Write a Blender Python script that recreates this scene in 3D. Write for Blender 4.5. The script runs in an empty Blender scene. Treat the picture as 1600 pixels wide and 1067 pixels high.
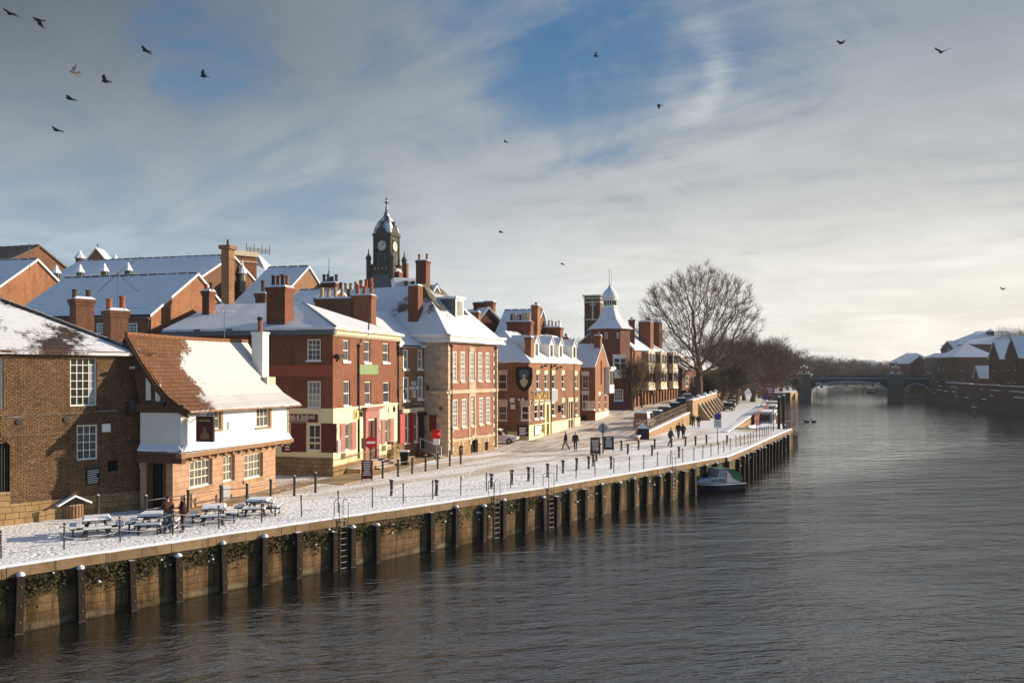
import bpy, bmesh, math, random
from math import sin, cos, pi, radians, sqrt
from mathutils import Vector, Matrix, noise
random.seed(7)
SC = bpy.context.scene
COL = SC.collection
F = 1300.0; H0 = 581.0; CX = 800.0; CZ = 10.0; GZ = 2.6

# ---------------------------------------------------------------- survey helpers: turn sight lines into points of the place
def ray(px, py):
    return Vector(((px-CX)/F, 1.0, -(py-H0)/F))
def G(px, py, z=GZ):
    d = ray(px, py); t = (z-CZ)/d.z
    return Vector((d.x*t, t, z))
def at(px, D, py=None, z=0.0):
    d = ray(px, py if py is not None else H0)
    return Vector((d.x*D, D, CZ+d.z*D if py is not None else z))
def zat(py, D): return CZ-(py-H0)/F*D
def V2(a): return Vector((a[0], a[1]))

ORD = 'first second third fourth fifth sixth seventh eighth ninth tenth eleventh twelfth thirteenth fourteenth fifteenth sixteenth seventeenth eighteenth nineteenth twentieth'.split()
TENS = {2: 'twenty', 3: 'thirty', 4: 'forty', 5: 'fifty'}
def ordinal(n):
    if n <= 20: return ORD[n-1]
    t, r = divmod(n, 10)
    return (TENS[t]+'-'+ORD[r-1]) if r else TENS[t][:-1]+'ieth'

# ---------------------------------------------------------------- mesh builder
ORG = {}
class MB:
    def __init__(s): s.v = []; s.f = []; s.m = []; s.mi = 0; s.sm = []; s.soft = False
    def add(s, vs, fs):
        o = len(s.v); s.v += [tuple(v) for v in vs]
        s.f += [tuple(i+o for i in f) for f in fs]; s.m += [s.mi]*len(fs); s.sm += [s.soft]*len(fs)
    def quad(s, a, b, c, d): s.add([a, b, c, d], [(0, 1, 2, 3)])
    def poly(s, pts): s.add(pts, [tuple(range(len(pts)))])
    def box(s, c, size, u=(1, 0), tilt=None):
        ux = Vector((u[0], u[1], 0)).normalized(); uy = Vector((-ux.y, ux.x, 0)); uz = Vector((0, 0, 1))
        if tilt is not None: ux, uy, uz = tilt
        c = Vector(c); hx, hy, hz = size[0]/2, size[1]/2, size[2]/2
        vs = [c+ux*(a*hx)+uy*(b*hy)+uz*(d*hz) for d in (-1, 1) for a, b in ((-1, -1), (1, -1), (1, 1), (-1, 1))]
        s.add(vs, [(3, 2, 1, 0), (4, 5, 6, 7), (0, 1, 5, 4), (1, 2, 6, 5), (2, 3, 7, 6), (3, 0, 4, 7)])
    def ext(s, pts, vec):
        vec = Vector(vec); n = len(pts); P = [Vector(p) for p in pts]
        nn = Vector((0, 0, 0))
        for i in range(n): nn += P[i].cross(P[(i+1) % n])
        if nn.dot(vec) > 0: P = P[::-1]
        vs = P+[p+vec for p in P]
        fs = [tuple(range(n)), tuple(range(2*n-1, n-1, -1))]
        for i in range(n): j = (i+1) % n; fs.append((i, n+i, n+j, j))
        s.add(vs, fs)
    def prism(s, poly, z0, z1):
        s.ext([(p[0], p[1], z0) for p in poly], (0, 0, z1-z0))
    def tube(s, pts, r, n=6, r2=None, cap=True):
        P = [Vector(p) for p in pts]; k = len(P)
        rs = [r+(r2-r)*i/(k-1) for i in range(k)] if r2 is not None else ([r]*k if not isinstance(r, (list, tuple)) else r)
        vs = []; ref = None
        for i in range(k):
            t = (P[min(i+1, k-1)]-P[max(i-1, 0)])
            if t.length < 1e-9: t = Vector((0, 0, 1))
            t.normalize()
            if ref is None: ref = Vector((1, 0, 0)) if abs(t.x) < .9 else Vector((0, 1, 0))
            a = (ref-t*ref.dot(t))
            if a.length < 1e-6: a = t.orthogonal()
            a.normalize(); ref = a; b = t.cross(a)
            for j in range(n):
                q = 2*pi*j/n; vs.append(P[i]+(a*cos(q)+b*sin(q))*rs[i])
        fs = []
        for i in range(k-1):
            for j in range(n):
                j2 = (j+1) % n; fs.append((i*n+j, i*n+j2, (i+1)*n+j2, (i+1)*n+j))
        if cap: fs.append(tuple(range(n-1, -1, -1))); fs.append(tuple((k-1)*n+j for j in range(n)))
        s.add(vs, fs)
    def lathe(s, prof, c=(0, 0, 0), n=12, rot=0.0, sx=1, sy=1):
        c = Vector(c); vs = []; k = len(prof)
        for r, z in prof:
            for j in range(n):
                q = 2*pi*(j+rot)/n; vs.append(c+Vector((cos(q)*r*sx, sin(q)*r*sy, z)))
        fs = []
        for i in range(k-1):
            for j in range(n):
                j2 = (j+1) % n; fs.append((i*n+j, i*n+j2, (i+1)*n+j2, (i+1)*n+j))
        fs.append(tuple(range(n-1, -1, -1))); fs.append(tuple((k-1)*n+j for j in range(n)))
        s.add(vs, fs)
    def ball(s, c, r, n=8, sz=1.0):
        pr = [(max(1e-3, r*sin(pi*i/n)), -r*sz*cos(pi*i/n)) for i in range(n+1)]
        s.lathe(pr, c, n)
    def build(s, name, mats, parent=None, smooth=False):
        me = bpy.data.meshes.new(name)
        o0 = ORG.get(parent.name, Vector((0, 0, 0))) if parent is not None else Vector((0, 0, 0))
        me.from_pydata([(v[0]-o0.x, v[1]-o0.y, v[2]-o0.z) for v in s.v], [], s.f)
        if not isinstance(mats, (list, tuple)): mats = [mats]
        for m in mats: me.materials.append(m)
        if len(mats) > 1: me.polygons.foreach_set('material_index', s.m)
        if not smooth and any(s.sm): me.polygons.foreach_set('use_smooth', s.sm)
        if smooth: me.polygons.foreach_set('use_smooth', [True]*len(me.polygons))
        me.update()
        ob = bpy.data.objects.new(name, me); COL.objects.link(ob)
        if parent is not None: ob.parent = parent
        ORG[ob.name] = o0.copy()
        return ob

def tag(o, label=None, cat=None, group=None, kind=None):
    if label: o['label'] = label
    if cat: o['category'] = cat
    if group: o['group'] = group
    if kind: o['kind'] = kind
    return o
def thing(name, label, cat, loc=(0, 0, 0), group=None):
    o = bpy.data.objects.new(name, None); COL.objects.link(o)
    o.location = loc; o.empty_display_size = .2
    ORG[o.name] = Vector(loc)
    return tag(o, label, cat, group)
def local_thing(name, label, cat, group=None):
    return thing(name, label, cat, (0, 0, 0), group)
KIDS = {}
def kids(o):
    return [c for c in bpy.data.objects if c.parent == o]
def dup(root, loc, rz=0.0, label=None, scale=None, group=None, tree=None):
    tree = tree or snapshot(root)
    def cp(node, par):
        o, ch = node
        c = o.copy(); COL.objects.link(c)
        if par is not None: c.parent = par
        for x in ch: cp(x, c)
        return c
    r = cp(tree, None)
    r.location = loc; r.rotation_euler = (0, 0, rz)
    if scale is not None: r.scale = scale if isinstance(scale, (tuple, list)) else (scale,)*3
    if label: r['label'] = label
    if group: r['group'] = group
    return r
def snapshot(root):
    return (root, [snapshot(c) for c in root.children])
def place(root, loc, rz=0.0, scale=None):
    root.location = loc; root.rotation_euler = (0, 0, rz)
    if scale is not None: root.scale = scale if isinstance(scale, (tuple, list)) else (scale,)*3

def text_obj(body, size, parent, O, u, mat, name='lettering', ext=.012, align='CENTER', up=(0, 0, 1), sx=1.0):
    cu = bpy.data.curves.new(name, 'FONT'); cu.body = body; cu.size = size; cu.extrude = ext
    cu.align_x = align; cu.align_y = 'CENTER'; cu.resolution_u = 2
    cu.materials.append(mat)
    o = bpy.data.objects.new(name, cu)
    ux = Vector((u[0], u[1], u[2] if len(u) > 2 else 0)).normalized(); uz = Vector(up); nz = ux.cross(uz)
    M = Matrix(((ux.x*sx, uz.x, nz.x), (ux.y*sx, uz.y, nz.y), (ux.z*sx, uz.z, nz.z)))
    tmp = o
    COL.objects.link(tmp)
    bpy.context.view_layer.update()
    me = bpy.data.meshes.new_from_object(tmp.evaluated_get(bpy.context.evaluated_depsgraph_get()))
    bpy.data.objects.remove(tmp)
    o0 = ORG.get(parent.name, Vector((0, 0, 0))) if parent is not None else Vector((0, 0, 0))
    me.transform(Matrix.Translation(Vector(O)-o0) @ M.to_4x4())
    me.name = name
    ob = bpy.data.objects.new(name, me); COL.objects.link(ob)
    if parent is not None: ob.parent = parent
    ORG[ob.name] = o0.copy()
    return ob

# ---------------------------------------------------------------- materials
class NT:
    def __init__(s, name):
        s.m = bpy.data.materials.new(name); s.m.use_nodes = True
        s.t = s.m.node_tree; s.b = s.t.nodes['Principled BSDF']
    def n(s, typ, inp=None, **props):
        nd = s.t.nodes.new(typ)
        for k, v in props.items(): setattr(nd, k, v)
        for k, v in (inp or {}).items():
            if hasattr(v, 'is_output'): s.t.links.new(v, nd.inputs[k])
            else: nd.inputs[k].default_value = v
        return nd
    def math(s, op, a, b=0.0, c=0.0, clamp=False):
        return s.n('ShaderNodeMath', {0: a, 1: b, 2: c}, operation=op, use_clamp=clamp).outputs[0]
    def mix(s, f, a, b):
        nd = s.n('ShaderNodeMix', {0: f, 6: a, 7: b}, data_type='RGBA')
        return nd.outputs[2]
    def mul(s, f, a, b):
        return s.n('ShaderNodeMix', {0: f, 6: a, 7: b}, data_type='RGBA', blend_type='MULTIPLY').outputs[2]
    def ss(s, x, a, b, lo=0.0, hi=1.0):
        return s.n('ShaderNodeMapRange', {0: x, 1: a, 2: b, 3: lo, 4: hi}, interpolation_type='SMOOTHSTEP').outputs[0]
    def noise(s, scale, detail=4, rough=.55, vec=None, w=None):
        d = {'Scale': scale, 'Detail': detail, 'Roughness': rough}
        d['Vector'] = vec if vec is not None else s.pos()
        return s.n('ShaderNodeTexNoise', d).outputs[0]
    def geo(s):
        if not hasattr(s, '_g'): s._g = s.n('ShaderNodeNewGeometry')
        return s._g
    def pos(s): return s.geo().outputs['Position']
    def obj(s):
        if not hasattr(s, '_o'): s._o = s.n('ShaderNodeTexCoord')
        return s._o.outputs['Object']
    def xyz(s, v):
        nd = s.n('ShaderNodeSeparateXYZ', {0: v}); return nd.outputs[0], nd.outputs[1], nd.outputs[2]
    def comb(s, x, y, z): return s.n('ShaderNodeCombineXYZ', {0: x, 1: y, 2: z}).outputs[0]
    def wallvec(s):
        x, y, z = s.xyz(s.pos()); nx, ny, nz = s.xyz(s.geo().outputs['True Normal'])
        u = s.math('SUBTRACT', s.math('MULTIPLY', y, nx), s.math('MULTIPLY', x, ny))
        # on flat faces fall back on x + y
        return s.comb(u, z, 0.0)
    def bump(s, h, strength=.4, dist=.02):
        return s.n('ShaderNodeBump', {'Strength': strength, 'Distance': dist, 'Height': h}).outputs[0]
    def fin(s, col, rough=.8, bump=None, snow=True, spec=.3, metal=0.0, snow_lo=.45, snow_hi=.7):
        if snow:
            nz = s.xyz(s.geo().outputs['True Normal'])[2]
            nn = s.noise(3.0, 3)
            f = s.ss(s.math('ADD', nz, s.math('MULTIPLY', s.math('SUBTRACT', nn, .5), .5)), snow_lo, snow_hi)
            col = s.mix(f, col, SNOW)
        if hasattr(col, 'is_output'): s.t.links.new(col, s.b.inputs['Base Color'])
        else: s.b.inputs['Base Color'].default_value = col
        if hasattr(rough, 'is_output'): s.t.links.new(rough, s.b.inputs['Roughness'])
        else: s.b.inputs['Roughness'].default_value = rough
        s.b.inputs['Specular IOR Level'].default_value = spec
        s.b.inputs['Metallic'].default_value = metal
        if bump is not None: s.t.links.new(bump, s.b.inputs['Normal'])
        return s.m
SNOW = (.74, .77, .82, 1)
def C(r, g, b): return (r, g, b, 1.0)

def m_brick(name, c1, c2, mortar, bw=.235, bh=.078, stain=.45, patch=None, mort=.009, plinth=None, snow=True):
    t = NT(name); v = t.wallvec()
    br = t.n('ShaderNodeTexBrick', {'Vector': v, 'Color1': c1, 'Color2': c2, 'Mortar': mortar, 'Scale': 1.0, 'Mortar Size': mort,
                                   'Mortar Smooth': .3, 'Bias': -.1, 'Brick Width': bw, 'Row Height': bh})
    col = br.outputs[0]
    nz = t.noise(.55, 5, .6)
    col = t.mul(t.ss(nz, .35, .75, 0, stain), col, C(.45, .4, .36))
    n2 = t.noise(4.5, 3, .7)
    col = t.mix(t.ss(n2, .56, .78, 0, .5), col, patch or c2)
    n3 = t.noise(13, 3, .75)
    col = t.mul(t.ss(n3, .42, .6, 0, .7), col, C(.42, .38, .36))
    n4 = t.noise(8, 3, .8, vec=t.n('ShaderNodeVectorMath', {0: t.pos(), 1: (3.3, 1.7, 9.1)}, operation='ADD').outputs[0])
    col = t.mix(t.ss(n4, .57, .7, 0, .55), col, tuple(min(1, q*1.55) for q in c1[:3])+(1,))
    st = t.n('ShaderNodeTexNoise', {'Vector': t.n('ShaderNodeVectorMath', {0: v, 1: (2.2, .22, 1)}, operation='MULTIPLY').outputs[0], 'Scale': 1.0, 'Detail': 4}).outputs[0]
    col = t.mul(t.ss(st, .5, .75, 0, .5), col, C(.4, .36, .33))
    return t.fin(col, .85, t.bump(br.outputs[1], -.5, .012), snow)
def m_stone(name, c1, c2, mortar, bw=.7, bh=.32, snow=True, moss=None, stain=.5):
    t = NT(name); v = t.wallvec()
    wob = t.n('ShaderNodeTexNoise', {'Vector': v, 'Scale': .6, 'Detail': 2})
    v2 = t.n('ShaderNodeMix', {0: .16, 4: v, 5: wob.outputs['Color']}, data_type='VECTOR').outputs[1]
    br = t.n('ShaderNodeTexBrick', {'Vector': v2, 'Color1': c1, 'Color2': c2, 'Mortar': mortar, 'Scale': 1.0, 'Mortar Size': .018,
                                   'Mortar Smooth': .6, 'Brick Width': bw, 'Row Height': bh}, offset=.45, squash=.8, squash_frequency=3)
    col = br.outputs[0]
    n1 = t.noise(1.2, 6, .65)
    col = t.mul(t.ss(n1, .35, .75, 0, stain), col, C(.4, .34, .26))
    if moss is not None:
        x, y, z = t.xyz(t.pos())
        hi = t.ss(z, moss[0], moss[1])
        n2 = t.noise(1.6, 6, .7)
        col = t.mix(t.math('MULTIPLY', t.ss(n2, .42, .6), hi), col, C(.045, .05, .016))
        sk = t.n('ShaderNodeTexNoise', {'Vector': t.n('ShaderNodeVectorMath', {0: v, 1: (1.8, .18, 1)}, operation='MULTIPLY').outputs[0], 'Scale': 1.0, 'Detail': 5, 'Roughness': .65}).outputs[0]
        col = t.mul(t.ss(sk, .44, .64, 0, .8), col, C(.25, .23, .15))
        wet = t.ss(z, .62, .2)
        n3 = t.noise(.9, 4, .6)
        col = t.mul(t.math('MULTIPLY', wet, .75), col, C(.22, .22, .16))
        # pale tide line just above the water
        line = t.math('MULTIPLY', t.ss(z, .0, .12), t.ss(z, .42, .22))
        col = t.mix(t.math('MULTIPLY', line, t.ss(n3, .4, .65, .0, .5)), col, C(.27, .23, .15))
    h = t.math('ADD', t.math('MULTIPLY', br.outputs[1], -1.0), t.math('MULTIPLY', t.noise(9, 4), .8))
    return t.fin(col, .9, t.bump(h, .6, .03), snow)
def m_plain(name, c, rough=.75, var=.25, scale=2.0, snow=True, spec=.3, metal=0.0, bump=.0):
    t = NT(name)
    n1 = t.noise(scale, 5, .65)
    col = t.mul(t.ss(n1, .35, .75, 0, var), c, C(.45, .42, .38))
    n2 = t.noise(scale*9, 3, .6)
    col = t.mul(t.ss(n2, .45, .7, 0, var*.6), col, C(.6, .58, .55))
    return t.fin(col, rough, t.bump(n2, bump, .02) if bump else None, snow, spec, metal)
def m_snowroof(name, under, cover=.5, soft=.04, scale=.5, ridge=None, rows=.3, bias=None, under2=None, rag=.22, sc=(.66, .685, .73)):
    """snow lying on a roof; where it has slid or melted the covering shows, its ragged edge following the courses"""
    t = NT(name)
    x, y, z = t.xyz(t.pos())
    n1 = t.noise(scale, 6, .62)
    course = t.n('ShaderNodeTexWave', {'Vector': t.comb(0.0, 0.0, z), 'Scale': 1/rows, 'Distortion': .3, 'Detail': 1}, bands_direction='Z').outputs[1]
    n2 = t.noise(5.5, 3, .7)
    m = t.math('ADD', n1, t.math('MULTIPLY', t.math('SUBTRACT', n2, .5), rag))
    m = t.math('ADD', m, t.math('MULTIPLY', t.math('SUBTRACT', course, .5), .07))
    if bias is not None:
        a, b, c, d = bias   # plane a*x+b*y+c*z+d added to the cover
        pl = t.math('ADD', t.math('ADD', t.math('MULTIPLY', x, a), t.math('MULTIPLY', y, b)), t.math('ADD', t.math('MULTIPLY', z, c), d))
        m = t.math('ADD', m, t.math('MINIMUM', t.math('MAXIMUM', pl, -.6), .6))
    f = t.ss(m, 1-cover-soft, 1-cover+soft)
    cv = t.wallvec()
    tl = t.n('ShaderNodeTexBrick', {'Vector': t.comb(t.math('ADD', t.math('MULTIPLY', y, .9), t.math('MULTIPLY', x, .3)), z, 0.0), 'Color1': under, 'Color2': under2 or tuple(.7*q for q in under[:3])+(1,), 'Mortar': tuple(.35*q for q in under[:3])+(1,),
                                   'Scale': 1.0, 'Mortar Size': .018, 'Brick Width': .28, 'Row Height': .2})
    nn = t.noise(1.1, 5, .7)
    ucol = t.mul(t.ss(nn, .4, .7, 0, .5), tl.outputs[0], C(.5, .45, .35))
    thin = t.math('MULTIPLY', tl.outputs[1], t.ss(t.noise(.8, 4, .6), .3, .62, .42, .06))
    scol = t.mul(thin, C(*sc), C(.45, .4, .36))
    col = t.mix(f, ucol, scol)
    h = t.math('ADD', t.math('MULTIPLY', f, 1.0), t.math('ADD', t.math('MULTIPLY', t.noise(1.3, 4), .6), t.math('MULTIPLY', course, .3)))
    return t.fin(col, .75, t.bump(h, .6, .06), False, .2)
def m_snow(name, bumps=1.0, tint=SNOW, dirt=0.0):
    t = NT(name)
    n1 = t.noise(.8, 4); n2 = t.noise(5, 4, .6); n3 = t.noise(16, 3)
    vor = t.n('ShaderNodeTexVoronoi', {'Vector': t.pos(), 'Scale': 2.2, 'Randomness': 1.0}).outputs[0]
    h = t.math('ADD', t.math('ADD', t.math('MULTIPLY', n1, .5), t.math('MULTIPLY', n2, 1.0)), t.math('ADD', t.math('MULTIPLY', n3, .35), t.math('MULTIPLY', t.ss(vor, .1, .34), .7)))
    col = tint
    if dirt:
        col = t.mix(t.ss(t.noise(.35, 6, .65), .5, .75, 0, dirt), tint, C(.42, .33, .24))
    return t.fin(col, .7, t.bump(h, .55*bumps, .1), False, .2)
def m_glass(name, c=C(.03, .033, .036), rough=.06, var=.6):
    t = NT(name)
    n1 = t.noise(.9, 3)
    col = t.mul(t.ss(n1, .35, .65, 0, var), c, C(.35, .35, .4))
    rn = t.n('ShaderNodeObjectInfo').outputs['Random']
    col = t.mix(t.ss(rn, .55, .95, 0, .5), col, C(.2, .18, .15)); col = t.mul(t.ss(rn, .4, .1, 0, .7), col, C(.3, .3, .32))
    return t.fin(col, rough, None, False, .6)
def m_metal(name, c, rough=.5, snow=True): return m_plain(name, c, rough, .3, 6, snow, .4, 0.0)

M = {}
M['snow'] = m_snow('snow')
M['snow_cap'] = m_snow('snow_cap', .5)
M['brick_brown'] = m_brick('brick_brown', C(.25, .145, .066), C(.155, .085, .04), C(.026, .02, .015), bw=.25, bh=.095, mort=.018, patch=C(.36, .21, .10))
M['brick_red'] = m_brick('brick_red', C(.25, .08, .04), C(.18, .058, .03), C(.24, .145, .095), patch=C(.34, .13, .065))
M['brick_red_side'] = M['brick_red']
M['brick_dark'] = m_brick('brick_dark', C(.2, .085, .045), C(.14, .06, .035), C(.12, .09, .06), patch=C(.24, .12, .07))
M['brick_tan'] = m_brick('brick_tan', C(.30, .15, .075), C(.22, .11, .055), C(.25, .18, .12), patch=C(.36, .2, .11))
M['brick_orange'] = m_brick('brick_orange', C(.36, .15, .068), C(.28, .11, .05), C(.3, .2, .13), patch=C(.42, .22, .12))
M['brick_lowther'] = m_brick('brick_lowther', C(.3, .14, .07), C(.22, .1, .05), C(.24, .16, .1), patch=C(.36, .19, .1))
M['brick_pink'] = m_brick('brick_pink', C(.36, .145, .085), C(.29, .11, .068), C(.34, .23, .16), patch=C(.42, .23, .15))
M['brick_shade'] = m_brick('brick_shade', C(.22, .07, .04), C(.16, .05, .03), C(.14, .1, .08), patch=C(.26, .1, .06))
M['quoin_stone'] = m_stone('quoin_stone', C(.58, .47, .34), C(.5, .4, .29), C(.34, .27, .2), .8, .4)
M['stone_warm'] = m_stone('stone_warm', C(.47, .29, .19), C(.4, .24, .155), C(.3, .2, .13), .55, .27, stain=.35)
M['stone_gold'] = m_stone('stone_gold', C(.4, .265, .14), C(.33, .215, .11), C(.2, .14, .08), .55, .26)
M['stone_grey'] = m_stone('stone_grey', C(.42, .37, .31), C(.36, .32, .27), C(.28, .25, .2), .9, .45)
M['plinth_stone'] = m_stone('plinth_stone', C(.36, .24, .11), C(.28, .18, .085), C(.1, .075, .04), .5, .25)
M['quay_stone'] = m_stone('quay_stone', C(.2, .122, .055), C(.15, .095, .045), C(.085, .058, .03), .75, .3, moss=(.5, 2.1), stain=.75)
M['coping_stone'] = m_stone('coping_stone', C(.25, .18, .105), C(.2, .14, .08), C(.07, .055, .035), 1.7, .9, stain=.7)
M['cream'] = m_plain('cream', C(.76, .68, .42), .8, .18, 1.0)
M['cream_wall'] = m_plain('cream_wall', C(.7, .56, .28), .8, .3, .8)
M['whitewash'] = m_plain('whitewash', C(.66, .65, .62), .85, .14, 1.1, bump=.15)
M['white'] = m_plain('white', C(.78, .76, .7), .6, .12, 2.0)
M['cream_paint'] = m_plain('cream_paint', C(.72, .66, .5), .6, .12, 2.0)
M['stone_trim'] = m_plain('stone_trim', C(.62, .52, .38), .8, .3, 2.0)
M['burgundy'] = m_plain('burgundy', C(.12, .022, .022), .55, .2, 2.0)
M['mauve'] = m_plain('mauve', C(.33, .14, .12), .6, .2, 2.0)
M['shutter_red'] = m_plain('shutter_red', C(.42, .05, .04), .55, .2, 2.0)
M['sign_red'] = m_plain('sign_red', C(.6, .02, .02), .4, .05, 2.0, snow=False)
M['brown_wood'] = m_plain('brown_wood', C(.1, .05, .028), .75, .4, 4.0)
M['oak'] = m_plain('oak', C(.26, .15, .085), .75, .4, 3.0)
M['tarred_timber'] = m_plain('tarred_timber', C(.022, .015, .011), .9, .5, 3.0)
M['bench_wood'] = m_plain('bench_wood', C(.06, .045, .035), .75, .4, 4.0)
M['black'] = m_plain('black', C(.012, .012, .013), .5, .2, 4.0)
M['black_dry'] = m_plain('black_dry', C(.012, .012, .013), .5, .2, 4.0, snow=False)
M['iron'] = m_metal('iron', C(.035, .034, .032), .5)
M['rust_iron'] = m_metal('rust_iron', C(.09, .045, .028), .7)
M['lead'] = m_plain('lead', C(.12, .13, .14), .6, .3, 2)
M['terracotta'] = m_plain('terracotta', C(.3, .1, .05), .8, .35, 5)
M['buff_pot'] = m_plain('buff_pot', C(.42, .3, .18), .8, .35, 5)
M['soot_pot'] = m_plain('soot_pot', C(.09, .06, .05), .8, .35, 5)
M['glass'] = m_glass('glass')
M['glass_pale'] = m_glass('glass_pale', C(.32, .32, .3), .1, .5)
M['glass_mid'] = m_glass('glass_mid', C(.12, .12, .115), .08, .7)
M['dark_void'] = m_plain('dark_void', C(.008, .006, .005), .9, .1, 2, snow=False)
M['yellow_door'] = m_plain('yellow_door', C(.55, .3, .03), .5, .2, 2)
M['gold'] = m_plain('gold', C(.75, .55, .2), .4, .1, 2, snow=False)
M['lettering_cream'] = m_plain('lettering_cream', C(.8, .76, .68), .5, .05, 2, snow=False)
M['lettering_white'] = m_plain('lettering_white', C(.85, .85, .82), .5, .05, 2, snow=False)
M['green_panel'] = m_plain('green_panel', C(.19, .28, .125), .7, .35, 2)
M['grey_paint'] = m_plain('grey_paint', C(.32, .34, .36), .5, .2, 2)
M['copper_green'] = m_plain('copper_green', C(.1, .2, .15), .7, .4, 2)
M['snow_full'] = m_snowroof('snow_full', C(.12, .11, .11), .99)
M['snow_slate'] = m_snowroof('snow_slate', C(.07, .05, .042), .52, .03, .33, bias=(.0, .0, -.05, .62))
M['snow_part'] = m_snowroof('snow_part', C(.2, .16, .11), .72, .05, .35)
# ---------------------------------------------------------------- camera, sun, sky
cam = bpy.data.cameras.new('camera'); cam_o = bpy.data.objects.new('camera', cam); COL.objects.link(cam_o)
cam_o.location = (0, 0, CZ); cam_o.rotation_euler = (pi/2, 0, 0)
cam.sensor_width = 36; cam.lens = F/1600*36; cam.shift_y = 47.5/1600; cam.clip_end = 6000; cam.clip_start = .3
SC.camera = cam_o
AZ, EL = radians(74), radians(15.5)
SUN = Vector((sin(AZ)*cos(EL), cos(AZ)*cos(EL), sin(EL)))
sl = bpy.data.lights.new('sun', 'SUN'); sl.energy = 3.7; sl.angle = radians(.6); sl.color = (1.0, .82, .61)
so = bpy.data.objects.new('sun', sl); COL.objects.link(so); so.rotation_euler = SUN.to_track_quat('Z', 'Y').to_euler(); so.location = (60, 20, 60)
SC.view_settings.view_transform = 'Standard'; SC.view_settings.look = 'None'; SC.view_settings.gamma = 1
EXPO = 1.1
SC.view_settings.exposure = EXPO
W = bpy.data.worlds.new('World'); SC.world = W; W.use_nodes = True
def build_world():
    t = NT.__new__(NT); t.t = W.node_tree
    t.t.nodes.clear()
    out = t.n('ShaderNodeOutputWorld'); bg = t.n('ShaderNodeBackground', {1: .1})
    t.t.links.new(bg.outputs[0], out.inputs[0])
    sky = t.n('ShaderNodeTexSky', sky_type='NISHITA', sun_disc=False, sun_elevation=EL, sun_rotation=AZ, air_density=1.0, dust_density=1.0, ozone_density=2.0)
    tc = t.n('ShaderNodeTexCoord'); d = tc.outputs['Generated']
    x, y, z = t.xyz(d)
    k = 1/(.1*2**EXPO)
    def kc(r, g, b): return (r*k, g*k, b*k, 1)
    zz = t.math('MAXIMUM', z, 0.0)
    den = t.math('ADD', zz, .2)
    px_ = t.math('DIVIDE', x, den); py_ = t.math('DIVIDE', y, den)
    # stretched, wind-drawn cloud sheets seen in perspective
    v1 = t.comb(t.math('ADD', t.math('MULTIPLY', px_, .8), t.math('MULTIPLY', py_, .35)), t.math('SUBTRACT', t.math('MULTIPLY', py_, .8), t.math('MULTIPLY', px_, .25)), t.math('MULTIPLY', zz, .8))
    n1 = t.n('ShaderNodeTexNoise', {'Vector': v1, 'Scale': .9, 'Detail': 8, 'Roughness': .55, 'Distortion': .6}).outputs[0]
    n2 = t.n('ShaderNodeTexNoise', {'Vector': v1, 'Scale': 2.7, 'Detail': 9, 'Roughness': .6, 'Distortion': 1.2}).outputs[0]
    v2 = t.comb(t.math('ADD', t.math('MULTIPLY', px_, 1.6), t.math('MULTIPLY', py_, 2.6)), t.math('SUBTRACT', t.math('MULTIPLY', py_, .35), t.math('MULTIPLY', px_, .5)), 0.0)
    n4 = t.n('ShaderNodeTexNoise', {'Vector': v2, 'Scale': 1.3, 'Detail': 9, 'Roughness': .62, 'Distortion': .7}).outputs[0]
    # low bands of cloud near the horizon
    v3 = t.comb(t.math('MULTIPLY', x, 2.4), t.math('MULTIPLY', y, .6), t.math('MULTIPLY', zz, 22.0))
    n3 = t.n('ShaderNodeTexNoise', {'Vector': v3, 'Scale': 1.6, 'Detail': 8, 'Roughness': .58, 'Distortion': .3}).outputs[0]
    side = t.ss(x, -.55, .5)
    hor = t.mix(side, kc(.44, .56, .66), kc(.97, .91, .81))
    top = t.mix(t.ss(x, -.55, .1), kc(.12, .15, .185), kc(.27, .32, .38))
    mid = t.mix(side, kc(.38, .455, .52), kc(.70, .705, .68))
    cl = t.mix(t.ss(z, .10, .40), mid, top)
    cl = t.mix(t.ss(z, .22, .01), cl, hor)
    br = t.math('ADD', .46, t.math('ADD', t.math('MULTIPLY', n2, .44), t.math('ADD', t.math('MULTIPLY', n1, .38), t.math('MULTIPLY', n4, .30))))
    cl = t.n('ShaderNodeVectorMath', {0: cl, 3: br}, operation='SCALE').outputs[0]
    wisp = t.math('MULTIPLY', t.ss(n3, .50, .66), t.ss(z, .19, .06))
    cl = t.mix(t.math('MULTIPLY', wisp, t.math('ADD', .2, t.math('MULTIPLY', side, .4))), cl, kc(.88, .82, .72))
    blue = t.mix(t.ss(z, .05, .42), kc(.34, .46, .56), kc(.05, .17, .36))
    def dotp(px, py):
        v = ray(px, py).normalized()
        return t.n('ShaderNodeVectorMath', {0: d, 1: v}, operation='DOT_PRODUCT').outputs['Value']
    def blob(px, py, r0, r1): return t.ss(dotp(px, py), cos(r1), cos(r0))
    gap = blob(890, -50, .0, .25)
    for px, py, r, am in ((1010, 30, .15, .75), (690, 50, .22, .42), (310, 40, .13, .62), (430, 290, .17, .5), (1230, 20, .16, .5), (40, 370, .16, .5), (170, 330, .14, .45), (60, 220, .16, .3), (1090, 20, .16, .7)):
        gap = t.math('MAXIMUM', gap, t.math('MULTIPLY', blob(px, py, .0, r), am))
    ns = t.math('ADD', t.math('MULTIPLY', t.math('SUBTRACT', n1, .5), 2.0), t.math('ADD', t.math('MULTIPLY', t.math('SUBTRACT', n2, .5), 1.9), t.math('MULTIPLY', t.math('SUBTRACT', n4, .5), 1.5)))
    thin = t.math('SUBTRACT', t.math('SUBTRACT', t.math('MULTIPLY', gap, 1.25), ns), .36)
    f = t.math('MULTIPLY', t.ss(thin, -.1, .95), .92)
    col = t.mix(f, cl, blue)
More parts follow.
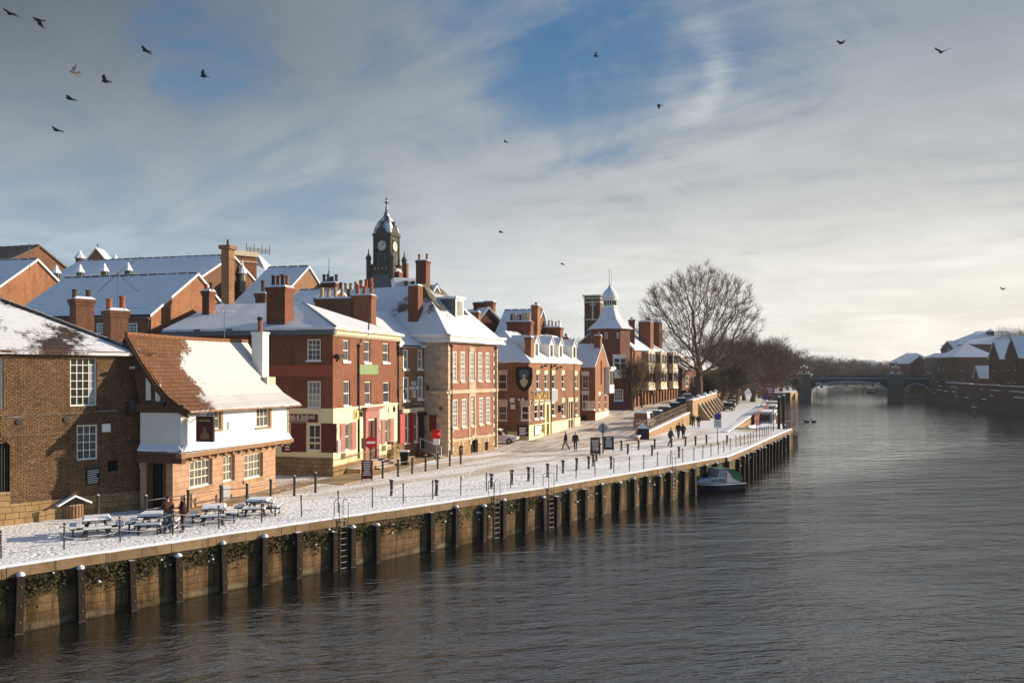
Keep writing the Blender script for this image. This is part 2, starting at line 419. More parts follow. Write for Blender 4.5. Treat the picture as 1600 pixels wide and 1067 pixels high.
    # a bright curl of cirrus at the edge of the gap and a fainter streak under it
    an = t.math('ARCCOSINE', dotp(1035, 110)); rg = t.ss(t.math('ABSOLUTE', t.math('SUBTRACT', an, .062)), .030, .0)
    rg = t.math('MULTIPLY', rg, t.math('MULTIPLY', blob(1100, 128, .0, .075), t.math('MULTIPLY', t.ss(n2, .34, .66), t.ss(n4, .3, .7))))
    st = t.math('MULTIPLY', t.math('MULTIPLY', blob(1100, 205, .0, .09), t.ss(n4, .45, .65)), .5)
    col = t.mix(t.math('MULTIPLY', t.math('MAXIMUM', t.math('MULTIPLY', rg, 1.5), st), .75, 0.0, True), col, kc(.62, .65, .66))
    # bright cloud added above the view, unseen, to lighten the river's reflections
    hi = t.math('MULTIPLY', t.ss(z, .42, .6), t.ss(y, -.4, .3))
    col = t.mix(t.math('MULTIPLY', hi, .85), col, kc(.80, .83, .86))
    # beyond the pictured half of the sky: open winter blue overhead and behind
    nz = t.n('ShaderNodeVectorMath', {0: sky.outputs[0], 3: NISH}, operation='SCALE').outputs[0]
    nz = t.n('ShaderNodeVectorMath', {0: nz, 1: (.72, .96, 1.16)}, operation='MULTIPLY').outputs[0]
    up = t.math('MAXIMUM', t.ss(z, .72, .95), t.ss(y, .15, -.3))
    col = t.mix(t.math('MULTIPLY', up, .92), col, nz)
    t.t.links.new(col, bg.inputs[0])
NISH = .62
build_world()

# ---------------------------------------------------------------- the river, banks and roads
QE = [Vector((-48, 2.0)), Vector((-33, 17.2)), V2(G(0, 888)), V2(G(300, 843)), V2(G(560, 805)), V2(G(860, 761)), V2(G(1140, 713)), V2(G(1174, 699)), V2(G(1222, 677)), V2(G(1239, 670))]
UP = [Vector((28.2, 107.9)), V2(G(1192, 637)), Vector((67, 218)), Vector((82, 280)), Vector((98, 294)), Vector((112, 325)), Vector((130, 420)), Vector((150, 530))]
def x_on(poly, D):
    for a, b in zip(poly, poly[1:]):
        if a.y <= D <= b.y:
            return a.x+(b.x-a.x)*(D-a.y)/(b.y-a.y)
    return poly[0].x if D < poly[0].y else poly[-1].x
def quay_at_px(px, poly=None):
    k = (px-CX)/F
    for a, b in zip(QE, QE[1:]):
        fa, fb = a.x-k*a.y, b.x-k*b.y
        if fa*fb <= 0 and a.y > 0:
            q = fa/(fa-fb); p = a+(b-a)*q; t = (b-a).normalized()
            return p, t, Vector((t.y, -t.x))
    return None
def quay_arc():
    L = [0]
    for a, b in zip(QE, QE[1:]): L.append(L[-1]+(b-a).length)
    return L
QL = quay_arc()
def quay_s(s):
    for i, (a, b) in enumerate(zip(QE, QE[1:])):
        if s <= QL[i+1] or i == len(QE)-2:
            t = (b-a).normalized(); p = a+t*(s-QL[i]); return p, t, Vector((t.y, -t.x))

def m_water():
    t = NT('water')
    p = t.pos(); x, y, z = t.xyz(p)
    v = t.comb(t.math('ADD', t.math('MULTIPLY', x, .5), t.math('MULTIPLY', y, .12)), t.math('SUBTRACT', t.math('MULTIPLY', y, 1.2), t.math('MULTIPLY', x, .22)), 0.0)
    n1 = t.n('ShaderNodeTexNoise', {'Vector': v, 'Scale': 1.9, 'Detail': 3, 'Roughness': .5, 'Distortion': .25}).outputs[0]
    n2 = t.n('ShaderNodeTexNoise', {'Vector': v, 'Scale': 6.0, 'Detail': 3, 'Roughness': .55, 'Distortion': .2}).outputs[0]
    n3 = t.n('ShaderNodeTexNoise', {'Vector': v, 'Scale': .11, 'Detail': 5, 'Distortion': .8}).outputs[0]
    calm = t.ss(n3, .35, .65, .7, 1.15)
    # sheltered strip below the quay wall is calmer
    sd = t.math('SUBTRACT', t.math('MULTIPLY', x, .70), t.math('MULTIPLY', t.math('SUBTRACT', y, 50.0), .70))
    calm = t.math('MULTIPLY', t.math('MULTIPLY', calm, t.ss(sd, -2.0, 9.0, .25, 1.0)), t.ss(y, 30.0, 150.0, 1.55, 1.15))
    n0 = t.n('ShaderNodeTexNoise', {'Vector': v, 'Scale': .55, 'Detail': 2, 'Roughness': .5, 'Distortion': .35}).outputs[0]
    h = t.math('MULTIPLY', t.math('ADD', t.math('ADD', t.math('MULTIPLY', n1, .85), t.math('MULTIPLY', n2, .5)), t.math('MULTIPLY', n0, t.ss(y, 25.0, 110.0, 1.6, 4.2))), calm)
    b = t.n('ShaderNodeBump', {'Strength': 1.0, 'Distance': .105, 'Height': h}).outputs[0]
    t.b.inputs['IOR'].default_value = 1.33
    m = t.fin(C(.014, .0135, .012), .05, b, False, .6)
    t.t.links.new(t.ss(y, 40.0, 240.0, .03, .13), t.b.inputs['Roughness'])
    t.b.inputs['IOR'].default_value = 2.15
    return m
M['water'] = m_water()
w = MB(); w.quad((-60, -30, 0), (900, -30, 0), (900, 900, 0), (-60, 900, 0))
tag(w.build('river', M['water']), kind='structure')

def m_road():
    t = NT('road_slush')
    x, y, z = t.xyz(t.pos())
    # tyre tracks run along the street; tread has turned the snow to brown slush
    a = t.math('SUBTRACT', t.math('MULTIPLY', x, .93), t.math('MULTIPLY', y, .37))
    b = t.math('ADD', t.math('MULTIPLY', x, .37), t.math('MULTIPLY', y, .93))
    tr = t.n('ShaderNodeTexNoise', {'Vector': t.comb(t.math('MULTIPLY', a, 2.2), t.math('MULTIPLY', b, .14), 0.0), 'Scale': 1.0, 'Detail': 5, 'Roughness': .65}).outputs[0]
    n1 = t.noise(.5, 6, .7)
    f = t.ss(t.math('ADD', tr, t.math('MULTIPLY', n1, .55)), .53, .9)
    col = t.mix(f, C(.3, .205, .125), C(.74, .70, .64))
    n2 = t.noise(7, 3, .6)
    col = t.mul(t.ss(n2, .45, .7, 0, .4), col, C(.5, .42, .34))
    return t.fin(col, .75, t.bump(t.math('ADD', t.math('MULTIPLY', tr, 1.4), n2), .6, .09), False, .25)
M['road'] = m_road()
def m_promenade():
    t = NT('trodden_snow')
    x, y, z = t.xyz(t.pos())
    n1 = t.noise(.7, 4); n2 = t.noise(4.6, 4, .6); n3 = t.noise(14, 3)
    vor = t.n('ShaderNodeTexVoronoi', {'Vector': t.pos(), 'Scale': 2.3, 'Randomness': 1.0}).outputs[0]
    pits = t.ss(vor, .08, .3)
    # well-worn way along the buildings (packed, a little sandy) and bare setts showing in places
    way = t.n('ShaderNodeTexNoise', {'Vector': t.comb(t.math('MULTIPLY', t.math('SUBTRACT', t.math('MULTIPLY', x, .82), t.math('MULTIPLY', y, .57)), .55), t.math('MULTIPLY', t.math('ADD', t.math('MULTIPLY', x, .57), t.math('MULTIPLY', y, .82)), .09), 0.0), 'Scale': 1.0, 'Detail': 5, 'Roughness': .6}).outputs[0]
    off = t.math('SUBTRACT', t.math('MULTIPLY', y, .7), t.math('MULTIPLY', x, .7))       # away from the river
    inl = t.math('MULTIPLY', t.ss(off, 40.5, 44.5), t.ss(y, 44.0, 50.0))
    f = t.math('MULTIPLY', inl, t.ss(way, .42, .62, 0, .8))
    col = t.mix(f, C(.84, .85, .87), C(.5, .39, .27))
    col = t.mix(t.math('MULTIPLY', t.ss(t.noise(2.2, 5, .7), .6, .74, 0, .16), t.ss(n2, .4, .6)), col, C(.5, .44, .37))
    h = t.math('ADD', t.math('ADD', t.math('MULTIPLY', n1, .5), t.math('MULTIPLY', n2, 1.0)), t.math('ADD', t.math('MULTIPLY', n3, .3), t.math('MULTIPLY', pits, .6)))
    return t.fin(col, .75, t.bump(h, .75, .11), False, .2)
M['promenade'] = m_promenade()

def ground_strip(name, xr, Ds, xmin, mat, zf=None, amp=.03, near=24, fall=.0):
    """a bank surface running back from its river edge xr(D)"""
    g = MB(); offs = [0, .12]
    o = .5
    while o < 200: offs.append(o); o += .38 if o < near else (1.5 if o < 60 else 12)
    nr = []
    for D in Ds:
        xe = xr(D); row = []
        for k, of in enumerate(offs):
            X = max(xmin, xe-of)
            z = zf(X, D) if zf else GZ
            if k > 0: z += amp*(noise.noise(Vector((X*1.1, D*1.1, 0)))+.6*noise.noise(Vector((X*3.1, D*3.1, 5))))
            row.append((X, D, z))
        nr.append(row)
    n = len(offs); vs = [p for r in nr for p in r]; fs = []
    for i in range(len(nr)-1):
        for j in range(n-1):
            if vs[i*n+j][0] <= xmin and vs[(i+1)*n+j][0] <= xmin: continue
            fs.append((i*n+j, (i+1)*n+j, (i+1)*n+j+1, i*n+j+1))
    g.add(vs, fs); return tag(g.build(name, mat, smooth=True), kind='structure')
Ds = [2+i*.42 for i in range(int(73/.42))]+[75+i*1.0 for i in range(33)]+[107.95]
ground_strip('promenade', lambda D: x_on(QE, D)-.02, Ds, -90, M['promenade'])
Ds2 = [108.0+i*2 for i in range(50)]+[210+i*8 for i in range(40)]
ground_strip('towpath', lambda D: x_on(UP, D)-.3, Ds2, -90, M['snow'], near=8)

RW = [Vector((13.6, 90)), Vector((25, 116.6)), Vector((40, 163)), Vector((55, 218)), Vector((66, 270))]
RZ = [(74.5, 2.58), (78, 2.645), (84, 2.68), (90, 2.8), (100, 3.2), (116, 3.8), (132, 4.3), (158, 5.0), (220, 5.8), (300, 6)]
def road_z(D):
    if D <= RZ[0][0]: return RZ[0][1]
    for (a, za), (b, zb) in zip(RZ, RZ[1:]):
        if a <= D <= b: return za+(zb-za)*(D-a)/(b-a)
    return RZ[-1][1]
def road_right(D): return x_on(RW, D) if D >= 90 else 13.6-(90-D)*.75+.8*noise.noise(Vector((D*.5, 0, 0)))
def road_left(D):
    pts = [Vector((-3.5, 74)), Vector((-2.5, 80)), Vector((-.5, 86)), Vector((8.0, 104.6)), Vector((13.3, 118.7)), Vector((18, 132)), Vector((30, 158)), Vector((44, 200)), Vector((55, 270))]
    return x_on(pts, D)-8
g = MB(); vs = []; fs = []; rows = [74.5+i*.8 for i in range(66)]+[127.5+i*4 for i in range(33)]; nn = 30
for D in rows:
    a, b = road_left(D), road_right(D)-.05
    for j in range(nn+1):
        X = a+(b-a)*j/nn
        vs.append((X, D, road_z(D)+.03*noise.noise(Vector((X*1.5, D*1.2, 2)))+(.0 if D > 80 else -.012)))
for i in range(len(rows)-1):
    for j in range(nn): q = i*(nn+1)+j; fs.append((q, q+1, q+nn+2, q+nn+1))
g.add(vs, fs); tag(g.build('road', M['road'], smooth=True), kind='structure')
# slushy turning place before the inn and the packed lane along the houses
def sheet(name, pts, z, mat):
    s = MB(); s.poly([(p[0], p[1], z) for p in pts]); return tag(s.build(name, mat), kind='structure')
EDGEPX = [(690, 712), (800, 697), (830, 693), (905, 690), (1000, 692), (985, 699), (935, 703), (880, 706), (800, 704), (740, 706)]
slush = MB()
cc = [V2(G(p[0], p[1])) for p in EDGEPX[1:]]
# far land on both banks out to the horizon
land = MB()
land.poly([(-3000, 430, 2.4), (129, 430, 2.4), (150, 530, 2.4), (185, 690, 2.4), (240, 720, 2.4), (3000, 760, 2.4), (3000, 5200, 2.4), (-3000, 5200, 2.4)])
land.poly([(-3000, -100, 2.35), (-85, -100, 2.35), (-85, 430, 2.35), (-3000, 430, 2.35)])
tag(land.build('ground', M['snow']), kind='structure')
def m_leaf(name, a, b):
    t = NT(name); i = t.geo().outputs['Random Per Island']
    return t.fin(t.mix(i, a, b), .8, None, False)
def m_bark(name, c, c2):
    t = NT(name); n = t.noise(3, 4); nz = t.xyz(t.geo().outputs['Normal'])[2]
    col = t.mix(n, c, c2)
    sn = t.noise(1.6, 3)
    f = t.math('MULTIPLY', t.ss(nz, .55, .85), t.ss(sn, .45, .6))
    return t.fin(t.mix(t.math('MULTIPLY', f, .8), col, SNOW), .9, None, False)
def m_car(name, c):
    t = NT(name); n = t.noise(2.0, 4); t.b.inputs['Coat Weight'].default_value = .5
    return t.fin(t.mul(t.ss(n, .4, .7, 0, .3), c, C(.6, .55, .5)), .35, None, False, .5)
M['barge'] = m_plain('barge', C(.09, .045, .025), .8, .4, 4, snow=False)
M['slate_hip'] = m_plain('slate_hip', C(.07, .055, .045), .8, .3, 4, snow=True)
M['pub_roof'] = m_snowroof('pub_roof', C(.19, .088, .045), .54, .02, .55, rows=.16, rag=.5, sc=(.54, .545, .56), bias=(.0674, .2304, -.15, -8.2), under2=C(.13, .062, .032))
M['ridge_tile'] = m_plain('ridge_tile', C(.22, .1, .05), .8, .4, 5, snow=False)
M['sign_board'] = m_plain('sign_board', C(.09, .012, .012), .5, .3, 3, snow=False)
M['fern'] = m_leaf('fern', C(.05, .12, .02), C(.1, .18, .04))
M['brick_red_panel'] = m_plain('brick_red_panel', C(.33, .085, .05), .85, .25, 1.5)
M['gold_iron'] = m_plain('gold_iron', C(.3, .2, .09), .6, .4, 4)
M['pavement_slush'] = m_plain('pavement_slush', C(.4, .29, .18), .8, .55, .9, snow=False, bump=.35)
M['house_roof'] = m_snowroof('house_roof', C(.17, .14, .09), .62, .05, .45, bias=(0, 0, -.105, 1.6))
M['inn_roof'] = m_snowroof('inn_roof', C(.16, .13, .09), .66, .05, .5, bias=(0, 0, -.1, 1.35))
M['crest'] = m_plain('crest', C(.5, .48, .28), .6, .3, 4, snow=False)
M['crest_blue'] = m_plain('crest_blue', C(.05, .12, .16), .6, .3, 4, snow=False)
M['plate_blue'] = m_plain('plate_blue', C(.03, .05, .3), .5, .1, 3, snow=False)
M['tower_stone'] = m_plain('tower_stone', C(.075, .066, .052), .85, .5, 1.5)
M['tower_lead'] = m_plain('tower_lead', C(.1, .11, .12), .6, .3, 1.5)
M['dial'] = m_plain('dial', C(.62, .58, .48), .5, .1, 2, snow=False)
M['dome_snow'] = m_snowroof('dome_snow', C(.05, .05, .05), .52, .05, .9)
M['snow_dark'] = m_snowroof('snow_dark', C(.16, .12, .09), .3, .05, .4)
M['bridge_iron'] = m_plain('bridge_iron', C(.022, .042, .052), .6, .3, .6)
M['bridge_light'] = m_plain('bridge_light', C(.3, .38, .42), .7, .3, .6)
M['bridge_stone'] = m_stone('bridge_stone', C(.13, .115, .095), C(.1, .09, .075), C(.05, .045, .04), 1.2, .5)
M['far_brick'] = m_brick('far_brick', C(.19, .075, .048), C(.15, .06, .04), C(.14, .1, .08))
M['rail_brown'] = m_plain('rail_brown', C(.13, .075, .045), .7, .4, 4, snow=False)
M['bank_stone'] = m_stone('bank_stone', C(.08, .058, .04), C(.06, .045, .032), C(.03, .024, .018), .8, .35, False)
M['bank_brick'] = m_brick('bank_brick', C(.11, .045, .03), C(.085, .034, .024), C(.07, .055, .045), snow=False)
M['bark'] = m_bark('bark', C(.085, .06, .038), C(.15, .105, .065))
M['twig'] = m_bark('twig', C(.085, .055, .034), C(.15, .095, .058))
M['twig_red'] = m_bark('twig_red', C(.15, .085, .055), C(.2, .12, .075))
M['twig_brown'] = m_bark('twig_brown', C(.13, .085, .055), C(.19, .125, .08))
M['twig_olive'] = m_plain('twig_olive', C(.085, .062, .036), .9, .4, 1, snow=False)
M['car_glass'] = m_glass('car_glass', C(.015, .018, .02), .08, .2)
M['tyre'] = m_plain('tyre', C(.02, .02, .02), .9, .1, 5, snow=False); M['rim'] = m_plain('rim', C(.3, .3, .31), .4, .2, 5, snow=False)
M['lamp_glass'] = m_plain('lamp_glass', C(.6, .6, .58), .2, .1, 5, snow=False); M['tail_red'] = m_plain('tail_red', C(.4, .02, .015), .3, .1, 5, snow=False); M['plate'] = m_plain('plate', C(.6, .55, .3), .5, .1, 5, snow=False)
M['canvas_teal'] = m_plain('canvas_teal', C(.05, .16, .14), .8, .3, 3, snow=False)
# ---------------------------------------------------------------- quay wall and its fittings
qw = thing('quay_wall', 'long brown stone quay wall with snowy coping and mossy courses above the river', 'quay wall', (QE[2].x, QE[2].y, 0))
wall = MB(); cop = MB(); capm = MB()
N = int(QL[-1]/1.0)
prev = None
for i in range(N+1):
    p, t, n = quay_s(QL[-1]*i/N)
    if prev is not None:
        a, b = prev, p
        for z0, z1 in ((-1.5, 2.18),):
            ex = n*-.12
            wall.quad((a.x+ex.x, a.y+ex.y, z0), (b.x+ex.x, b.y+ex.y, z0), (b.x+ex.x, b.y+ex.y, z1), (a.x+ex.x, a.y+ex.y, z1))
    prev = p
# coping stones, each a block with a small joint
s = 0.0; R = random.Random(3)
while s < QL[-1]-.2:
    L = R.uniform(1.25, 1.9); L = min(L, QL[-1]-s)
    p, t, n = quay_s(s+L/2)
    jo = R.uniform(-.015, .015)
    c = p-n*(.33+jo)
    cop.box((c.x, c.y, 2.38+R.uniform(-.01, .01)), (L-.025, .66, .40), t)
    s += L
wall.build('masonry', M['quay_stone'], qw)
cop.build('coping', M['coping_stone'], qw)
# snow lying on the coping: one soft strip set a little back from the arris
sn = MB(); rows = []
for i in range(int(QL[-1]/.35)+1):
    p, t, n = quay_s(min(QL[-1], i*.35))
    wv = .03*noise.noise(Vector((i*.33, 0, 0)))
    rows.append([(p.x-n.x*.7, p.y-n.y*.7, 2.6), (p.x-n.x*.4, p.y-n.y*.4, 2.665), (p.x-n.x*(.09+wv), p.y-n.y*(.09+wv), 2.655+wv), (p.x-n.x*(.03+wv), p.y-n.y*(.03+wv), 2.575)])
vs = [q for r in rows for q in r]; fs = [(i*4+j, (i+1)*4+j, (i+1)*4+j+1, i*4+j+1) for i in range(len(rows)-1) for j in range(3)]
sn.add(vs, fs); sn.build('snow_edge', M['snow_cap'], qw, smooth=True)
# end of the quay: a return wall
p, t, n = quay_s(QL[-1])
ew = MB(); ew.box((p.x-n.x*4.3, p.y-n.y*4.3-.1, .35), (.5, 8.4, 4.4), t)
ew.build('end_wall', M['quay_stone'], qw)

# hanging weeds and ivy under the coping
iv = MB(); R = random.Random(11)
for k in range(120):
    s = R.uniform(QL[1]+4, QL[-1]*.78) if k > 60 else R.uniform(QL[2], QL[5])
    p, t, n = quay_s(s); z = 2.2-R.random()**1.4*.5; w = R.uniform(.3, 1.1)
    if k < 40: w *= 1.4
    for j in range(int(60*w)):
        a = R.gauss(0, w*.5); h = z-abs(R.gauss(0, .28)); o = R.uniform(-.1, .1)
        c = Vector((p.x+t.x*a+n.x*o, p.y+t.y*a+n.y*o, h)); q = R.uniform(.035, .085)
        e1 = Vector((R.uniform(-1, 1), R.uniform(-1, 1), R.uniform(-1, 1))).normalized()*q; e2 = e1.orthogonal().normalized()*q*.7
        iv.quad(c-e1, c+e2, c+e1, c-e2)
M['weeds'] = m_leaf('weeds', C(.022, .03, .009), C(.055, .04, .016))
tag(iv.build('ivy', M['weeds']), kind='stuff')
sl_ = MB()
for k in range(110):
    p, t, n = quay_s(R.uniform(QL[1], QL[7])); r = R.uniform(.04, .11)
    sl_.ball((p.x+n.x*-.06, p.y+n.y*-.06, R.uniform(1.3, 2.12)), r, 5, .6)
tag(sl_.build('snow_lumps', M['snow_cap'], smooth=True), kind='stuff')

# ---- timber fender piles
def make_pile(cap=True):
    r = local_thing('timber_pile', 'x', 'timber pile', 'timber fender piles along the quay wall')
    b = MB(); b.box((0, .05, .45), (.25, .42, 3.4)); b.box((0, .05, -.2), (.27, .44, .5)); b.build('post', M['tarred_timber'], r)
    s = MB(); s.lathe([(.15, 2.14), (.17, 2.18), (.13, 2.24), (.06, 2.28), (.01, 2.285)], (.02, -.03, 0), 9, sx=.85, sy=1.0); s.build('snow_cap', M['snow_cap'], r, smooth=True) if cap else None
    b = MB()
    for z in (1.75, 1.05, .45): b.tube([(.02, -.15, z), (.02, -.19, z)], .035, 6)
    b.build('bolt', M['rust_iron'], r)
    return r
pile_px = [27, 126, 207, 278, 349, 411, 465, 521, 549, 588, 673, 711, 754, 785, 819, 849, 868, 888, 913, 939, 965, 989, 1008, 1028, 1045, 1067, 1084, 1101, 1118, 1136, 1152, 1160, 1167, 1174, 1179, 1184, 1189, 1194, 1199, 1204, 1209, 1214, 1219, 1225, 1231]
proto = make_pile(); tr = snapshot(proto); bare = make_pile(False); trb = snapshot(bare)
R = random.Random(5)
for i, px in enumerate(pile_px):
    p, t, n = quay_at_px(px); c = p+n*.05
    nocap = i % 4 == 2 or i in (7, 16, 25, 33); lab = f'{ordinal(i+1)} {"bare-topped" if nocap else "snow-capped"} timber pile along the quay wall counting from the picnic table end'
    rz = math.atan2(t.y, t.x)+R.uniform(-.03, .03)
    sc = (R.uniform(.85, 1.15), R.uniform(.92, 1.1), 1+R.uniform(-.09, .05))
    o = proto if i == 0 else bare if i == 2 else dup(None, (0, 0, 0), tree=trb if nocap else tr)
    place(o, (c.x, c.y, 0), rz, sc); o['label'] = lab; o.rotation_euler = (R.uniform(-.03, .03), R.uniform(-.035, .035), rz)

# ---- quay ladders
def make_ladder():
    r = local_thing('quay_ladder', 'x', 'ladder', 'iron ladders on the quay wall')
    b = MB()
    for x in (-.22, .22):
        b.tube([(x, -.05, -.6), (x, -.05, 2.5)], .025, 6)
    b.build('stile', M['rust_iron'], r)
    for k in range(10):
        q = MB(); q.tube([(-.22, -.05, -.25+k*.3), (.22, -.05, -.25+k*.3)], .02, 5); q.build('rung', M['iron'], r)
    for x in (-.26, .26):
        q = MB(); q.tube([(x, -.05, 2.45), (x, -.05, 3.35), (x, .08, 3.5), (x, .3, 3.5), (x, .42, 3.35), (x, .42, 2.6)], .02, 6); q.build('grab_rail', M['iron'], r)
    return r
lad = make_ladder(); tr = snapshot(lad)
for i, (px, lab) in enumerate([(536, 'rusty iron ladder between two timber piles, opposite the restaurant corner'), (775, 'narrow iron ladder on the quay wall, second along from the picnic tables'),
                               (860, 'tall-hooped iron ladder fixed between snow-capped piles at mid quay'), (1052, 'iron ladder with grab rails just upstream of the blue cabin cruiser')]):
    p, t, n = quay_at_px(px); c = p+n*.03; rz = math.atan2(t.y, t.x)
    if i == 0: place(lad, (c.x, c.y, 0), rz); lad['label'] = lab
    else: dup(lad, (c.x, c.y, 0), rz, lab, tree=tr)

# ---- thin chain posts along the water's edge
def make_chain_post():
    r = local_thing('chain_post', 'x', 'chain post', 'thin iron chain posts along the quay edge')
    b = MB(); b.tube([(0, 0, -.05), (0, 0, 1.05)], .034, 7); b.lathe([(.034, 1.0), (.055, 1.04), (.055, 1.09), (.03, 1.13), (.005, 1.15)], (0, 0, 0), 7); b.build('post', M['iron'], r)
    b = MB()
    for z in (.95, .5): b = MB(); b.lathe([(.03, z-.035), (.06, z-.02), (.06, z+.02), (.03, z+.035)], (0, 0, 0), 7); b.build('chain_ring', M['iron'], r)
    return r
cp_px = [(2, 872), (100, 858), (188, 846), (270, 835), (342, 826), (409, 816), (471, 807), (529, 800), (582, 793), (630, 786), (676, 780), (720, 773), (760, 767), (798, 762), (834, 757), (870, 752), (900, 748), (930, 743), (959, 739), (983, 737), (1006, 733), (1027, 728), (1048, 725), (1067, 722), (1084, 720), (1098, 716), (1111, 713), (1122, 710), (1131, 707), (1141, 703), (1150, 698), (1157, 697), (1163, 696), (1169, 695), (1173, 693), (1177, 691), (1182, 689), (1187, 687), (1191, 685), (1194.5, 683), (1198, 681), (1201, 679), (1205, 676)]
proto = make_chain_post(); tr = snapshot(proto); cps = []
for i, (px, py) in enumerate(cp_px):
    g0 = G(px, py)
    lab = f'{ordinal(i+1)} thin iron chain post along the quay edge counting from the picnic tables'
    o = proto if i == 0 else dup(proto, (0, 0, 0), 0, tree=tr)
    o.location = g0; o['label'] = lab; o.rotation_euler = (R.uniform(-.03, .03), R.uniform(-.03, .03)+(.1 if px == 582 else 0), R.uniform(0, 6))
    cps.append(g0)
chm = MB(); ch = thing('chain', 'slack iron chain looped from post to post along the quay edge', 'chain', cps[0])
for a, b in zip(cps[:30], cps[1:31]):
    d = (b-a).length; sag = min(.28, d*.075)
    for z in ((.95, .5) if a.y < 40 else (.95,)):
        chm.tube([a.lerp(b, q/6)+Vector((0, 0, z-sag*(1-(2*q/6-1)**2))) for q in range(7)], .013, 4, cap=False)
chm.build('links', M['rust_iron'], ch)

# ---- stout bollards on the snow
def make_bollard():
    r = local_thing('bollard', 'x', 'bollard', 'stout iron bollards on the snowy staith')
    b = MB(); b.lathe([(.13, -.05), (.13, .05), (.095, .1), (.09, .8), (.14, .84), (.15, .9), (.12, .96), (.01, .98)], (0, 0, 0), 10); b.build('body', M['iron'], r, smooth=True)
    return r
bo_px = [(612, 774), (682, 774), (768, 763), (800, 756), (826, 751), (856, 745), (880, 739), (901, 735), (920, 732), (927, 728), (932, 720), (937, 709), (955, 732), (971, 704), (981, 710), (998, 703), (1019, 712), (1023, 701), (1049, 699), (1061, 715), (1071, 697), (1087, 696), (1104, 694), (1136, 695)]
proto = make_bollard(); tr = snapshot(proto)
for i, (px, py) in enumerate(bo_px):
    g0 = G(px, py)
    o = proto if i == 0 else dup(proto, (0, 0, 0), 0, tree=tr)
    o.location = g0; o.rotation_euler = (R.uniform(-.02, .02), R.uniform(-.02, .02), R.uniform(0, 6))
    o['label'] = f'{ordinal(i+1)} stout iron bollard on the open snow counting outward from the restaurant'

# ---- square rail posts and rails along the pub and the restaurant
def make_rail_post():
    r = local_thing('railing_post', 'x', 'railing post', 'dark railing posts before the pub and restaurant')
    b = MB(); b.lathe([(.1, -.05), (.1, .06), (.08, .1), (.075, 1.1), (.1, 1.12), (.1, 1.17), (.08, 1.22), (.02, 1.26)], (0, 0, 0), 8); b.build('body', M['iron'], r, smooth=True)
    return r
rp_px = [(153, 811), (228, 812), (294, 801), (345, 792), (386, 789), (423, 781), (460, 775), (493, 769), (598, 747), (622, 744), (644, 740), (665, 736), (684, 732), (703, 728), (720, 725)]
proto = make_rail_post(); tr = snapshot(proto); rp = []
for i, (px, py) in enumerate(rp_px):
    g0 = G(px, py); rp.append(g0)
    o = proto if i == 0 else dup(proto, (0, 0, 0), 0, tree=tr)
    o.location = g0
    o['label'] = (f'{ordinal(i+1)} dark railing post before the white pub counting from the litter bin' if i < 8 else f'{ordinal(i-7)} dark railing post before the restaurant counting from the no-entry sign')
def rails(idx, lab):
    r = thing('rail', lab, 'railing', rp[idx[0]])
    for z in (.95, .5):
        for a, b in zip(idx, idx[1:]):
            m = MB(); m.tube([rp[a]+Vector((0, 0, z)), rp[b]+Vector((0, 0, z))], .022, 6); m.build('bar', M['iron'], r)
rails([1, 2, 3, 4, 5, 6], 'double iron rail strung between posts before the white pub')
rails([8, 9, 10, 11, 12, 13, 14], 'double iron rail strung between posts before the restaurant and stone-quoined house')
# raised pavement along the restaurant front
pv = MB()
def off_line(a, b, w, z0, z1, mb):
    u = (V2(b)-V2(a)).normalized(); nn = Vector((u.y, -u.x))
    mb.prism([V2(a), V2(a)+nn*w, V2(b)+nn*w, V2(b)], z0, z1)
M['pavement'] = m_plain('pavement', C(.42, .32, .22), .85, .5, 1.5, snow=False, bump=.3)
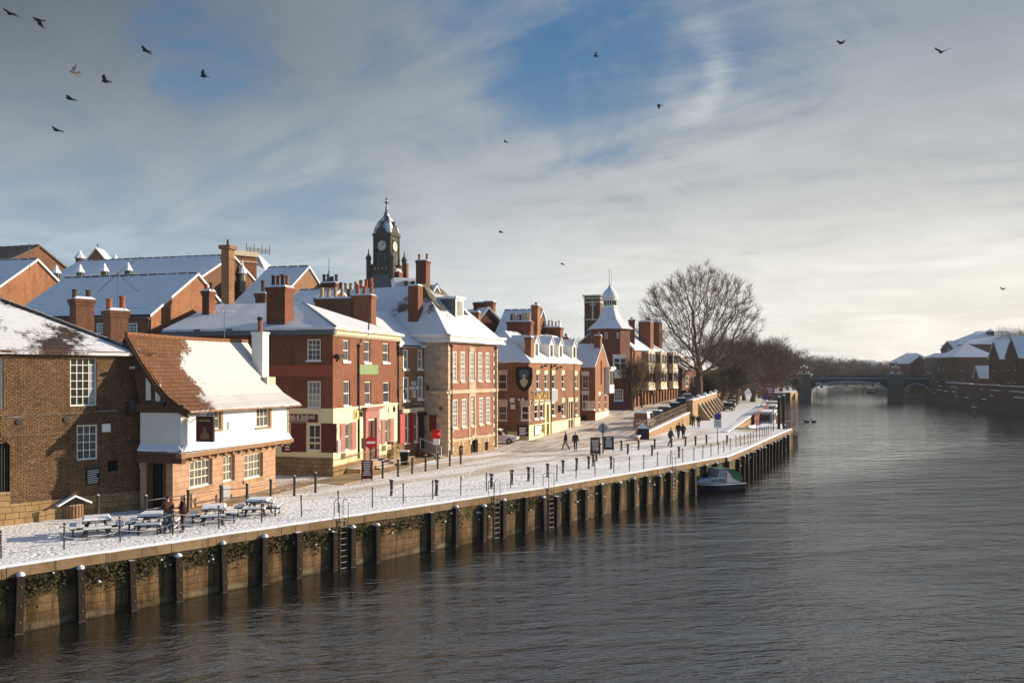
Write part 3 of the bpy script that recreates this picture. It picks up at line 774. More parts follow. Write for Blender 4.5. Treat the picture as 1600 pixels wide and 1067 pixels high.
# ---------------------------------------------------------------- building kit
class Fac:
    """a facade plane: A is its left end seen from outside, u runs along it, n points out"""
    def __init__(s, A, B=None, u=None, L=None):
        s.A = V2(A)
        if B is not None: s.u = (V2(B)-s.A); s.L = s.u.length; s.u.normalize()
        else: s.u = V2(u).normalized(); s.L = L
        s.n = Vector((s.u.y, -s.u.x))
    def sz(s, px, py):
        d = ray(px, py); a = s.A
        # A + u*q = d*t
        det = s.u.x*(-d.y)-(-d.x)*s.u.y
        q = (a.x*d.y-a.y*d.x)/( -s.u.x*d.y+s.u.y*d.x)
        P = a+s.u*q; t = P.y/d.y
        return q, CZ+d.z*t
    def s_at(s, px): return s.sz(px, H0)[0]
    def z_at(s, px, py): return s.sz(px, py)[1]
    def P(s, q, z, d=0.0):
        p = s.A+s.u*q+s.n*d; return Vector((p.x, p.y, z))
    def rect(s, x0, y0, x1, y1):
        xm = (x0+x1)/2
        return (s.s_at(x0), s.s_at(x1), s.z_at(xm, y1), s.z_at(xm, y0))
    def box(s, mb, q0, q1, z0, z1, d0, d1):
        c = s.P((q0+q1)/2, (z0+z1)/2, (d0+d1)/2)
        mb.box(c, (abs(q1-q0), abs(d1-d0), abs(z1-z0)), s.u)
    def wall(s, mb, q0, q1, z0, z1, ops=(), rev=.14, d=0.0):
        qs = sorted({q0, q1, *[min(max(v, q0), q1) for o in ops for v in o[:2]]}); zs = sorted({z0, z1, *[min(max(v, z0), z1) for o in ops for v in o[2:4]]})
        for a, b in zip(qs, qs[1:]):
            for e, f in zip(zs, zs[1:]):
                qm, zm = (a+b)/2, (e+f)/2
                if any(o[0] < qm < o[1] and o[2] < zm < o[3] for o in ops): continue
                mb.quad(s.P(a, e, d), s.P(b, e, d), s.P(b, f, d), s.P(a, f, d))
        for o in ops:
            a, b, e, f = max(o[0], q0), min(o[1], q1), max(o[2], z0), min(o[3], z1)
            if b <= a or f <= e: continue
            r = d-rev
            mb.quad(s.P(a, e, d), s.P(a, f, d), s.P(a, f, r), s.P(a, e, r)); mb.quad(s.P(b, e, d), s.P(b, e, r), s.P(b, f, r), s.P(b, f, d))
            mb.quad(s.P(a, f, d), s.P(b, f, d), s.P(b, f, r), s.P(a, f, r)); mb.quad(s.P(a, e, d), s.P(a, e, r), s.P(b, e, r), s.P(b, e, d))
    def window(s, par, o, nx=2, ny=4, frame='white', glass='glass', sill='white', rev=.14, fw=.06, bw=.025, d=0.0, meet=True, lintel=None, lh=.28, label=None, sk=.08, sill_h=.1):
        a, b, e, f = o; z = d-rev
        m = MB()
        s.box(m, a, a+fw, e, f, z, z+.07); s.box(m, b-fw, b, e, f, z, z+.07)
        s.box(m, a+fw, b-fw, f-fw, f, z, z+.07); s.box(m, a+fw, b-fw, e, e+fw, z, z+.07)
        for i in range(1, nx):
            q = a+fw+(b-a-2*fw)*i/nx; s.box(m, q-bw/2, q+bw/2, e+fw, f-fw, z+.01, z+.045)
        for j in range(1, ny):
            h = e+fw+(f-e-2*fw)*j/ny; w = fw*.8 if (meet and j == ny//2) else bw
            s.box(m, a+fw, b-fw, h-w/2, h+w/2, z+.012, z+(.06 if w > bw else .042))
        wo = m.build('window', M[frame], par)
        if label: wo['label'] = label
        m = MB(); s.box(m, a+.01, b-.01, e+.01, f-.01, z-.02, z+.008); m.build('pane', M[glass], wo)
        if sill:
            m = MB(); s.box(m, a-sk, b+sk, e-sill_h, e-.002, z+.02, d+.09); m.build('sill', M[sill], wo)
        if lintel:
            m = MB(); s.box(m, a-.1, b+.1, f+.002, f+lh, d-.1, d+.035); m.build('lintel', M[lintel], wo)
        return wo

def roof_patch(mb, a, b, c, d, th):
    """a slope under an uneven blanket of snow: eave a-b, ridge d-c"""
    n = max(3, min(40, int(max((b-a).length, (c-d).length)/.7))); m = max(3, min(14, int((d-a).length/.7)))
    rows = []
    for j in range(m+1):
        f = j/m; p, q = a.lerp(d, f), b.lerp(c, f); row = []
        for i in range(n+1):
            v = p.lerp(q, i/n); w = noise.noise(Vector((v.x*.9, v.y*.9, v.z*.9)))*.05+noise.noise(Vector((v.x*2.6, v.y*2.6, 3)))*.02
            if 0 < i < n or j == 0: v = v+Vector((0, 0, th+w))
            else: v = v+Vector((0, 0, th))
            if j == 0: k = noise.noise(Vector((v.x*1.7, v.y*1.7, 9)))*.06; o = (a-d); o.z = 0; o.normalize(); v = v+o*k
            row.append(v)
        rows.append(row)
    N = n+1; mb.soft = True
    mb.add([v for r in rows for v in r], [(j*N+i, j*N+i+1, (j+1)*N+i+1, (j+1)*N+i) for j in range(m) for i in range(n)])
    mb.soft = False
    edge = rows[0]+[r[-1] for r in rows[1:]]+rows[-1][-2::-1]+[r[0] for r in rows[-2:0:-1]]
    k = len(edge); lo = [v-Vector((0, 0, th+.01)) for v in edge]
    mb.add(edge+lo, [(i, k+i, k+(i+1) % k, (i+1) % k) for i in range(k)]+[(2*k-1-0,)+tuple(2*k-1-q for q in range(1, k))])
def hip_roof(mb, O, e1, L1, L2, z0, rise, h0=0.0, h1=0.0, o=.3, th=.16, gable_over=.15):
    """roof over the rectangle O + e1*[0,L1] + e2*[0,L2], ridge along e1; e2 is e1 turned left"""
    O = V2(O); e1 = V2(e1).normalized(); e2 = Vector((-e1.y, e1.x))
    def p(a, b, z): q = O+e1*a+e2*b; return Vector((q.x, q.y, z))
    a0 = -o if h0 else -gable_over; a1 = L1+o if h1 else L1+gable_over
    dz = -o*rise/(L2/2) if o else 0
    c00, c10, c11, c01 = p(a0, -o, z0+dz), p(a1, -o, z0+dz), p(a1, L2+o, z0+dz), p(a0, L2+o, z0+dz)
    r0 = p(h0 if h0 else a0, L2/2, z0+rise); r1 = p(L1-h1 if h1 else a1, L2/2, z0+rise)
    for pl in ([c00, c10, r1, r0], [c11, c01, r0, r1]): roof_patch(mb, *pl, th)
    if h0: roof_patch(mb, c01, c00, r0, r0, th)
    if h1: roof_patch(mb, c10, c11, r1, r1, th)
    return r0, r1
def roof_ridge(mb, a, b, r=.09):
    mb.tube([a, b], r, 6)

def chimney(par, c, w, d, z0, z1, e1, brick, pots=3, pot='terracotta', ph=.75, along='w', cap=True, corbel=True, spread=.75):
    """w along e1, d across; pots stand in a row along the longer side"""
    e1 = V2(e1).normalized(); m = MB()
    zc = z1-.38 if corbel else z1
    m.box((c[0], c[1], (z0+zc)/2), (w, d, zc-z0), e1)
    if corbel:
        m.box((c[0], c[1], zc+.09), (w+.1, d+.1, .18), e1); m.box((c[0], c[1], zc+.28), (w+.2, d+.2, .2), e1)
    co = m.build('chimney', M[brick], par)
    m = MB(); m.mi = 0
    a, b = w/2+.08, d/2+.08; e2 = Vector((-e1.y, e1.x)); P = V2(c)
    def q(i, j, z): v = P+e1*i+e2*j; return (v.x, v.y, z)
    if cap:
        m.add([q(-a, -b, z1), q(a, -b, z1), q(a, b, z1), q(-a, b, z1), q(-a*.75, -b*.6, z1+.16), q(a*.75, -b*.6, z1+.16), q(a*.75, b*.6, z1+.16), q(-a*.75, b*.6, z1+.16)],
              [(0, 1, 5, 4), (1, 2, 6, 5), (2, 3, 7, 6), (3, 0, 4, 7), (4, 5, 6, 7)])
        m.build('snow_cap', M['snow_cap'], co, smooth=False)
    R = random.Random(int(c[0]*100)+int(c[1]*37))
    for k in range(pots):
        f = (k-(pots-1)/2)/max(1, pots-1)*2*spread if pots > 1 else 0
        v = P+(e1*(f*w/2) if along == 'w' else e2*(f*d/2))
        h = ph*R.uniform(.8, 1.15); r = min(.17, max(w, d)/max(pots, 1)*.36)
        pm = MB(); pm.lathe([(r*1.1, z1+.05), (r, z1+.2), (r*.9, z1+h*.8), (r*1.12, z1+h*.86), (r*1.1, z1+h), (r*.8, z1+h), (r*.78, z1+h-.1)], (v.x, v.y, 0), 9)
        pm.build('chimney_pot', M[R.choice([pot, pot, 'soot_pot']) if pot != 'white' else 'white'], co, smooth=False)
    return co

def downpipe(par, f, q, z0, z1, mat='iron', d=.09, r=.055):
    m = MB(); m.tube([f.P(q, z0, d), f.P(q, z1, d)], r, 7)
    m.lathe([(r, z1), (.13, z1+.05), (.14, z1+.22), (.1, z1+.24)], f.P(q, 0, d), 8)
    for k in range(1, 4): m.tube([f.P(q, z0+(z1-z0)*k/4-.03, d), f.P(q, z0+(z1-z0)*k/4+.03, d)], r*1.35, 7)
    return m.build('downpipe', M[mat], par)
def gutter(par, f, q0, q1, z, mat='iron', d=.28, h=.12, name='gutter'):
    m = MB(); f.box(m, q0, q1, z-h, z, d-.12, d); return m.build(name, M[mat], par)
def wall_lamp(par, f, q, z, arm=.45, mat='iron'):
    m = MB(); m.tube([f.P(q, z, 0), f.P(q, z+.12, arm*.6), f.P(q, z, arm)], .025, 6)
    m.lathe([(.05, -.05), (.14, -.16), (.1, -.46), (.03, -.5)], f.P(q, z, arm), 6); m.lathe([(.16, -.16), (.05, .0), (.02, .06)], f.P(q, z, arm), 6)
    return m.build('wall_lamp', M[mat], par)
def mesh_thing(name, mb, mat, label, cat, group=None):
    o = mb.build(name, mat); return tag(o, label, cat, group)
def aerial(par, base, h, u, n=6, L=1.2, tilt=0):
    m = MB(); b = Vector(base); m.tube([b, b+Vector((0, 0, h))], .022, 5)
    ux = Vector((u[0], u[1], tilt)).normalized(); uy = Vector((-ux.y, ux.x, 0)).normalized(); t = b+Vector((0, 0, h-.05))
    m.tube([t-ux*L*.5, t+ux*L*.5], .016, 4)
    for k in range(n): c = t+ux*(L*(k/(n-1)-.5)); m.tube([c-uy*.28, c+uy*.28], .012, 4)
    return m.build('aerial', M['lead'], par)
# ================================================================ brick warehouse at the near end
def brick_warehouse():
    A, B = Vector((-24.6, 39.9)), Vector((-19.8, 45.2))
    u = (B-A).normalized(); A0 = A-u*16
    f = Fac(A0, B); L = f.L; z1 = 11.0
    t = thing('brick_warehouse', 'big brown brick warehouse at the near end with patchy snow on its dark hipped slates', 'building', (A0.x, A0.y, GZ))
    R1 = f.rect(109.5, 556, 151.5, 634); R2 = f.rect(120, 663.5, 153, 718); R0 = f.rect(-28, 555, 5, 638.5); R3 = f.rect(-25, 693, 15.5, 770); R4 = f.rect(-170, 556, -130, 636); R5 = f.rect(168, 719, 185, 737)
    w = MB(); f.wall(w, 0, L, GZ+1.0, z1, [R1, R2, R0, R3, R4, R5], .16)
    back = -f.n*12; e = [f.P(0, GZ), f.P(L, GZ)]; bk = Vector((back.x, back.y, 0))
    for a, b in ((e[1], e[1]+bk), (e[1]+bk, e[0]+bk), (e[0]+bk, e[0])):
        w.quad(a, b, b+Vector((0, 0, z1-GZ)), a+Vector((0, 0, z1-GZ)))
    wo = w.build('wall', M['brick_brown'], t)
    p = MB(); q3 = R3[0]
    for a, b in ((0, R3[0]), (R3[1], L)): f.box(p, a, b, GZ-.3, GZ+1.0, -.3, .045)
    f.box(p, R3[0], R3[1], GZ-.3, R3[2]-.004, -.3, .045)
    p.build('plinth', M['plinth_stone'], t)
    # brick courses stepping out
    s = MB(); zc = f.z_at(60, 648)
    f.box(s, 0, R1[1]+1.5, zc-.05, zc+.06, -.02, .05); f.box(s, 0, f.s_at(118), zc-1.05, zc-.94, -.02, .04); f.box(s, 0, L, z1-.32, z1-.02, -.02, .08); s.build('string_course', M['brick_brown'], t)
    f.window(t, R1, 4, 6, rev=.16, fw=.07, bw=.035, meet=False, sill=None)
    f.window(t, R0, 4, 6, rev=.16, fw=.07, bw=.035, meet=False, sill=None, glass='glass_pale'); f.window(t, R4, 4, 6, rev=.16, fw=.07, bw=.035, meet=False, sill=None)
    f.window(t, R2, 3, 4, rev=.16, fw=.075, bw=.035, meet=False, sill=None)
    # a bright casement and desk plants seen through the tall window
    m = MB(); a, b, e0, e1 = R1
    f.box(m, b-.33, b-.09, e0+.12, e1-.4, -.15, -.132); m.build('casement', M['grey_paint'], t)
    # dark arched opening with iron bars
    m = MB(); f.box(m, R3[0], R3[1], R3[2], R3[3], -.5, -.16); m.build('doorway', M['dark_void'], t)
    m = MB(); cx = (R3[0]+R3[1])/2; hw = (R3[1]-R3[0])/2
    for k in range(13):
        an = pi*(k+.5)/13; q = cx+cos(an)*(hw+.17); z = R3[3]-hw*.35+sin(an)*(hw*.5+.22)
        c = f.P(q, z, .02); ax = (f.P(cx+cos(an), 0)-f.P(cx, 0)+Vector((0, 0, sin(an)))).normalized(); nn = Vector((f.n.x, f.n.y, 0)); m.box(c, (.32, .07, .1), tilt=(ax, nn, ax.cross(nn)))
    m.build('arch', M['brick_brown'], t)
    m = MB()
    for k in range(9): q = R3[0]+.1+k*(R3[1]-R3[0]-.2)/8; m.tube([f.P(q, R3[2], -.1), f.P(q, R3[3], -.1)], .02, 5)
    m.build('bars', M['iron'], t)
    m = MB(); f.box(m, R5[0], R5[1], R5[2], R5[3], -.4, -.16); m.build('vent', M['dark_void'], t)
    gutter(t, f, -.3, L+.3, z1+.06, 'brown_wood', .34, .14)
    r = MB(); r0, r1 = hip_roof(r, A0-f.n*0, f.u, L-.9, 12, z1+.06, 3.35, 0, 6.2, .36, .14)
    r.build('roof', M['snow_slate'], t)
    # ridge tiles showing through along the hip
    m = MB(); c = f.P(L-.9, 0)+Vector((f.u.x, f.u.y, 0))*.36+Vector((f.n.x, f.n.y, 0))*.36; c.z = z1+.06
    for k in range(22):
        a = Vector(r1)+Vector((0, 0, .17)); b = Vector((c.x, c.y, z1+.06))
        p0, p1 = a.lerp(b, k/22), a.lerp(b, (k+.93)/22); m.tube([p0, p1], [.1, .13], 6)
    m.build('hip_tiles', M['slate_hip'], t)
    # small fittings on the wall
    q, z = f.sz(165, 668); m = MB(); f.box(m, q-.2, q+.2, z-.22, z+.2, 0, .14); m.build('alarm_box', M['white'], t)
    q, z = f.sz(204, 636); m = MB(); f.box(m, q-.2, q+.2, z-.3, z+.3, 0, .35); m.build('floodlight', M['iron'], t)
    q, z = f.sz(203, 583); m = MB(); m.tube([f.P(q, z, 0), f.P(q+.15, z+.25, .55)], .045, 6); f.box(m, q-.35, q+.4, z+.22, z+.36, .5, .75); m.build('camera_bracket', M['iron'], t)
    q, z = f.sz(222, 723); m = MB(); f.box(m, q-.13, q+.13, z-.3, z+.3, 0, .22); m.build('lamp', M['cream'], t)
    for px, py in ((30, 659), (104, 655), (203, 689)):
        q, z = f.sz(px, py); m = MB(); m.lathe([(.14, -.03), (.14, .03), (.05, .06)], (0, 0, 0), 8)
        mm = MB(); c = f.P(q, z, .03); mm.tube([f.P(q, z, 0), f.P(q, z, .06)], .15, 10); mm.build('tie_plate', M['iron'], t)
    m = MB(); pts = [f.P(*f.sz(px, py), .035) for px, py in ((2, 653), (100, 647), (180, 641), (195, 645), (200, 650), (206, 642))]; m.tube(pts, .02, 5); m.build('cable', M['iron'], t)
    # black notice board with white lettering
    sf = f; a, b, e0, e1 = f.rect(134, 731, 156, 757)
    sg = thing('notice_board', 'small black notice board with white lines on the brick warehouse wall', 'sign', f.P(a, e0))
    m = MB(); f.box(m, a, b, e0, e1, .01, .07); m.build('board', M['black'], sg)
    m = MB()
    R = random.Random(2)
    for k in range(7):
        z = e1-.12-k*(e1-e0-.15)/7; w_ = (b-a)*R.uniform(.6, .8); f.box(m, a+.07, a+.07+w_, z-.022, z, .07, .074)
    m.build('writing', M['lettering_white'], sg)
    chimney(t, at(128, 51)[:2], 1.05, 1.05, 11.5, zat(468, 51), f.u, 'brick_dark', 2, 'soot_pot', .55)
    c2 = at(181, 48.5); chimney(t, c2[:2], 1.0, 1.05, 11.2, zat(486, 48.5), f.u, 'brick_dark', 2, 'terracotta', .8)
    m = MB(); b0 = Vector((c2.x+.1, c2.y, zat(486, 48.5))); m.tube([b0, b0+Vector((0, 0, 2.2))], .02, 5)
    tp = b0+Vector((0, 0, 2.2))
    for dx, dz in ((1.3, 1.0), (-1.2, -1.1), (1.2, -1.1)): m.tube([tp, tp+Vector((dx, .1, dz))], .016, 4)
    m.tube([b0+Vector((.2, 0, .2)), b0+Vector((1.6, 0, .2))], .016, 4); m.build('aerial', M['iron'], t)
brick_warehouse()

# ================================================================ the white riverside pub
def white_pub():
    A, B = Vector((-17.84, 43.75)), Vector((-15.1, 53.1))
    f = Fac(A, B); u, n = f.u, f.n
    t = thing('white_pub', 'white jettied riverside pub with half-snowed brown tile roof and sandstone ground floor', 'building', (A.x, A.y, GZ))
    zj0, zj1, ze = 5.75, 5.6, 8.15
    ops = [f.rect(296, 718, 332, 760.5), f.rect(349, 711, 367, 752), f.rect(382, 708, 411, 747)]
    w = MB(); f.wall(w, 0, f.L, GZ-.2, 5.75, ops, .3)
    # short left end facing the warehouse with the dark doorway
    g = Fac(A+V2(-n)*2.05, A); L2 = g.L
    dop = [(L2*.28, L2*.72, GZ+.1, GZ+2.75)]
    g.wall(w, 0, L2, GZ-.2, 5.75, dop, .25)
    h = Fac(B, B-n*7); h.wall(w, 0, 7, GZ-.2, 5.75)
    w.build('wall', M['stone_warm'], t)
    for o, nx, ny in ((ops[0], 3, 3), (ops[1], 2, 3), (ops[2], 3, 3)):
        f.window(t, o, nx, ny, 'cream_paint', 'glass_mid', None, .26, .1, .05, meet=False)
        # small leaded lights
        m = MB(); a, b, e, z = o
        for k in range(1, nx*2): q = a+(b-a)*k/(nx*2); f.box(m, q-.012, q+.012, e+.1, z-.1, -.249, -.232)
        m.build('glazing_bar', M['cream_paint'], t)
        m = MB(); f.box(m, a-.25, b+.25, z+.003, z+.3, -.1, .03); m.build('lintel', M['stone_gold'], t)
        m = MB(); f.box(m, a-.15, b+.15, e-.2, e-.003, -.24, .08); m.build('sill', M['stone_gold'], t)
    m = MB(); g.box(m, dop[0][0], dop[0][1], dop[0][2], dop[0][3], -.5, -.25); m.build('door', M['dark_void'], t)
    m = MB()
    for q0, q1, a, b in ((dop[0][0]-.14, dop[0][0], GZ, GZ+2.9), (dop[0][1], dop[0][1]+.14, GZ, GZ+2.9), (dop[0][0], dop[0][1], GZ+2.76, GZ+2.9)): g.box(m, q0, q1, a, b, -.2, .05)
    m.build('door_frame', M['brown_wood'], t)
    # jettied white upper storey
    JO = .5; Au = A+n*JO; Bu = B+n*JO+u*.8
    fu = Fac(Au, Bu)
    o1, o2 = fu.rect(322, 637, 343.5, 671), fu.rect(400.5, 634.5, 420, 667)
    w = MB(); fu.wall(w, 0, fu.L, 5.95, ze, [o1, o2], .16)
    gu = Fac(Au-n*2.55, Au)
    gu.wall(w, 0, gu.L, 5.95, ze-.1)
    hu = Fac(Bu, Bu-n*7); hu.wall(w, 0, 7, 5.95, ze)
    w.build('upper_wall', M['whitewash'], t)
    for o in (o1, o2):
        fu.window(t, o, 3, 2, 'cream_paint', 'glass_mid', 'oak', .12, .09, .04, meet=False, sk=.14)
        a, b, e, z = o; m = MB(); fu.box(m, b, b+.22, e-.12, z+.08, -.08, .07); fu.box(m, a-.1, b, z, z+.1, -.08, .07); m.build('window_post', M['oak'], t)
    # flared skirt of snow and tiles where the jetty throws off the rain, beam ends under it
    m = MB()
    def skirt(ff, q0, q1, z_a, z_b):
        m.add([ff.P(q0, z_a, .0), ff.P(q1, z_b, .0), ff.P(q1, z_b-.3, .22), ff.P(q0, z_a-.3, .22), ff.P(q0, z_a-.38, .22), ff.P(q1, z_b-.38, .22), ff.P(q1, z_b-.4, -.05), ff.P(q0, z_a-.4, -.05)],
              [(0, 3, 2, 1), (3, 4, 5, 2), (4, 7, 6, 5), (0, 7, 4, 3), (1, 2, 5, 6)])
    skirt(fu, -.22, fu.L, 6.2, 6.05); skirt(gu, .0, gu.L+.22, 6.2, 6.2)
    m.build('jetty_skirt', M['snow_cap'], t)
    m = MB(); fu.box(m, -.28, fu.L+.1, 5.48, 5.72, -.1, .27); m.build('bressumer', M['oak'], t)
    m = MB(); gu.box(m, 0, gu.L+.25, 5.2, 5.75, -.1, .25); m.build('dark_beam', M['brown_wood'], t)
    for k in range(14): m = MB(); q = .2+k*(f.L-.2)/13; f.box(m, q-.09, q+.09, 5.28, 5.48, -.1, .52); m.build('joist_end', M['oak'], t)
    # tile roof, swept out towards the eaves
    prof = [(0, 12.0), (1.0, 10.55), (1.9, 9.42), (2.7, 8.68), (3.4, 8.24), (3.95, 8.0)]
    D0 = A+n*JO-n*3.35      # ridge line start
    def rp(q, d, z): v = D0+u*q+n*d; return Vector((v.x, v.y, z))
    r = MB(); NQ = 26; q0, q1 = -.12, fu.L+.35
    for side in (1, -1):
        rows = []
        for d, z in prof:
            rows.append([rp(q0+(q1-q0)*k/NQ, d*side, z+.05*noise.noise(Vector((k*.35, d, side)))-(.06*sin(pi*k/NQ) if d < .5 else 0)) for k in range(NQ+1)])
        for th, flip in ((.0, 0), (-.16, 1)):
            vs = [v+Vector((0, 0, th)) for rw in rows for v in rw]
            fs = []
            for i in range(len(prof)-1):
                for k in range(NQ): a = i*(NQ+1)+k; fs.append((a, a+1, a+NQ+2, a+NQ+1) if (flip == 0) == (side == -1) else (a+NQ+1, a+NQ+2, a+1, a))
            r.add(vs, fs)
        for e in (0, NQ):
            for i in range(len(prof)-1): a, b = rows[i][e], rows[i+1][e]; r.quad(a, b, b-Vector((0, 0, .16)), a-Vector((0, 0, .16)))
        for k in range(NQ): a, b = rows[-1][k], rows[-1][k+1]; r.quad(a, b, b-Vector((0, 0, .16)), a-Vector((0, 0, .16)))
    r.build('roof', M['pub_roof'], t, smooth=False)
    m = MB()
    for k in range(26):
        a = rp(q0+(q1-q0)*k/26, 0, 12.03-.06*sin(pi*k/26)); b = rp(q0+(q1-q0)*(k+.94)/26, 0, 12.03-.06*sin(pi*k/26)); m.tube([a, b], .12, 7)
    m.build('ridge_tiles', M['ridge_tile'], t)
    m = MB(); R = random.Random(4)
    for k in range(30): q = q0+.2+(q1-q0-.4)*k/29; v = rp(q, 3.7, 7.86); m.box(v, (.1, .34, .09), u)
    m.build('rafter_feet', M['oak'], t)
    m = MB(); m.tube([rp(q0, 4.0, 7.9), rp(q1, 4.0, 7.83)], .07, 6); m.build('gutter', M['oak'], t)
    # gable end: half timber under the swept verge
    m = MB(); m.poly([gu.P(gu.L-.05, 8.05, -.02), rp(0.0, 2.4, 8.9), rp(0.0, 1.2, 10.3), rp(.0, 0, 11.9), gu.P(0, 8.05, -.02)]); m.build('gable', M['brown_wood'], t)
    m = MB(); g2 = gu
    for q, a, b in ((.55, 8.5, 9.9), (1.15, 8.45, 9.35), (1.65, 8.42, 8.75)): gu.box(m, q-.15, q+.15, a, b, .0, .05)
    m.build('gable_panel', M['whitewash'], t)
    m = MB(); gu.box(m, -.2, gu.L+.25, 7.85, 8.3, -.05, .1); m.build('gable_beam', M['brown_wood'], t)
    m = MB()
    pts = [rp(-.2, d, z-.12) for d, z in prof]
    for a, b in zip(pts, pts[1:]): m.ext([a, b, b-Vector((0, 0, .3)), a-Vector((0, 0, .3))], Vector((u.x, u.y, 0))*.08)
    m.build('bargeboard', M['barge'], t)
    # whitewashed chimney
    c = D0+u*10.35+n*1.35
    m = MB(); m.box((c.x, c.y, 10.8), (.72, .8, 3.3), u); m.box((c.x, c.y, 12.52), (.82, .9, .14), u); ch = m.build('chimney', M['whitewash'], t)
    m = MB(); m.lathe([(.16, 12.6), (.14, 13.2), (.17, 13.25), (.17, 13.35)], (c.x, c.y, 0), 9); m.build('chimney_pot', M['terracotta'], ch)
    m = MB(); m.lathe([(.2, 13.36), (.2, 13.5), (.12, 13.62), (.02, 13.66)], (c.x, c.y, 0), 9); m.build('cowl', M['black'], ch)
    m = MB(); m.box((c.x+n.x*.25, c.y+n.y*.25, 9.42), (.95, 1.15, .5), u); m.build('chimney_flashing', M['stone_trim'], t)
    aerial(t, rp(9.0, -.4, 11.5), 2.4, n, 5, 1.3)
    # wall clutter
    downpipe(t, fu, fu.L-.15, 6.1, 7.6, 'oak', .1, .05)
    q, z = f.sz(278, 717); m = MB(); m.tube([f.P(q+.2, z, 0), f.P(q+.2, z, .25)], .12, 8); m.build('lamp', M['iron'], t)
    m = MB(); q, z = fu.sz(357, 664); fu.box(m, q-.08, q+.12, z-.25, z+.2, 0, .08); m.build('wall_bracket', M['cream_paint'], t)
    q, z = gu.sz(255, 631); m = MB(); gu.box(m, q-.2, q+.2, z-.12, z+.12, 0, .25); m.build('floodlight', M['iron'], t)
    q, z = f.sz(352, 775); m = MB(); f.box(m, q-.4, q+.25, GZ, GZ+.85, 0, .16); m.build('meter_box', M['grey_paint'], t)
    # pub sign on its iron bracket
    q, z = fu.sz(298, 650); q = .75
    sg = thing('pub_sign', 'dark red painted pub sign hanging from an iron bracket on the white pub', 'sign', fu.P(q, 7.0, .9))
    d0, d1 = .45, 1.45; zt, zb = 7.62, 6.35
    # the board hangs from a bracket standing out from the wall
    m = MB(); nn = Vector((n.x, n.y, 0))
    m.tube([fu.P(q, 7.75, 0), fu.P(q, 7.75, 1.7)], .03, 6); m.tube([fu.P(q, 7.3, 0), fu.P(q, 7.75, .6)], .022, 6)
    for k in range(4): c0 = fu.P(q, 7.92, .5+k*.3); m.tube([c0+nn*.12*cos(a_)+Vector((0, 0, .12*sin(a_))) for a_ in [j*pi/4 for j in range(9)]], .014, 4, cap=False)
    m.build('bracket', M['iron'], sg)
    m = MB(); fu.box(m, q-.05, q+.05, zb, zt, d0, d1); m.build('board', M['sign_board'], sg)
    m = MB()
    for a, b, e, z in ((d0-.04, d0, zb, zt), (d1, d1+.04, zb, zt), (d0-.04, d1+.04, zt, zt+.05), (d0-.04, d1+.04, zb-.05, zb)): fu.box(m, q-.06, q+.06, e, z, a, b)
    m.build('frame', M['black'], sg)
    # crude painted portrait of a standing figure in dull colours, and the name band
    m = MB(); fc = Fac(fu.P(q-.052, 0, d0), fu.P(q-.052, 0, d1))
    m2 = MB(); m2.lathe([(.001, -.16), (.1, -.1), (.13, 0), (.1, .12), (.001, .17)], (0, 0, 0), 8)
    w2 = fc.L
    fc.box(m, w2*.12, w2*.88, zt-.3, zt-.1, .0, .006)
    m.build('name_band', M['black'], sg)
    text_obj("KING'S ARMS", .15, sg, fc.P(w2/2, zt-.2, .008), fc.u, M['gold'], sx=.8)
    m = MB(); m.add([fc.P(w2*.5+a, z, .008) for a, z in ((-.28, zb+.1), (.28, zb+.1), (.24, zb+.4), (.09, zb+.48), (.1, zb+.6), (.07, zb+.74), (-.07, zb+.74), (-.1, zb+.6), (-.09, zb+.48), (-.24, zb+.4))], [tuple(range(10))]); m.build('painting', M['oak'], sg)
white_pub()
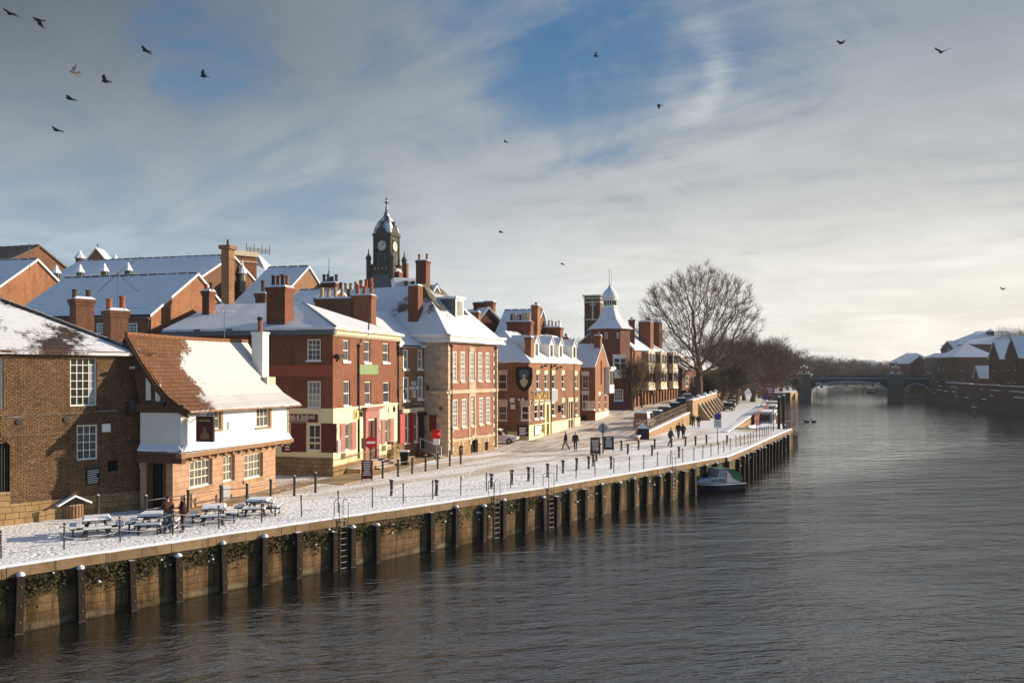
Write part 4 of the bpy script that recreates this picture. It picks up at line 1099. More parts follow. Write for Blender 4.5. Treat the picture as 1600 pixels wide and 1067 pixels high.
# ================================================================ red brick restaurant with cream ground floor
def restaurant():
    A, B = Vector((-12.64, 58.7)), Vector((-9.61, 70.2))
    f = Fac(A, B); u, n = f.u, f.n; LS = 13.5
    g = Fac(A-n*LS, A)                                  # the shaded side towards the bridge
    t = thing('restaurant', 'three-storey red brick corner restaurant with a cream-painted ground floor and a blank green panel', 'building', (A.x, A.y, GZ))
    zt, zb = 12.95, 7.42
    up = [f.rect(536, 531, 546, 564), f.rect(569, 533, 578.5, 566), f.rect(598, 536, 608, 566)]
    mid = [f.rect(537, 595, 547, 634), f.rect(570, 596, 580, 632), f.rect(599, 597, 609, 629)]
    low = [f.rect(538.5, 661, 546.5, 703), f.rect(601, 655, 607, 692)]
    dr = [f.rect(572, 657, 584.5, 722)]
    sup = [g.rect(480, 530, 501, 563)]; smid = [g.rect(480.5, 595.5, 501, 637)]; slow = [g.rect(481.5, 663, 501.5, 704)]
    w = MB(); f.wall(w, 0, f.L, zb, zt, up+mid, .16); g.wall(w, 0, g.L, zb, zt, sup+smid, .14)
    h = Fac(B, B-n*LS); h.wall(w, 0, LS, GZ, zt); k = Fac(B-n*LS, A-n*LS)
    # rear gable
    ra = B-n*LS; rb = A-n*LS; rm = (ra+rb)/2
    w.quad((rb.x, rb.y, GZ), (ra.x, ra.y, GZ), (ra.x, ra.y, zt), (rb.x, rb.y, zt)); w.poly([(rb.x, rb.y, zt), (ra.x, ra.y, zt), (rm.x, rm.y, zt+2.35)])
    w.build('wall', M['brick_red'], t)
    w = MB(); f.wall(w, 0, f.L, GZ+.75, zb, low+dr, .18, .03); g.wall(w, 0, g.L, GZ+1.35, zb, slow, .14, .03)
    f.box(w, -.03, f.L, zb-.16, zb, .0, .09); g.box(w, 0, g.L+.09, zb-.16, zb, 0, .09); g.box(w, 0, g.L+.02, GZ+2.3, GZ+2.42, 0, .06)
    w.build('painted_wall', M['cream'], t)
    w = MB(); f.box(w, 0, f.s_at(570), GZ-.3, GZ+.75, -.3, .05); f.box(w, f.s_at(586), f.L, GZ-.3, GZ+.75, -.3, .05); g.box(w, 0, g.L, GZ-.3, GZ+1.35, -.3, .05); w.build('plinth', M['plinth_stone'], t)
    w = MB(); g.box(w, g.L-6.3, g.L-.02, g.z_at(480, 588), g.z_at(480, 570.5), 0, .02); w.build('faded_panel', M['brick_red_panel'], t)
    for o in up: f.window(t, o, 1, 2, 'white', 'glass_mid', 'white', .16, .08, sill_h=.16, sk=.1)
    for o in mid: f.window(t, o, 1, 2, 'white', 'glass_mid', 'white', .16, .08, sill_h=.16, sk=.05)
    for o in low:
        f.window(t, o, 1, 2, 'white', 'glass_mid', None, .16, .08)
        m = MB(); f.box(m, o[0]-.5, o[1]+.5, o[2]-.5, o[2]-.12, .05, .35); bx = m.build('window_box', M['cream'], t)
        a, b = o[0], o[1]
        for q0, q1 in ((a-.85, a-.06), (b+.06, b+.95)):
            m = MB(); f.box(m, q0, q1, o[2]-.05, o[3]+.05, .03, .09)
            for zz in (0, 1): f.box(m, q0+.1, q1-.1, o[2]+.15+zz*(o[3]-o[2])/2, o[2]+(zz+1)*(o[3]-o[2])/2-.1, .09, .11)
            m.build('shutter', M['mauve'], t)
    for o in sup: g.window(t, o, 3, 4, 'white', 'glass', 'white', .1, .08, .03)
    for o in smid: g.window(t, o, 3, 4, 'white', 'glass_pale', 'white', .1, .08, .03)
    for o in slow:
        g.window(t, o, 2, 2, 'white', 'glass', None, .1, .09, .05)
        a, b = o[0], o[1]
        for q0, q1 in ((a-1.3, a-.14), (b+.06, b+1.25)):
            m = MB(); g.box(m, q0, q1, o[2]-.1, o[3]+.1, .03, .1)
            for zz in (0, 1): g.box(m, q0+.14, q1-.14, o[2]+.1+zz*(o[3]-o[2])/2, o[2]+(zz+1)*(o[3]-o[2])/2-.12, .1, .12)
            m.build('shutter', M['burgundy'], t)
    # doorway with mauve surround and hood, three steps
    a, b, e, z = dr[0]
    m = MB(); f.box(m, a, b, GZ+.6, z, -.6, -.18); m.build('door', M['burgundy'], t)
    m = MB(); f.box(m, a-.5, a-.05, GZ+.6, z+.2, .03, .22); f.box(m, b+.05, b+.5, GZ+.6, z+.2, .03, .22); f.box(m, a-.55, b+.55, z+.2, z+.85, .03, .24); f.box(m, a-.75, b+.8, z+.85, z+1.0, .0, .42); f.box(m, a-.95, b+1.0, z+1.0, z+1.1, .0, .55)
    m.build('door_surround', M['mauve'], t)
    m = MB()
    for i in range(4): f.box(m, a-.7-i*.1, b+1.0+i*.25, GZ-.1, GZ+.62-i*.155, .05, .55+i*.36)
    m.build('steps', M['plinth_stone'], t)
    m = MB(); f.box(m, 2.0, f.s_at(566), GZ-.1, GZ+.35, .05, 1.15); f.box(m, f.s_at(588)+.6, f.L, GZ-.1, GZ+.28, .05, 1.15); m.build('area_kerb', M['plinth_stone'], t)
    for q0, q1 in ((.15, f.s_at(566)), (f.s_at(588), f.s_at(606))):
        m = MB(); 
        for z in (.35, 1.15): f.box(m, q0, q1, GZ+z+.3, GZ+z+.34, 1.0, 1.04)
        for k in range(int((q1-q0)/.19)+1): q = q0+k*.19; m.tube([f.P(q, GZ+.1, 1.02), f.P(q, GZ+1.6, 1.02)], .018, 5)
        m.build('railing', M['gold_iron'], t)
    # cornice, gutters, pipes
    m = MB(); f.box(m, -.2, f.L+.2, zt-.28, zt+.02, 0, .22); f.box(m, -.35, f.L+.3, zt+.02, zt+.2, 0, .42)
    for k in range(46): q = .0+k*f.L/45; f.box(m, q-.06, q+.06, zt-.42, zt-.28, 0, .16)
    m.build('cornice', M['stone_trim'], t)
    m = MB(); g.box(m, -.3, g.L+.3, zt-.32, zt+.18, 0, .4); m.build('eaves_board', M['lead'], t)
    downpipe(t, f, f.s_at(559), GZ+.9, zt-1.1, 'black', .1, .07); downpipe(t, f, f.s_at(621), GZ+.9, zt-.6, 'black', .1, .06)
    m = MB(); q = f.s_at(560); m.tube([f.P(q, zt-1.0, .12), f.P(q+.8, zt-.3, .16), f.P(q+1.3, zt-.1, .2), f.P(q+1.3, zt+1.2, .3)], .06, 6); m.build('vent_pipe', M['black'], t)
    r = MB(); r0, r1 = hip_roof(r, A-n*LS, n, LS, f.L, zt+.2, 2.2, 0, 5.6, .42, .16)
    r.build('roof', M['snow_full'], t)
    m = MB(); corner = f.P(0, zt+.15, 0)+Vector((n.x, n.y, 0))*.42-Vector((u.x, u.y, 0))*.42
    for k in range(30):
        a_ = Vector(corner)+Vector((0, 0, .1)); b_ = r1+Vector((0, 0, .17)); m.tube([a_.lerp(b_, k/30), a_.lerp(b_, (k+.9)/30)], .08, 5)
    m.build('hip_tiles', M['slate_hip'], t)
    # chimneys
    def on(q, k, z=0): p = A+u*q-n*k; return Vector((p.x, p.y, z))
    c = on(.95, 4.7); chimney(t, c, 1.5, 1.25, 12.9, zat(449, 60.5), -n, 'brick_red', 4, 'terracotta', .85)
    c = on(3.4, 12.4); chimney(t, c, .62, .75, 13.4, zat(452, 63.5), -n, 'brick_red', 2, 'terracotta', .7)
    c = on(f.L-.4, 2.9); chimney(t, c, 1.7, 1.0, 12.9, zat(462, 70.3), -n, 'brick_red', 3, 'terracotta', .95)
    c = on(f.L-.4, 5.6); chimney(t, c, 3.4, .8, 12.9, zat(466, 70.5), -n, 'brick_dark', 5, 'buff_pot', .9)
    # lamps, panel, plaques
    q, z = f.sz(571, 578); m = MB(); a, b, e, z2 = f.rect(561.5, 570, 590, 585); f.box(m, a, b, e, z2, 0, .05); m.build('blank_panel', M['green_panel'], t)
    for px, py in ((556, 645), (608, 638)): q, z = f.sz(px, py); wall_lamp(t, f, q, z+.2)
    q, z = f.sz(526, 558); m = MB(); m.tube([f.P(q, z-.3, 0), f.P(q, z, .25)], .06, 6); f.box(m, q-.4, q+.5, z, z+.2, .1, .35); m.build('camera', M['black'], t)
    for (x0, y0, x1, y1) in ((588, 654, 593, 664), (524, 668, 527, 676), (526, 687, 531, 707)):
        m = MB(); a, b, e, z2 = f.rect(x0, y0, x1, y1); f.box(m, a, b, e, z2, .03, .1); m.build('plaque', M['grey_paint'], t)
    m = MB(); a, b, e, z2 = f.rect(552, 641, 559, 655); f.box(m, a, b, e, z2, .03, .12); m.build('plaque', M['gold'], t)
    m = MB(); f.box(m, f.s_at(606), f.s_at(612), GZ, GZ+1.7, .05, .5); m.build('ivy_trough', M['plinth_stone'], t)
    m = MB(); a, b, e, z2 = f.rect(586, 672, 592.5, 693); f.box(m, a, b, e, z2, .03, .09); f.box(m, (a+b)/2-.3, (a+b)/2+.3, z2, z2+.3, .03, .09); mo = m.build('menu_board', M['burgundy'], t)
    m = MB()
    for k in range(9): z_ = z2-.2-k*(z2-e-.3)/9; f.box(m, a+.15, b-.15, z_-.04, z_, .09, .095)
    m.build('writing', M['lettering_cream'], mo)
    # long burgundy fascia board on the shaded side
    a, b, e, z2 = g.rect(448, 646.5, 497, 659.5)
    sg = thing('restaurant_sign', 'long burgundy fascia sign reading Steak & Seafood Restaurant on the shaded cream wall', 'sign', g.P(a, e))
    m = MB(); g.box(m, b-4.3, b, e, z2, .03, .1); m.build('board', M['burgundy'], sg)
    text_obj('Steak & Seafood', .46, sg, g.P(b-.22, e+(z2-e)*.66, .105), g.u, M['lettering_cream'], align='RIGHT', sx=.74)
    text_obj('RESTAURANT', .28, sg, g.P(b-.68, e+(z2-e)*.24, .105), g.u, M['lettering_cream'], align='RIGHT', sx=.82)
    a, b, e, z2 = g.rect(441, 694, 456, 706)
    sg = thing('small_sign', 'small burgundy board low on the shaded cream wall behind the pub', 'sign', g.P(a, e))
    m = MB(); g.box(m, a, b, e, z2, .03, .08); m.build('board', M['burgundy'], sg)
    m = MB(); 
    for k in range(2): g.box(m, (a+b)/2-.1, b-.15, e+.15+k*.2, e+.25+k*.2, .08, .086)
    m.build('writing', M['lettering_cream'], sg)
    m = MB(); v = g.P(g.s_at(452), 0, .5)
    R = random.Random(1)
    for k in range(40):
        c = Vector((v.x, v.y, g.z_at(452, 672)))+Vector((R.gauss(0, .15), R.gauss(0, .12), R.gauss(0, .3))); q = .07; m.quad(c+Vector((-q, 0, 0)), c+Vector((0, q, -q)), c+Vector((q, 0, 0)), c+Vector((0, -q, q)))
    o = m.build('foliage', M['fern'], None)
    tag(o, 'small green hanging plant on the cream wall behind the pub', 'hanging plant'); o.name = 'hanging_plant'
    # raised pavement strip
    return f
f3 = restaurant()
s = MB(); q = [f3.P(-3.5, 0, 2.6), f3.P(f3.L+7, 0, 3.2), f3.P(f3.L+7, 0, .0), f3.P(-3.5, 0, 0)]
s.ext([(p.x, p.y, GZ-.1) for p in q], (0, 0, .14)); tag(s.build('pavement', M['pavement_slush']), kind='structure')
pf = Fac(Vector((-17.84, 43.75)), Vector((-15.1, 53.1)))
s = MB(); q = [pf.P(-1.0, 0, 1.6), pf.P(pf.L+2.4, 0, 1.6), pf.P(pf.L+2.4, 0, 0), pf.P(-1.0, 0, 0)]
s.ext([(p.x, p.y, GZ-.1) for p in q], (0, 0, .135)); tag(s.build('pavement', M['pavement_slush']), kind='structure')

# ================================================================ narrow brown brick public house
def narrow_pub():
    A = f3.P(f3.L+.02, 0); A = V2(A)
    B = Vector((-7.7, 73.15)); f = Fac(A, B); n = f.n
    t = thing('narrow_pub', 'narrow three-storey brown brick pub with red shutters squeezed between two taller houses', 'building', (A.x, A.y, GZ))
    zt = 12.3
    up = [f.rect(630, 546, 637.5, 576), f.rect(652.5, 546, 660, 576)]
    mid = [f.rect(630, 589, 638.5, 625), f.rect(652.5, 588, 661, 623)]
    low = [f.rect(632, 645, 638.5, 692), f.rect(646.5, 643, 653, 690)]
    dr = [f.rect(660, 652, 666, 700)]
    w = MB(); f.wall(w, 0, f.L, GZ-.3, zt, up+mid+low+dr, .14); k = Fac(B, B-n*10); k.wall(w, 0, 10, GZ, zt); k = Fac(A-n*10, A); k.wall(w, 0, 10, 10, zt); w.build('wall', M['brick_tan'], t)
    for o in up+mid: f.window(t, o, 1, 2, 'white', 'glass_pale', 'white', .1, .12, sill_h=.18)
    for o in low: f.window(t, o, 1, 2, 'white', 'glass_pale', 'white', .12, .13)
    for o in low:
        a, b = o[0], o[1]
        for q0, q1 in ((a-.62, a-.02), (b+.02, b+.55)):
            m = MB(); f.box(m, q0, q1, o[2]-.05, o[3], .0, .07); m.build('shutter', M['shutter_red'], t)
        m = MB(); f.box(m, a-.5, b+.5, o[3]+.03, o[3]+.35, 0, .3); m.build('hood', M['stone_trim'], t)
    a, b, e, z = dr[0]; m = MB(); f.box(m, a, b, e, z, -.4, -.14); m.build('door', M['black'], t)
    m = MB(); f.box(m, a-.7, b+.7, z+.2, z+.45, 0, .35); f.box(m, a-.55, a-.05, e, z+.2, 0, .2); f.box(m, b+.05, b+.5, e, z+.2, 0, .2); m.build('door_surround', M['black'], t)
    # outside stair to the raised door
    m = MB(); q0 = f.s_at(656)-.3; 
    for i in range(8): f.box(m, q0, q0+1.1, GZ-.1, e-.02-i*(e-GZ)/8, .02+i*.3, .02+(i+1)*.3+.3)
    m.build('steps', M['plinth_stone'], t)
    m = MB()
    for q in (q0, q0+1.1):
        p0, p1 = f.P(q, e+.95, .3), f.P(q, GZ+1.0, 2.6); m.tube([p0, p1], .03, 6); m.tube([p1, p1-Vector((0, 0, 1.05))], .03, 6); m.tube([p0, p0-Vector((0, 0, .95))], .03, 6)
    m.build('handrail', M['white'], t)
    r = MB(); hip_roof(r, A, f.u, f.L, 9, zt, 3.0, 0, 0, .3, .2); r.build('roof', M['snow_full'], t)
    gutter(t, f, 0, f.L, zt-.02, 'black', .3, .14)
    q, z = f.sz(628, 612); wall_lamp(t, f, .35, z+.3)
    q, z = f.sz(668, 606); wall_lamp(t, f, f.L-.15, z+.3)
    m = MB()
    for px in (642, 648): q, z = f.sz(px, 634); m.tube([f.P(q, z, 0), f.P(q, z+.15, .35), f.P(q+.3, z+.1, .5)], .06, 5)
    m.build('floodlight', M['black'], t)
    # painted name between the windows
    sg = thing('pub_lettering', 'white lettered name of the narrow brown brick pub between its first-floor windows', 'sign', f.P(2.5, 7.0))
    for tx, px, py, sz_ in (("OLD", 646, 599, .62), ("MANOR", 646, 606.5, .62), ("PUB", 646, 613, .55), ("CAFE", 646, 618.5, .55)):
        q, z = f.sz(px, py); text_obj(tx, sz_*.8, sg, f.P(q, z, .04), f.u, M['lettering_white'] if py < 610 else M['lettering_cream'], ext=.02, sx=.62)
    m = MB(); f.box(m, .15, 1.6, GZ, GZ+.2, .05, .6); m.build('trough', M['plinth_stone'], t)
    return f
f4 = narrow_pub()

# ================================================================ stone-quoined house with tall sash windows
def quoined_house():
    A, B = Vector((-5.54, 72.0)), Vector((-1.43, 80.2))
    f = Fac(A, B); u, n = f.u, f.n; LS = 9.4
    g = Fac(A-n*LS, A)
    t = thing('quoined_house', 'tall brick house with pale stone quoins, long sash windows and steep snowy hipped roof', 'building', (A.x, A.y, GZ))
    zt = 12.65
    top = [f.rect(x0, 549+i*.5, x1, 596-i*.3) for i, (x0, x1) in enumerate(((706, 714), (720, 727.3), (734.3, 741), (747.5, 754), (759, 765.2)))]
    bot = [f.rect(x0, y0, x1, y1) for x0, x1, y0, y1 in ((707.5, 715.5, 624, 669), (722, 729.3, 623, 667), (736, 742.5, 622, 665), (749, 755.3, 621, 663), (760, 766.2, 620.5, 661))]
    zs = f.z_at(738, 684)
    dr = [f.rect(735, 687, 746.5, 713)]; gw = [f.rect(716.5, 696, 722.5, 712), f.rect(757, 690, 762, 704)]
    dr[0] = (dr[0][0], dr[0][1], GZ, dr[0][3])
    w = MB(); f.wall(w, 0, f.L, zs, zt, top+bot, .12); k = Fac(B, B-n*LS); k.wall(w, 0, LS, GZ, zt); w.build('wall', M['brick_pink'], t)
    w = MB(); f.wall(w, 0, f.L, GZ-.3, zs, dr+gw, .3, .03); w.build('stone_base', M['stone_gold'], t)
    w = MB(); g.wall(w, 0, LS, GZ-.3, zt, (), .1); w.build('side_wall', M['stone_grey'], t)
    # alternating quoins at the corner, the party end and the central strip
    m = MB(); z = GZ; i = 0
    while z < zt-.6:
        h = .42; wq = .95 if i % 2 else .62
        f.box(m, -.04, wq, z+.012, z+h-.012, -.05, .05); g.box(m, LS-1.15 if i % 2 else LS-.75, LS+.02, z+.012, z+h-.012, -.05, .045)
        f.box(m, f.L-wq, f.L+.04, z+.012, z+h-.012, -.05, .05)
        z += h; i += 1
    m.build('quoins', M['quoin_stone'], t)
    m = MB(); c0, c1 = top[2][0]-.22, top[2][1]+.22; f.box(m, c0, c0+.2, zs, zt-.4, .0, .05); f.box(m, c1-.2, c1, zs, zt-.4, .0, .05)
    f.box(m, c0, c1, top[2][2]-1.4, top[2][2]-.14, 0, .06); f.box(m, c0, c1, top[2][3]+.02, zt-.4, 0, .05); m.build('centre_panel', M['quoin_stone'], t)
    for o in top+bot: f.window(t, o, 3, 6, 'white', 'glass_pale', 'quoin_stone', .1, .1, .04, sill_h=.16)
    # cornice with dentils
    m = MB(); 
    for z0, z1, d in ((zt-.1, zt+.16, .22), (zt+.16, zt+.42, .5), (zt+.42, zt+.62, .68)): f.box(m, -d, f.L+d, z0, z1, 0, d); g.box(m, 0, LS+d-.005, z0, z1, 0, d)
    for k in range(60): q = -.2+k*(f.L+.4)/59; f.box(m, q-.07, q+.07, zt+.0, zt+.15, .2, .38)
    m.build('cornice', M['white'], t)
    m = MB(); zc = f.z_at(738, 611); f.box(m, .05, f.L, zc-.16, zc+.16, 0, .14); f.box(m, 0, f.L, zs-.1, zs+.1, 0, .09); m.build('string_course', M['quoin_stone'], t)
    m = MB(); q, z = g.sz(690, 613); g.box(m, LS-1.7, LS+.1, z-.1, z+.1, 0, .35); m.build('ledge', M['quoin_stone'], t)
    a, b, e, z = dr[0]; m = MB(); f.box(m, a, b, e, z, -.6, -.3); m.build('doorway', M['dark_void'], t)
    m = MB(); cx = (a+b)/2; hw = (b-a)/2
    for k in range(11):
        an = pi*(k+.5)/11; c = f.P(cx+cos(an)*(hw+.12), z-.25+sin(an)*(hw*.45+.25), .05); ax = (Vector((u.x, u.y, 0))*cos(an)+Vector((0, 0, sin(an)))); nn = Vector((n.x, n.y, 0)); m.box(c, (.4, .1, .34), tilt=(ax, nn, ax.cross(nn)))
    m.build('arch', M['quoin_stone'], t)
    for o in gw:
        a, b, e, z = o; m = MB(); f.box(m, a, b, e, z, -.45, -.3); wo = m.build('window', M['black'], t)
        m = MB()
        for k in range(4): q = a+(b-a)*(k+.5)/4; m.tube([f.P(q, e, -.1), f.P(q, z, -.1)], .025, 5)
        m.build('bars', M['iron'], wo)
        m = MB()
        for sgn in (-1, 1):
            cx = (a+b)/2; m.ext([f.P(cx+sgn*(b-a)*.5, z-.02, -.28), f.P(cx, z+.55, -.28), f.P(cx+sgn*.22, z+.75, -.28), f.P(cx+sgn*((b-a)*.5+.2), z-.02, -.28)], Vector((n.x, n.y, 0))*.34)
        m.build('arch', M['quoin_stone'], wo)
    # steep hipped roof with a rear wing of the same height
    r = MB(); hip_roof(r, A, u, f.L, LS, zt+.6, 4.75, 3.3, 3.2, .62, .18); r.build('roof', M['house_roof'], t)
    wA = A-n*4.7+u*.0
    r = MB(); o2 = A-n*14.5; hip_roof(r, o2, n, 10.5, 9.4, zt+.6, 4.75, 0, 0, .62, .175, gable_over=0); r.build('rear_roof', M['snow_full'], t)
    w = MB(); k = Fac(A-n*14.5, A-n*LS); k.wall(w, 0, k.L, GZ, zt+.6); w.build('rear_wall', M['brick_dark'], t)
    c = A+u*1.0-n*4.0; chimney(t, c, 1.05, .8, 13.0, zat(446, 74), -n, 'brick_red', 0, corbel=False)
    # dormer and rooflights on the sunny slope
    sl = lambda d: zt+.75+4.75*d/(LS/2)
    def dormer(q, d, wd, h, glass='glass_pale'):
        z0 = sl(d); depth = h/(4.75/(LS/2))+.3
        m = MB(); f.box(m, q-wd/2, q+wd/2, z0-.1, z0+h, -d-depth, -d); do = m.build('dormer', M['lead'], t)
        m = MB(); f.box(m, q-wd/2-.15, q+wd/2+.15, z0+h, z0+h+.2, -d-depth-.3, -d+.2); m.build('dormer_roof', M['snow_cap'], do)
        m = MB(); f.box(m, q-wd/2+.02, q+wd/2-.02, z0, z0+h-.02, -d, -d+.05); m.build('dormer_front', M['white'], do)
        m = MB(); f.box(m, q-wd/2+.2, q+wd/2-.2, z0+.2, z0+h-.2, -d+.05, -d+.06); m.build('pane', M[glass], do)
    dormer(f.L*.5, 1.55, 1.5, 1.75)
    for q, d in ((f.L*.28, 2.0), (f.L*.7, 1.9)):
        m = MB(); a_ = f.P(q-.45, sl(d)+.06, -d); b_ = f.P(q+.45, sl(d)+.06, -d); c_ = f.P(q+.45, sl(d+1.1)+.06, -d-1.1); d_ = f.P(q-.45, sl(d+1.1)+.06, -d-1.1); m.ext([a_, b_, c_, d_], (0, 0, .1)); m.build('rooflight', M['glass'], t)
    q, z = g.sz(689, 638); m = MB(); m.tube([g.P(q, z, 0), g.P(q, z, .06)], .16, 8); m.build('tie_plate', M['iron'], t)
    downpipe(t, f, f.L-.45, GZ+.2, zt-.5, 'brown_wood', .13, .06); downpipe(t, f, .45, GZ+.2, zt-.5, 'brown_wood', .13, .06)
    # tall red notice on the side
    a, b, e, z2 = g.rect(672, 650, 682, 674)
    sg = thing('red_notice', 'tall dark red notice board on the grey side of the stone-quoined house', 'sign', g.P(a, e))
    m = MB(); g.box(m, a, b, e, z2, .05, .12); m.build('board', M['burgundy'], sg)
    m = MB(); g.box(m, a-.06, b+.06, z2, z2+.1, .04, .16); m.build('frame', M['black'], sg)
    return f
f5 = quoined_house()
# ================================================================ corner inn with cream ground floor
def corner_inn():
    A, B = Vector((1.77, 88.3)), Vector((8.53, 104.6))
    f = Fac(A, B); u, n = f.u, f.n; LS = 9.5
    g = Fac(A-n*LS, A)
    t = thing('corner_inn', 'two-storey brown brick corner inn with gilt letters, yellow door and four roof dormers', 'building', (A.x, A.y, GZ))
    zt = 11.15
    up = [f.rect(x0, y0, x1, y1) for x0, x1, y0, y1 in ((838.2, 842.8, 583.5, 608), (850.8, 855.6, 584, 608), (862.5, 867, 584.5, 608), (877.8, 881.8, 585, 607.5), (898.2, 902, 585.5, 606.5))]
    mid = [f.rect(x0, y0, x1, y1) for x0, x1, y0, y1 in ((835.2, 840.8, 632, 654), (844, 849, 631, 653), (862.5, 867.3, 629, 649), (878, 882, 628, 650), (899.3, 902.5, 627, 648))]
    yd = f.rect(852, 632, 856.8, 681); dd = f.rect(887.5, 627.5, 894, 669)
    lw = [f.rect(845.2, 660, 849.8, 676)]
    zc = f.z_at(868, 655)
    ops = up+mid+[dd, (yd[0], yd[1], GZ+.3, yd[3])]
    sup = [g.rect(778, 584, 792, 608.5)]; smid = [g.rect(778, 634, 792, 657)]
    cw = [g.rect(814, 633.5, 827, 656.5)]
    w = MB(); f.wall(w, 0, f.L, zc-.3, zt, ops, .14); g.wall(w, 0, LS, zc-.9, zt, sup+smid+cw, .14); h = Fac(B, B-n*LS); h.wall(w, 0, LS, GZ, zt); w.build('wall', M['brick_lowther'], t)
    w = MB(); f.wall(w, 0, f.L, GZ-.3, zc-.3, [(dd[0], dd[1], dd[2], dd[3]), (yd[0], yd[1], GZ+.3, yd[3])]+lw, .2, .04); f.box(w, 0, f.L, zc-.32, zc-.2, 0, .07); w.build('painted_wall', M['cream'], t)
    w = MB(); g.wall(w, 0, LS+.04, GZ-.3, zc-.9, (), .2, .04); w.build('painted_side', M['cream_wall'], t)
    m = MB(); f.box(m, -.12, f.L+.1, zt-.95, zt-.1, -.03, .06); g.box(m, 0, LS+.05, zt-.95, zt-.1, -.03, .06); f.box(m, -.2, f.L+.1, zt-.12, zt+.06, 0, .18); g.box(m, 0, LS+.18, zt-.12, zt+.06, 0, .18); m.build('frieze', M['brick_orange'], t)
    for o in up+mid: f.window(t, o, 1, 2, 'white', 'glass', 'white', .12, .1, sill_h=.16, lintel='stone_trim', lh=.5)
    for o in sup: g.window(t, o, 1, 2, 'cream_paint', 'glass', 'stone_trim', .12, .1, lintel='stone_trim', lh=.7)
    for o in smid: g.window(t, o, 1, 2, 'cream_paint', 'glass_mid', 'stone_trim', .12, .1, lintel='stone_trim', lh=.7)
    for o in cw: g.window(t, o, 1, 2, 'white', 'glass', 'white', .08, .14, lintel='stone_trim', lh=.55)
    for o in lw: f.window(t, o, 2, 2, 'cream_paint', 'glass_mid', None, .14, .08)
    a, b, e, z = yd; m = MB(); f.box(m, a, b, GZ+.3, z, -.2, -.1); f.box(m, a+.15, b-.15, GZ+1.2, z-1.6, -.1, -.07); m.build('door', M['yellow_door'], t, )
    m = MB(); f.box(m, a-.4, a, GZ+.1, z+.5, -.1, .1); f.box(m, b, b+.4, GZ+.1, z+.5, -.1, .1); f.box(m, a, b, z+.02, z+.5, -.1, .08); m.build('door_frame', M['cream'], t)
    a, b, e, z = dd; 
    for i in range(2):
        m = MB(); w_ = (b-a)/2; f.box(m, a+i*w_+.04, a+(i+1)*w_-.04, e, z-.05, -.3, -.1); f.box(m, a+i*w_+.2, a+(i+1)*w_-.2, e+.3, z-1.2, -.1, -.07); m.build('door', M['brown_wood'], t)
    m = MB(); f.box(m, a-.15, a, e, z+.5, -.05, .1); f.box(m, b, b+.15, e, z+.5, -.05, .1); f.box(m, a, b, z+.01, z+.5, -.05, .1); f.box(m, (a+b)/2-.1, (a+b)/2+.1, e, z, -.1, .06); m.build('door_frame', M['stone_trim'], t)
    downpipe(t, f, f.s_at(859.8), GZ+.3, zt-.3, 'black', .1, .07); downpipe(t, f, f.s_at(896), GZ+.3, zt-.3, 'brown_wood', .1, .05)
    r = MB(); r0, r1 = hip_roof(r, A, u, f.L, LS, zt+.05, 3.35, 4.6, 0, .3, .17); r.build('roof', M['inn_roof'], t)
    sl = lambda d: zt+.2+3.35*d/(LS/2)
    for px in (843, 866, 880.5, 901.5):
        q = f.s_at(px); d = .35; wd = 1.5; h = 1.6; z0 = sl(d); depth = (h-.0)/(3.35/(LS/2))+.1
        m = MB(); f.box(m, q-wd/2, q+wd/2, z0-.1, z0+h, -d-depth, -d-.03); do = m.build('dormer', M['white'], t)
        m = MB(); ap = z0+h+.75
        for s0 in (-1, 1):
            m.ext([f.P(q+s0*(wd/2+.15), z0+h-.1, -d+.15), f.P(q, ap, -d+.15), f.P(q, ap, -d-depth-.6), f.P(q+s0*(wd/2+.15), z0+h-.1, -d-depth-.4)], (0, 0, .14))
        m.build('dormer_roof', M['snow_full'], do)
        m = MB(); m.poly([f.P(q-wd/2, z0+h, -d), f.P(q+wd/2, z0+h, -d), f.P(q, ap, -d)]); f.box(m, q-wd/2, q+wd/2, z0, z0+h, -d-.02, -d+.02); m.build('dormer_front', M['white'], do)
        m = MB(); f.box(m, q-.42, q+.42, z0+.2, z0+h-.1, -d+.021, -d+.04); m.build('pane', M['glass_mid'], do)
    c = A+u*1.6-n*.55; chimney(t, c, .7, .85, 11.0, zat(527, 90), -n, 'brick_orange', 1, 'terracotta', .6)
    # gilt letters on their rail
    sg = thing('inn_lettering', 'gilt capital letters reading LOWTHER on a rail across the corner inn', 'sign', f.P(2, 8))
    q0, q1 = f.s_at(832), f.s_at(857.5); z0 = f.z_at(844, 619.5)
    m = MB(); f.box(m, q0-.4, q1+.3, z0-.62, z0-.5, .0, .14); f.box(m, q0-.4, q1+.3, z0+.5, z0+.62, .0, .14); m.build('rail', M['lead'], sg)
    m = MB(); a_, b_ = f.s_at(861.5), f.s_at(871); f.box(m, a_, b_, z0-.7, z0+.7, .0, .06); m.build('faded_board', M['grey_paint'], sg)
    LT = 'LOWTHER'
    for i, chr_ in enumerate(LT):
        text_obj(chr_, 1.15, sg, f.P(q0+(q1-q0)*(i+.35)/len(LT), z0, .16), f.u, M['gold'], name='letter', ext=.05, sx=.62)
    # painted shield
    sg = thing('shield_sign', 'large dark shield-shaped sign with a pale crest high on the corner inn', 'sign', g.P(LS-1, 9))
    q, z = g.sz(819.5, 591.5)
    pts = [(-.95, 1.15), (-.5, 1.3), (0, 1.2), (.5, 1.3), (.95, 1.15), (1.0, .2), (.85, -.6), (.5, -1.1), (0, -1.3), (-.5, -1.1), (-.85, -.6), (-1.0, .2)]
    m = MB(); m.ext([g.P(q+a_*.98, z+b_*1.02, .05) for a_, b_ in pts], Vector((g.n.x, g.n.y, 0))*.12); m.build('board', M['black'], sg)
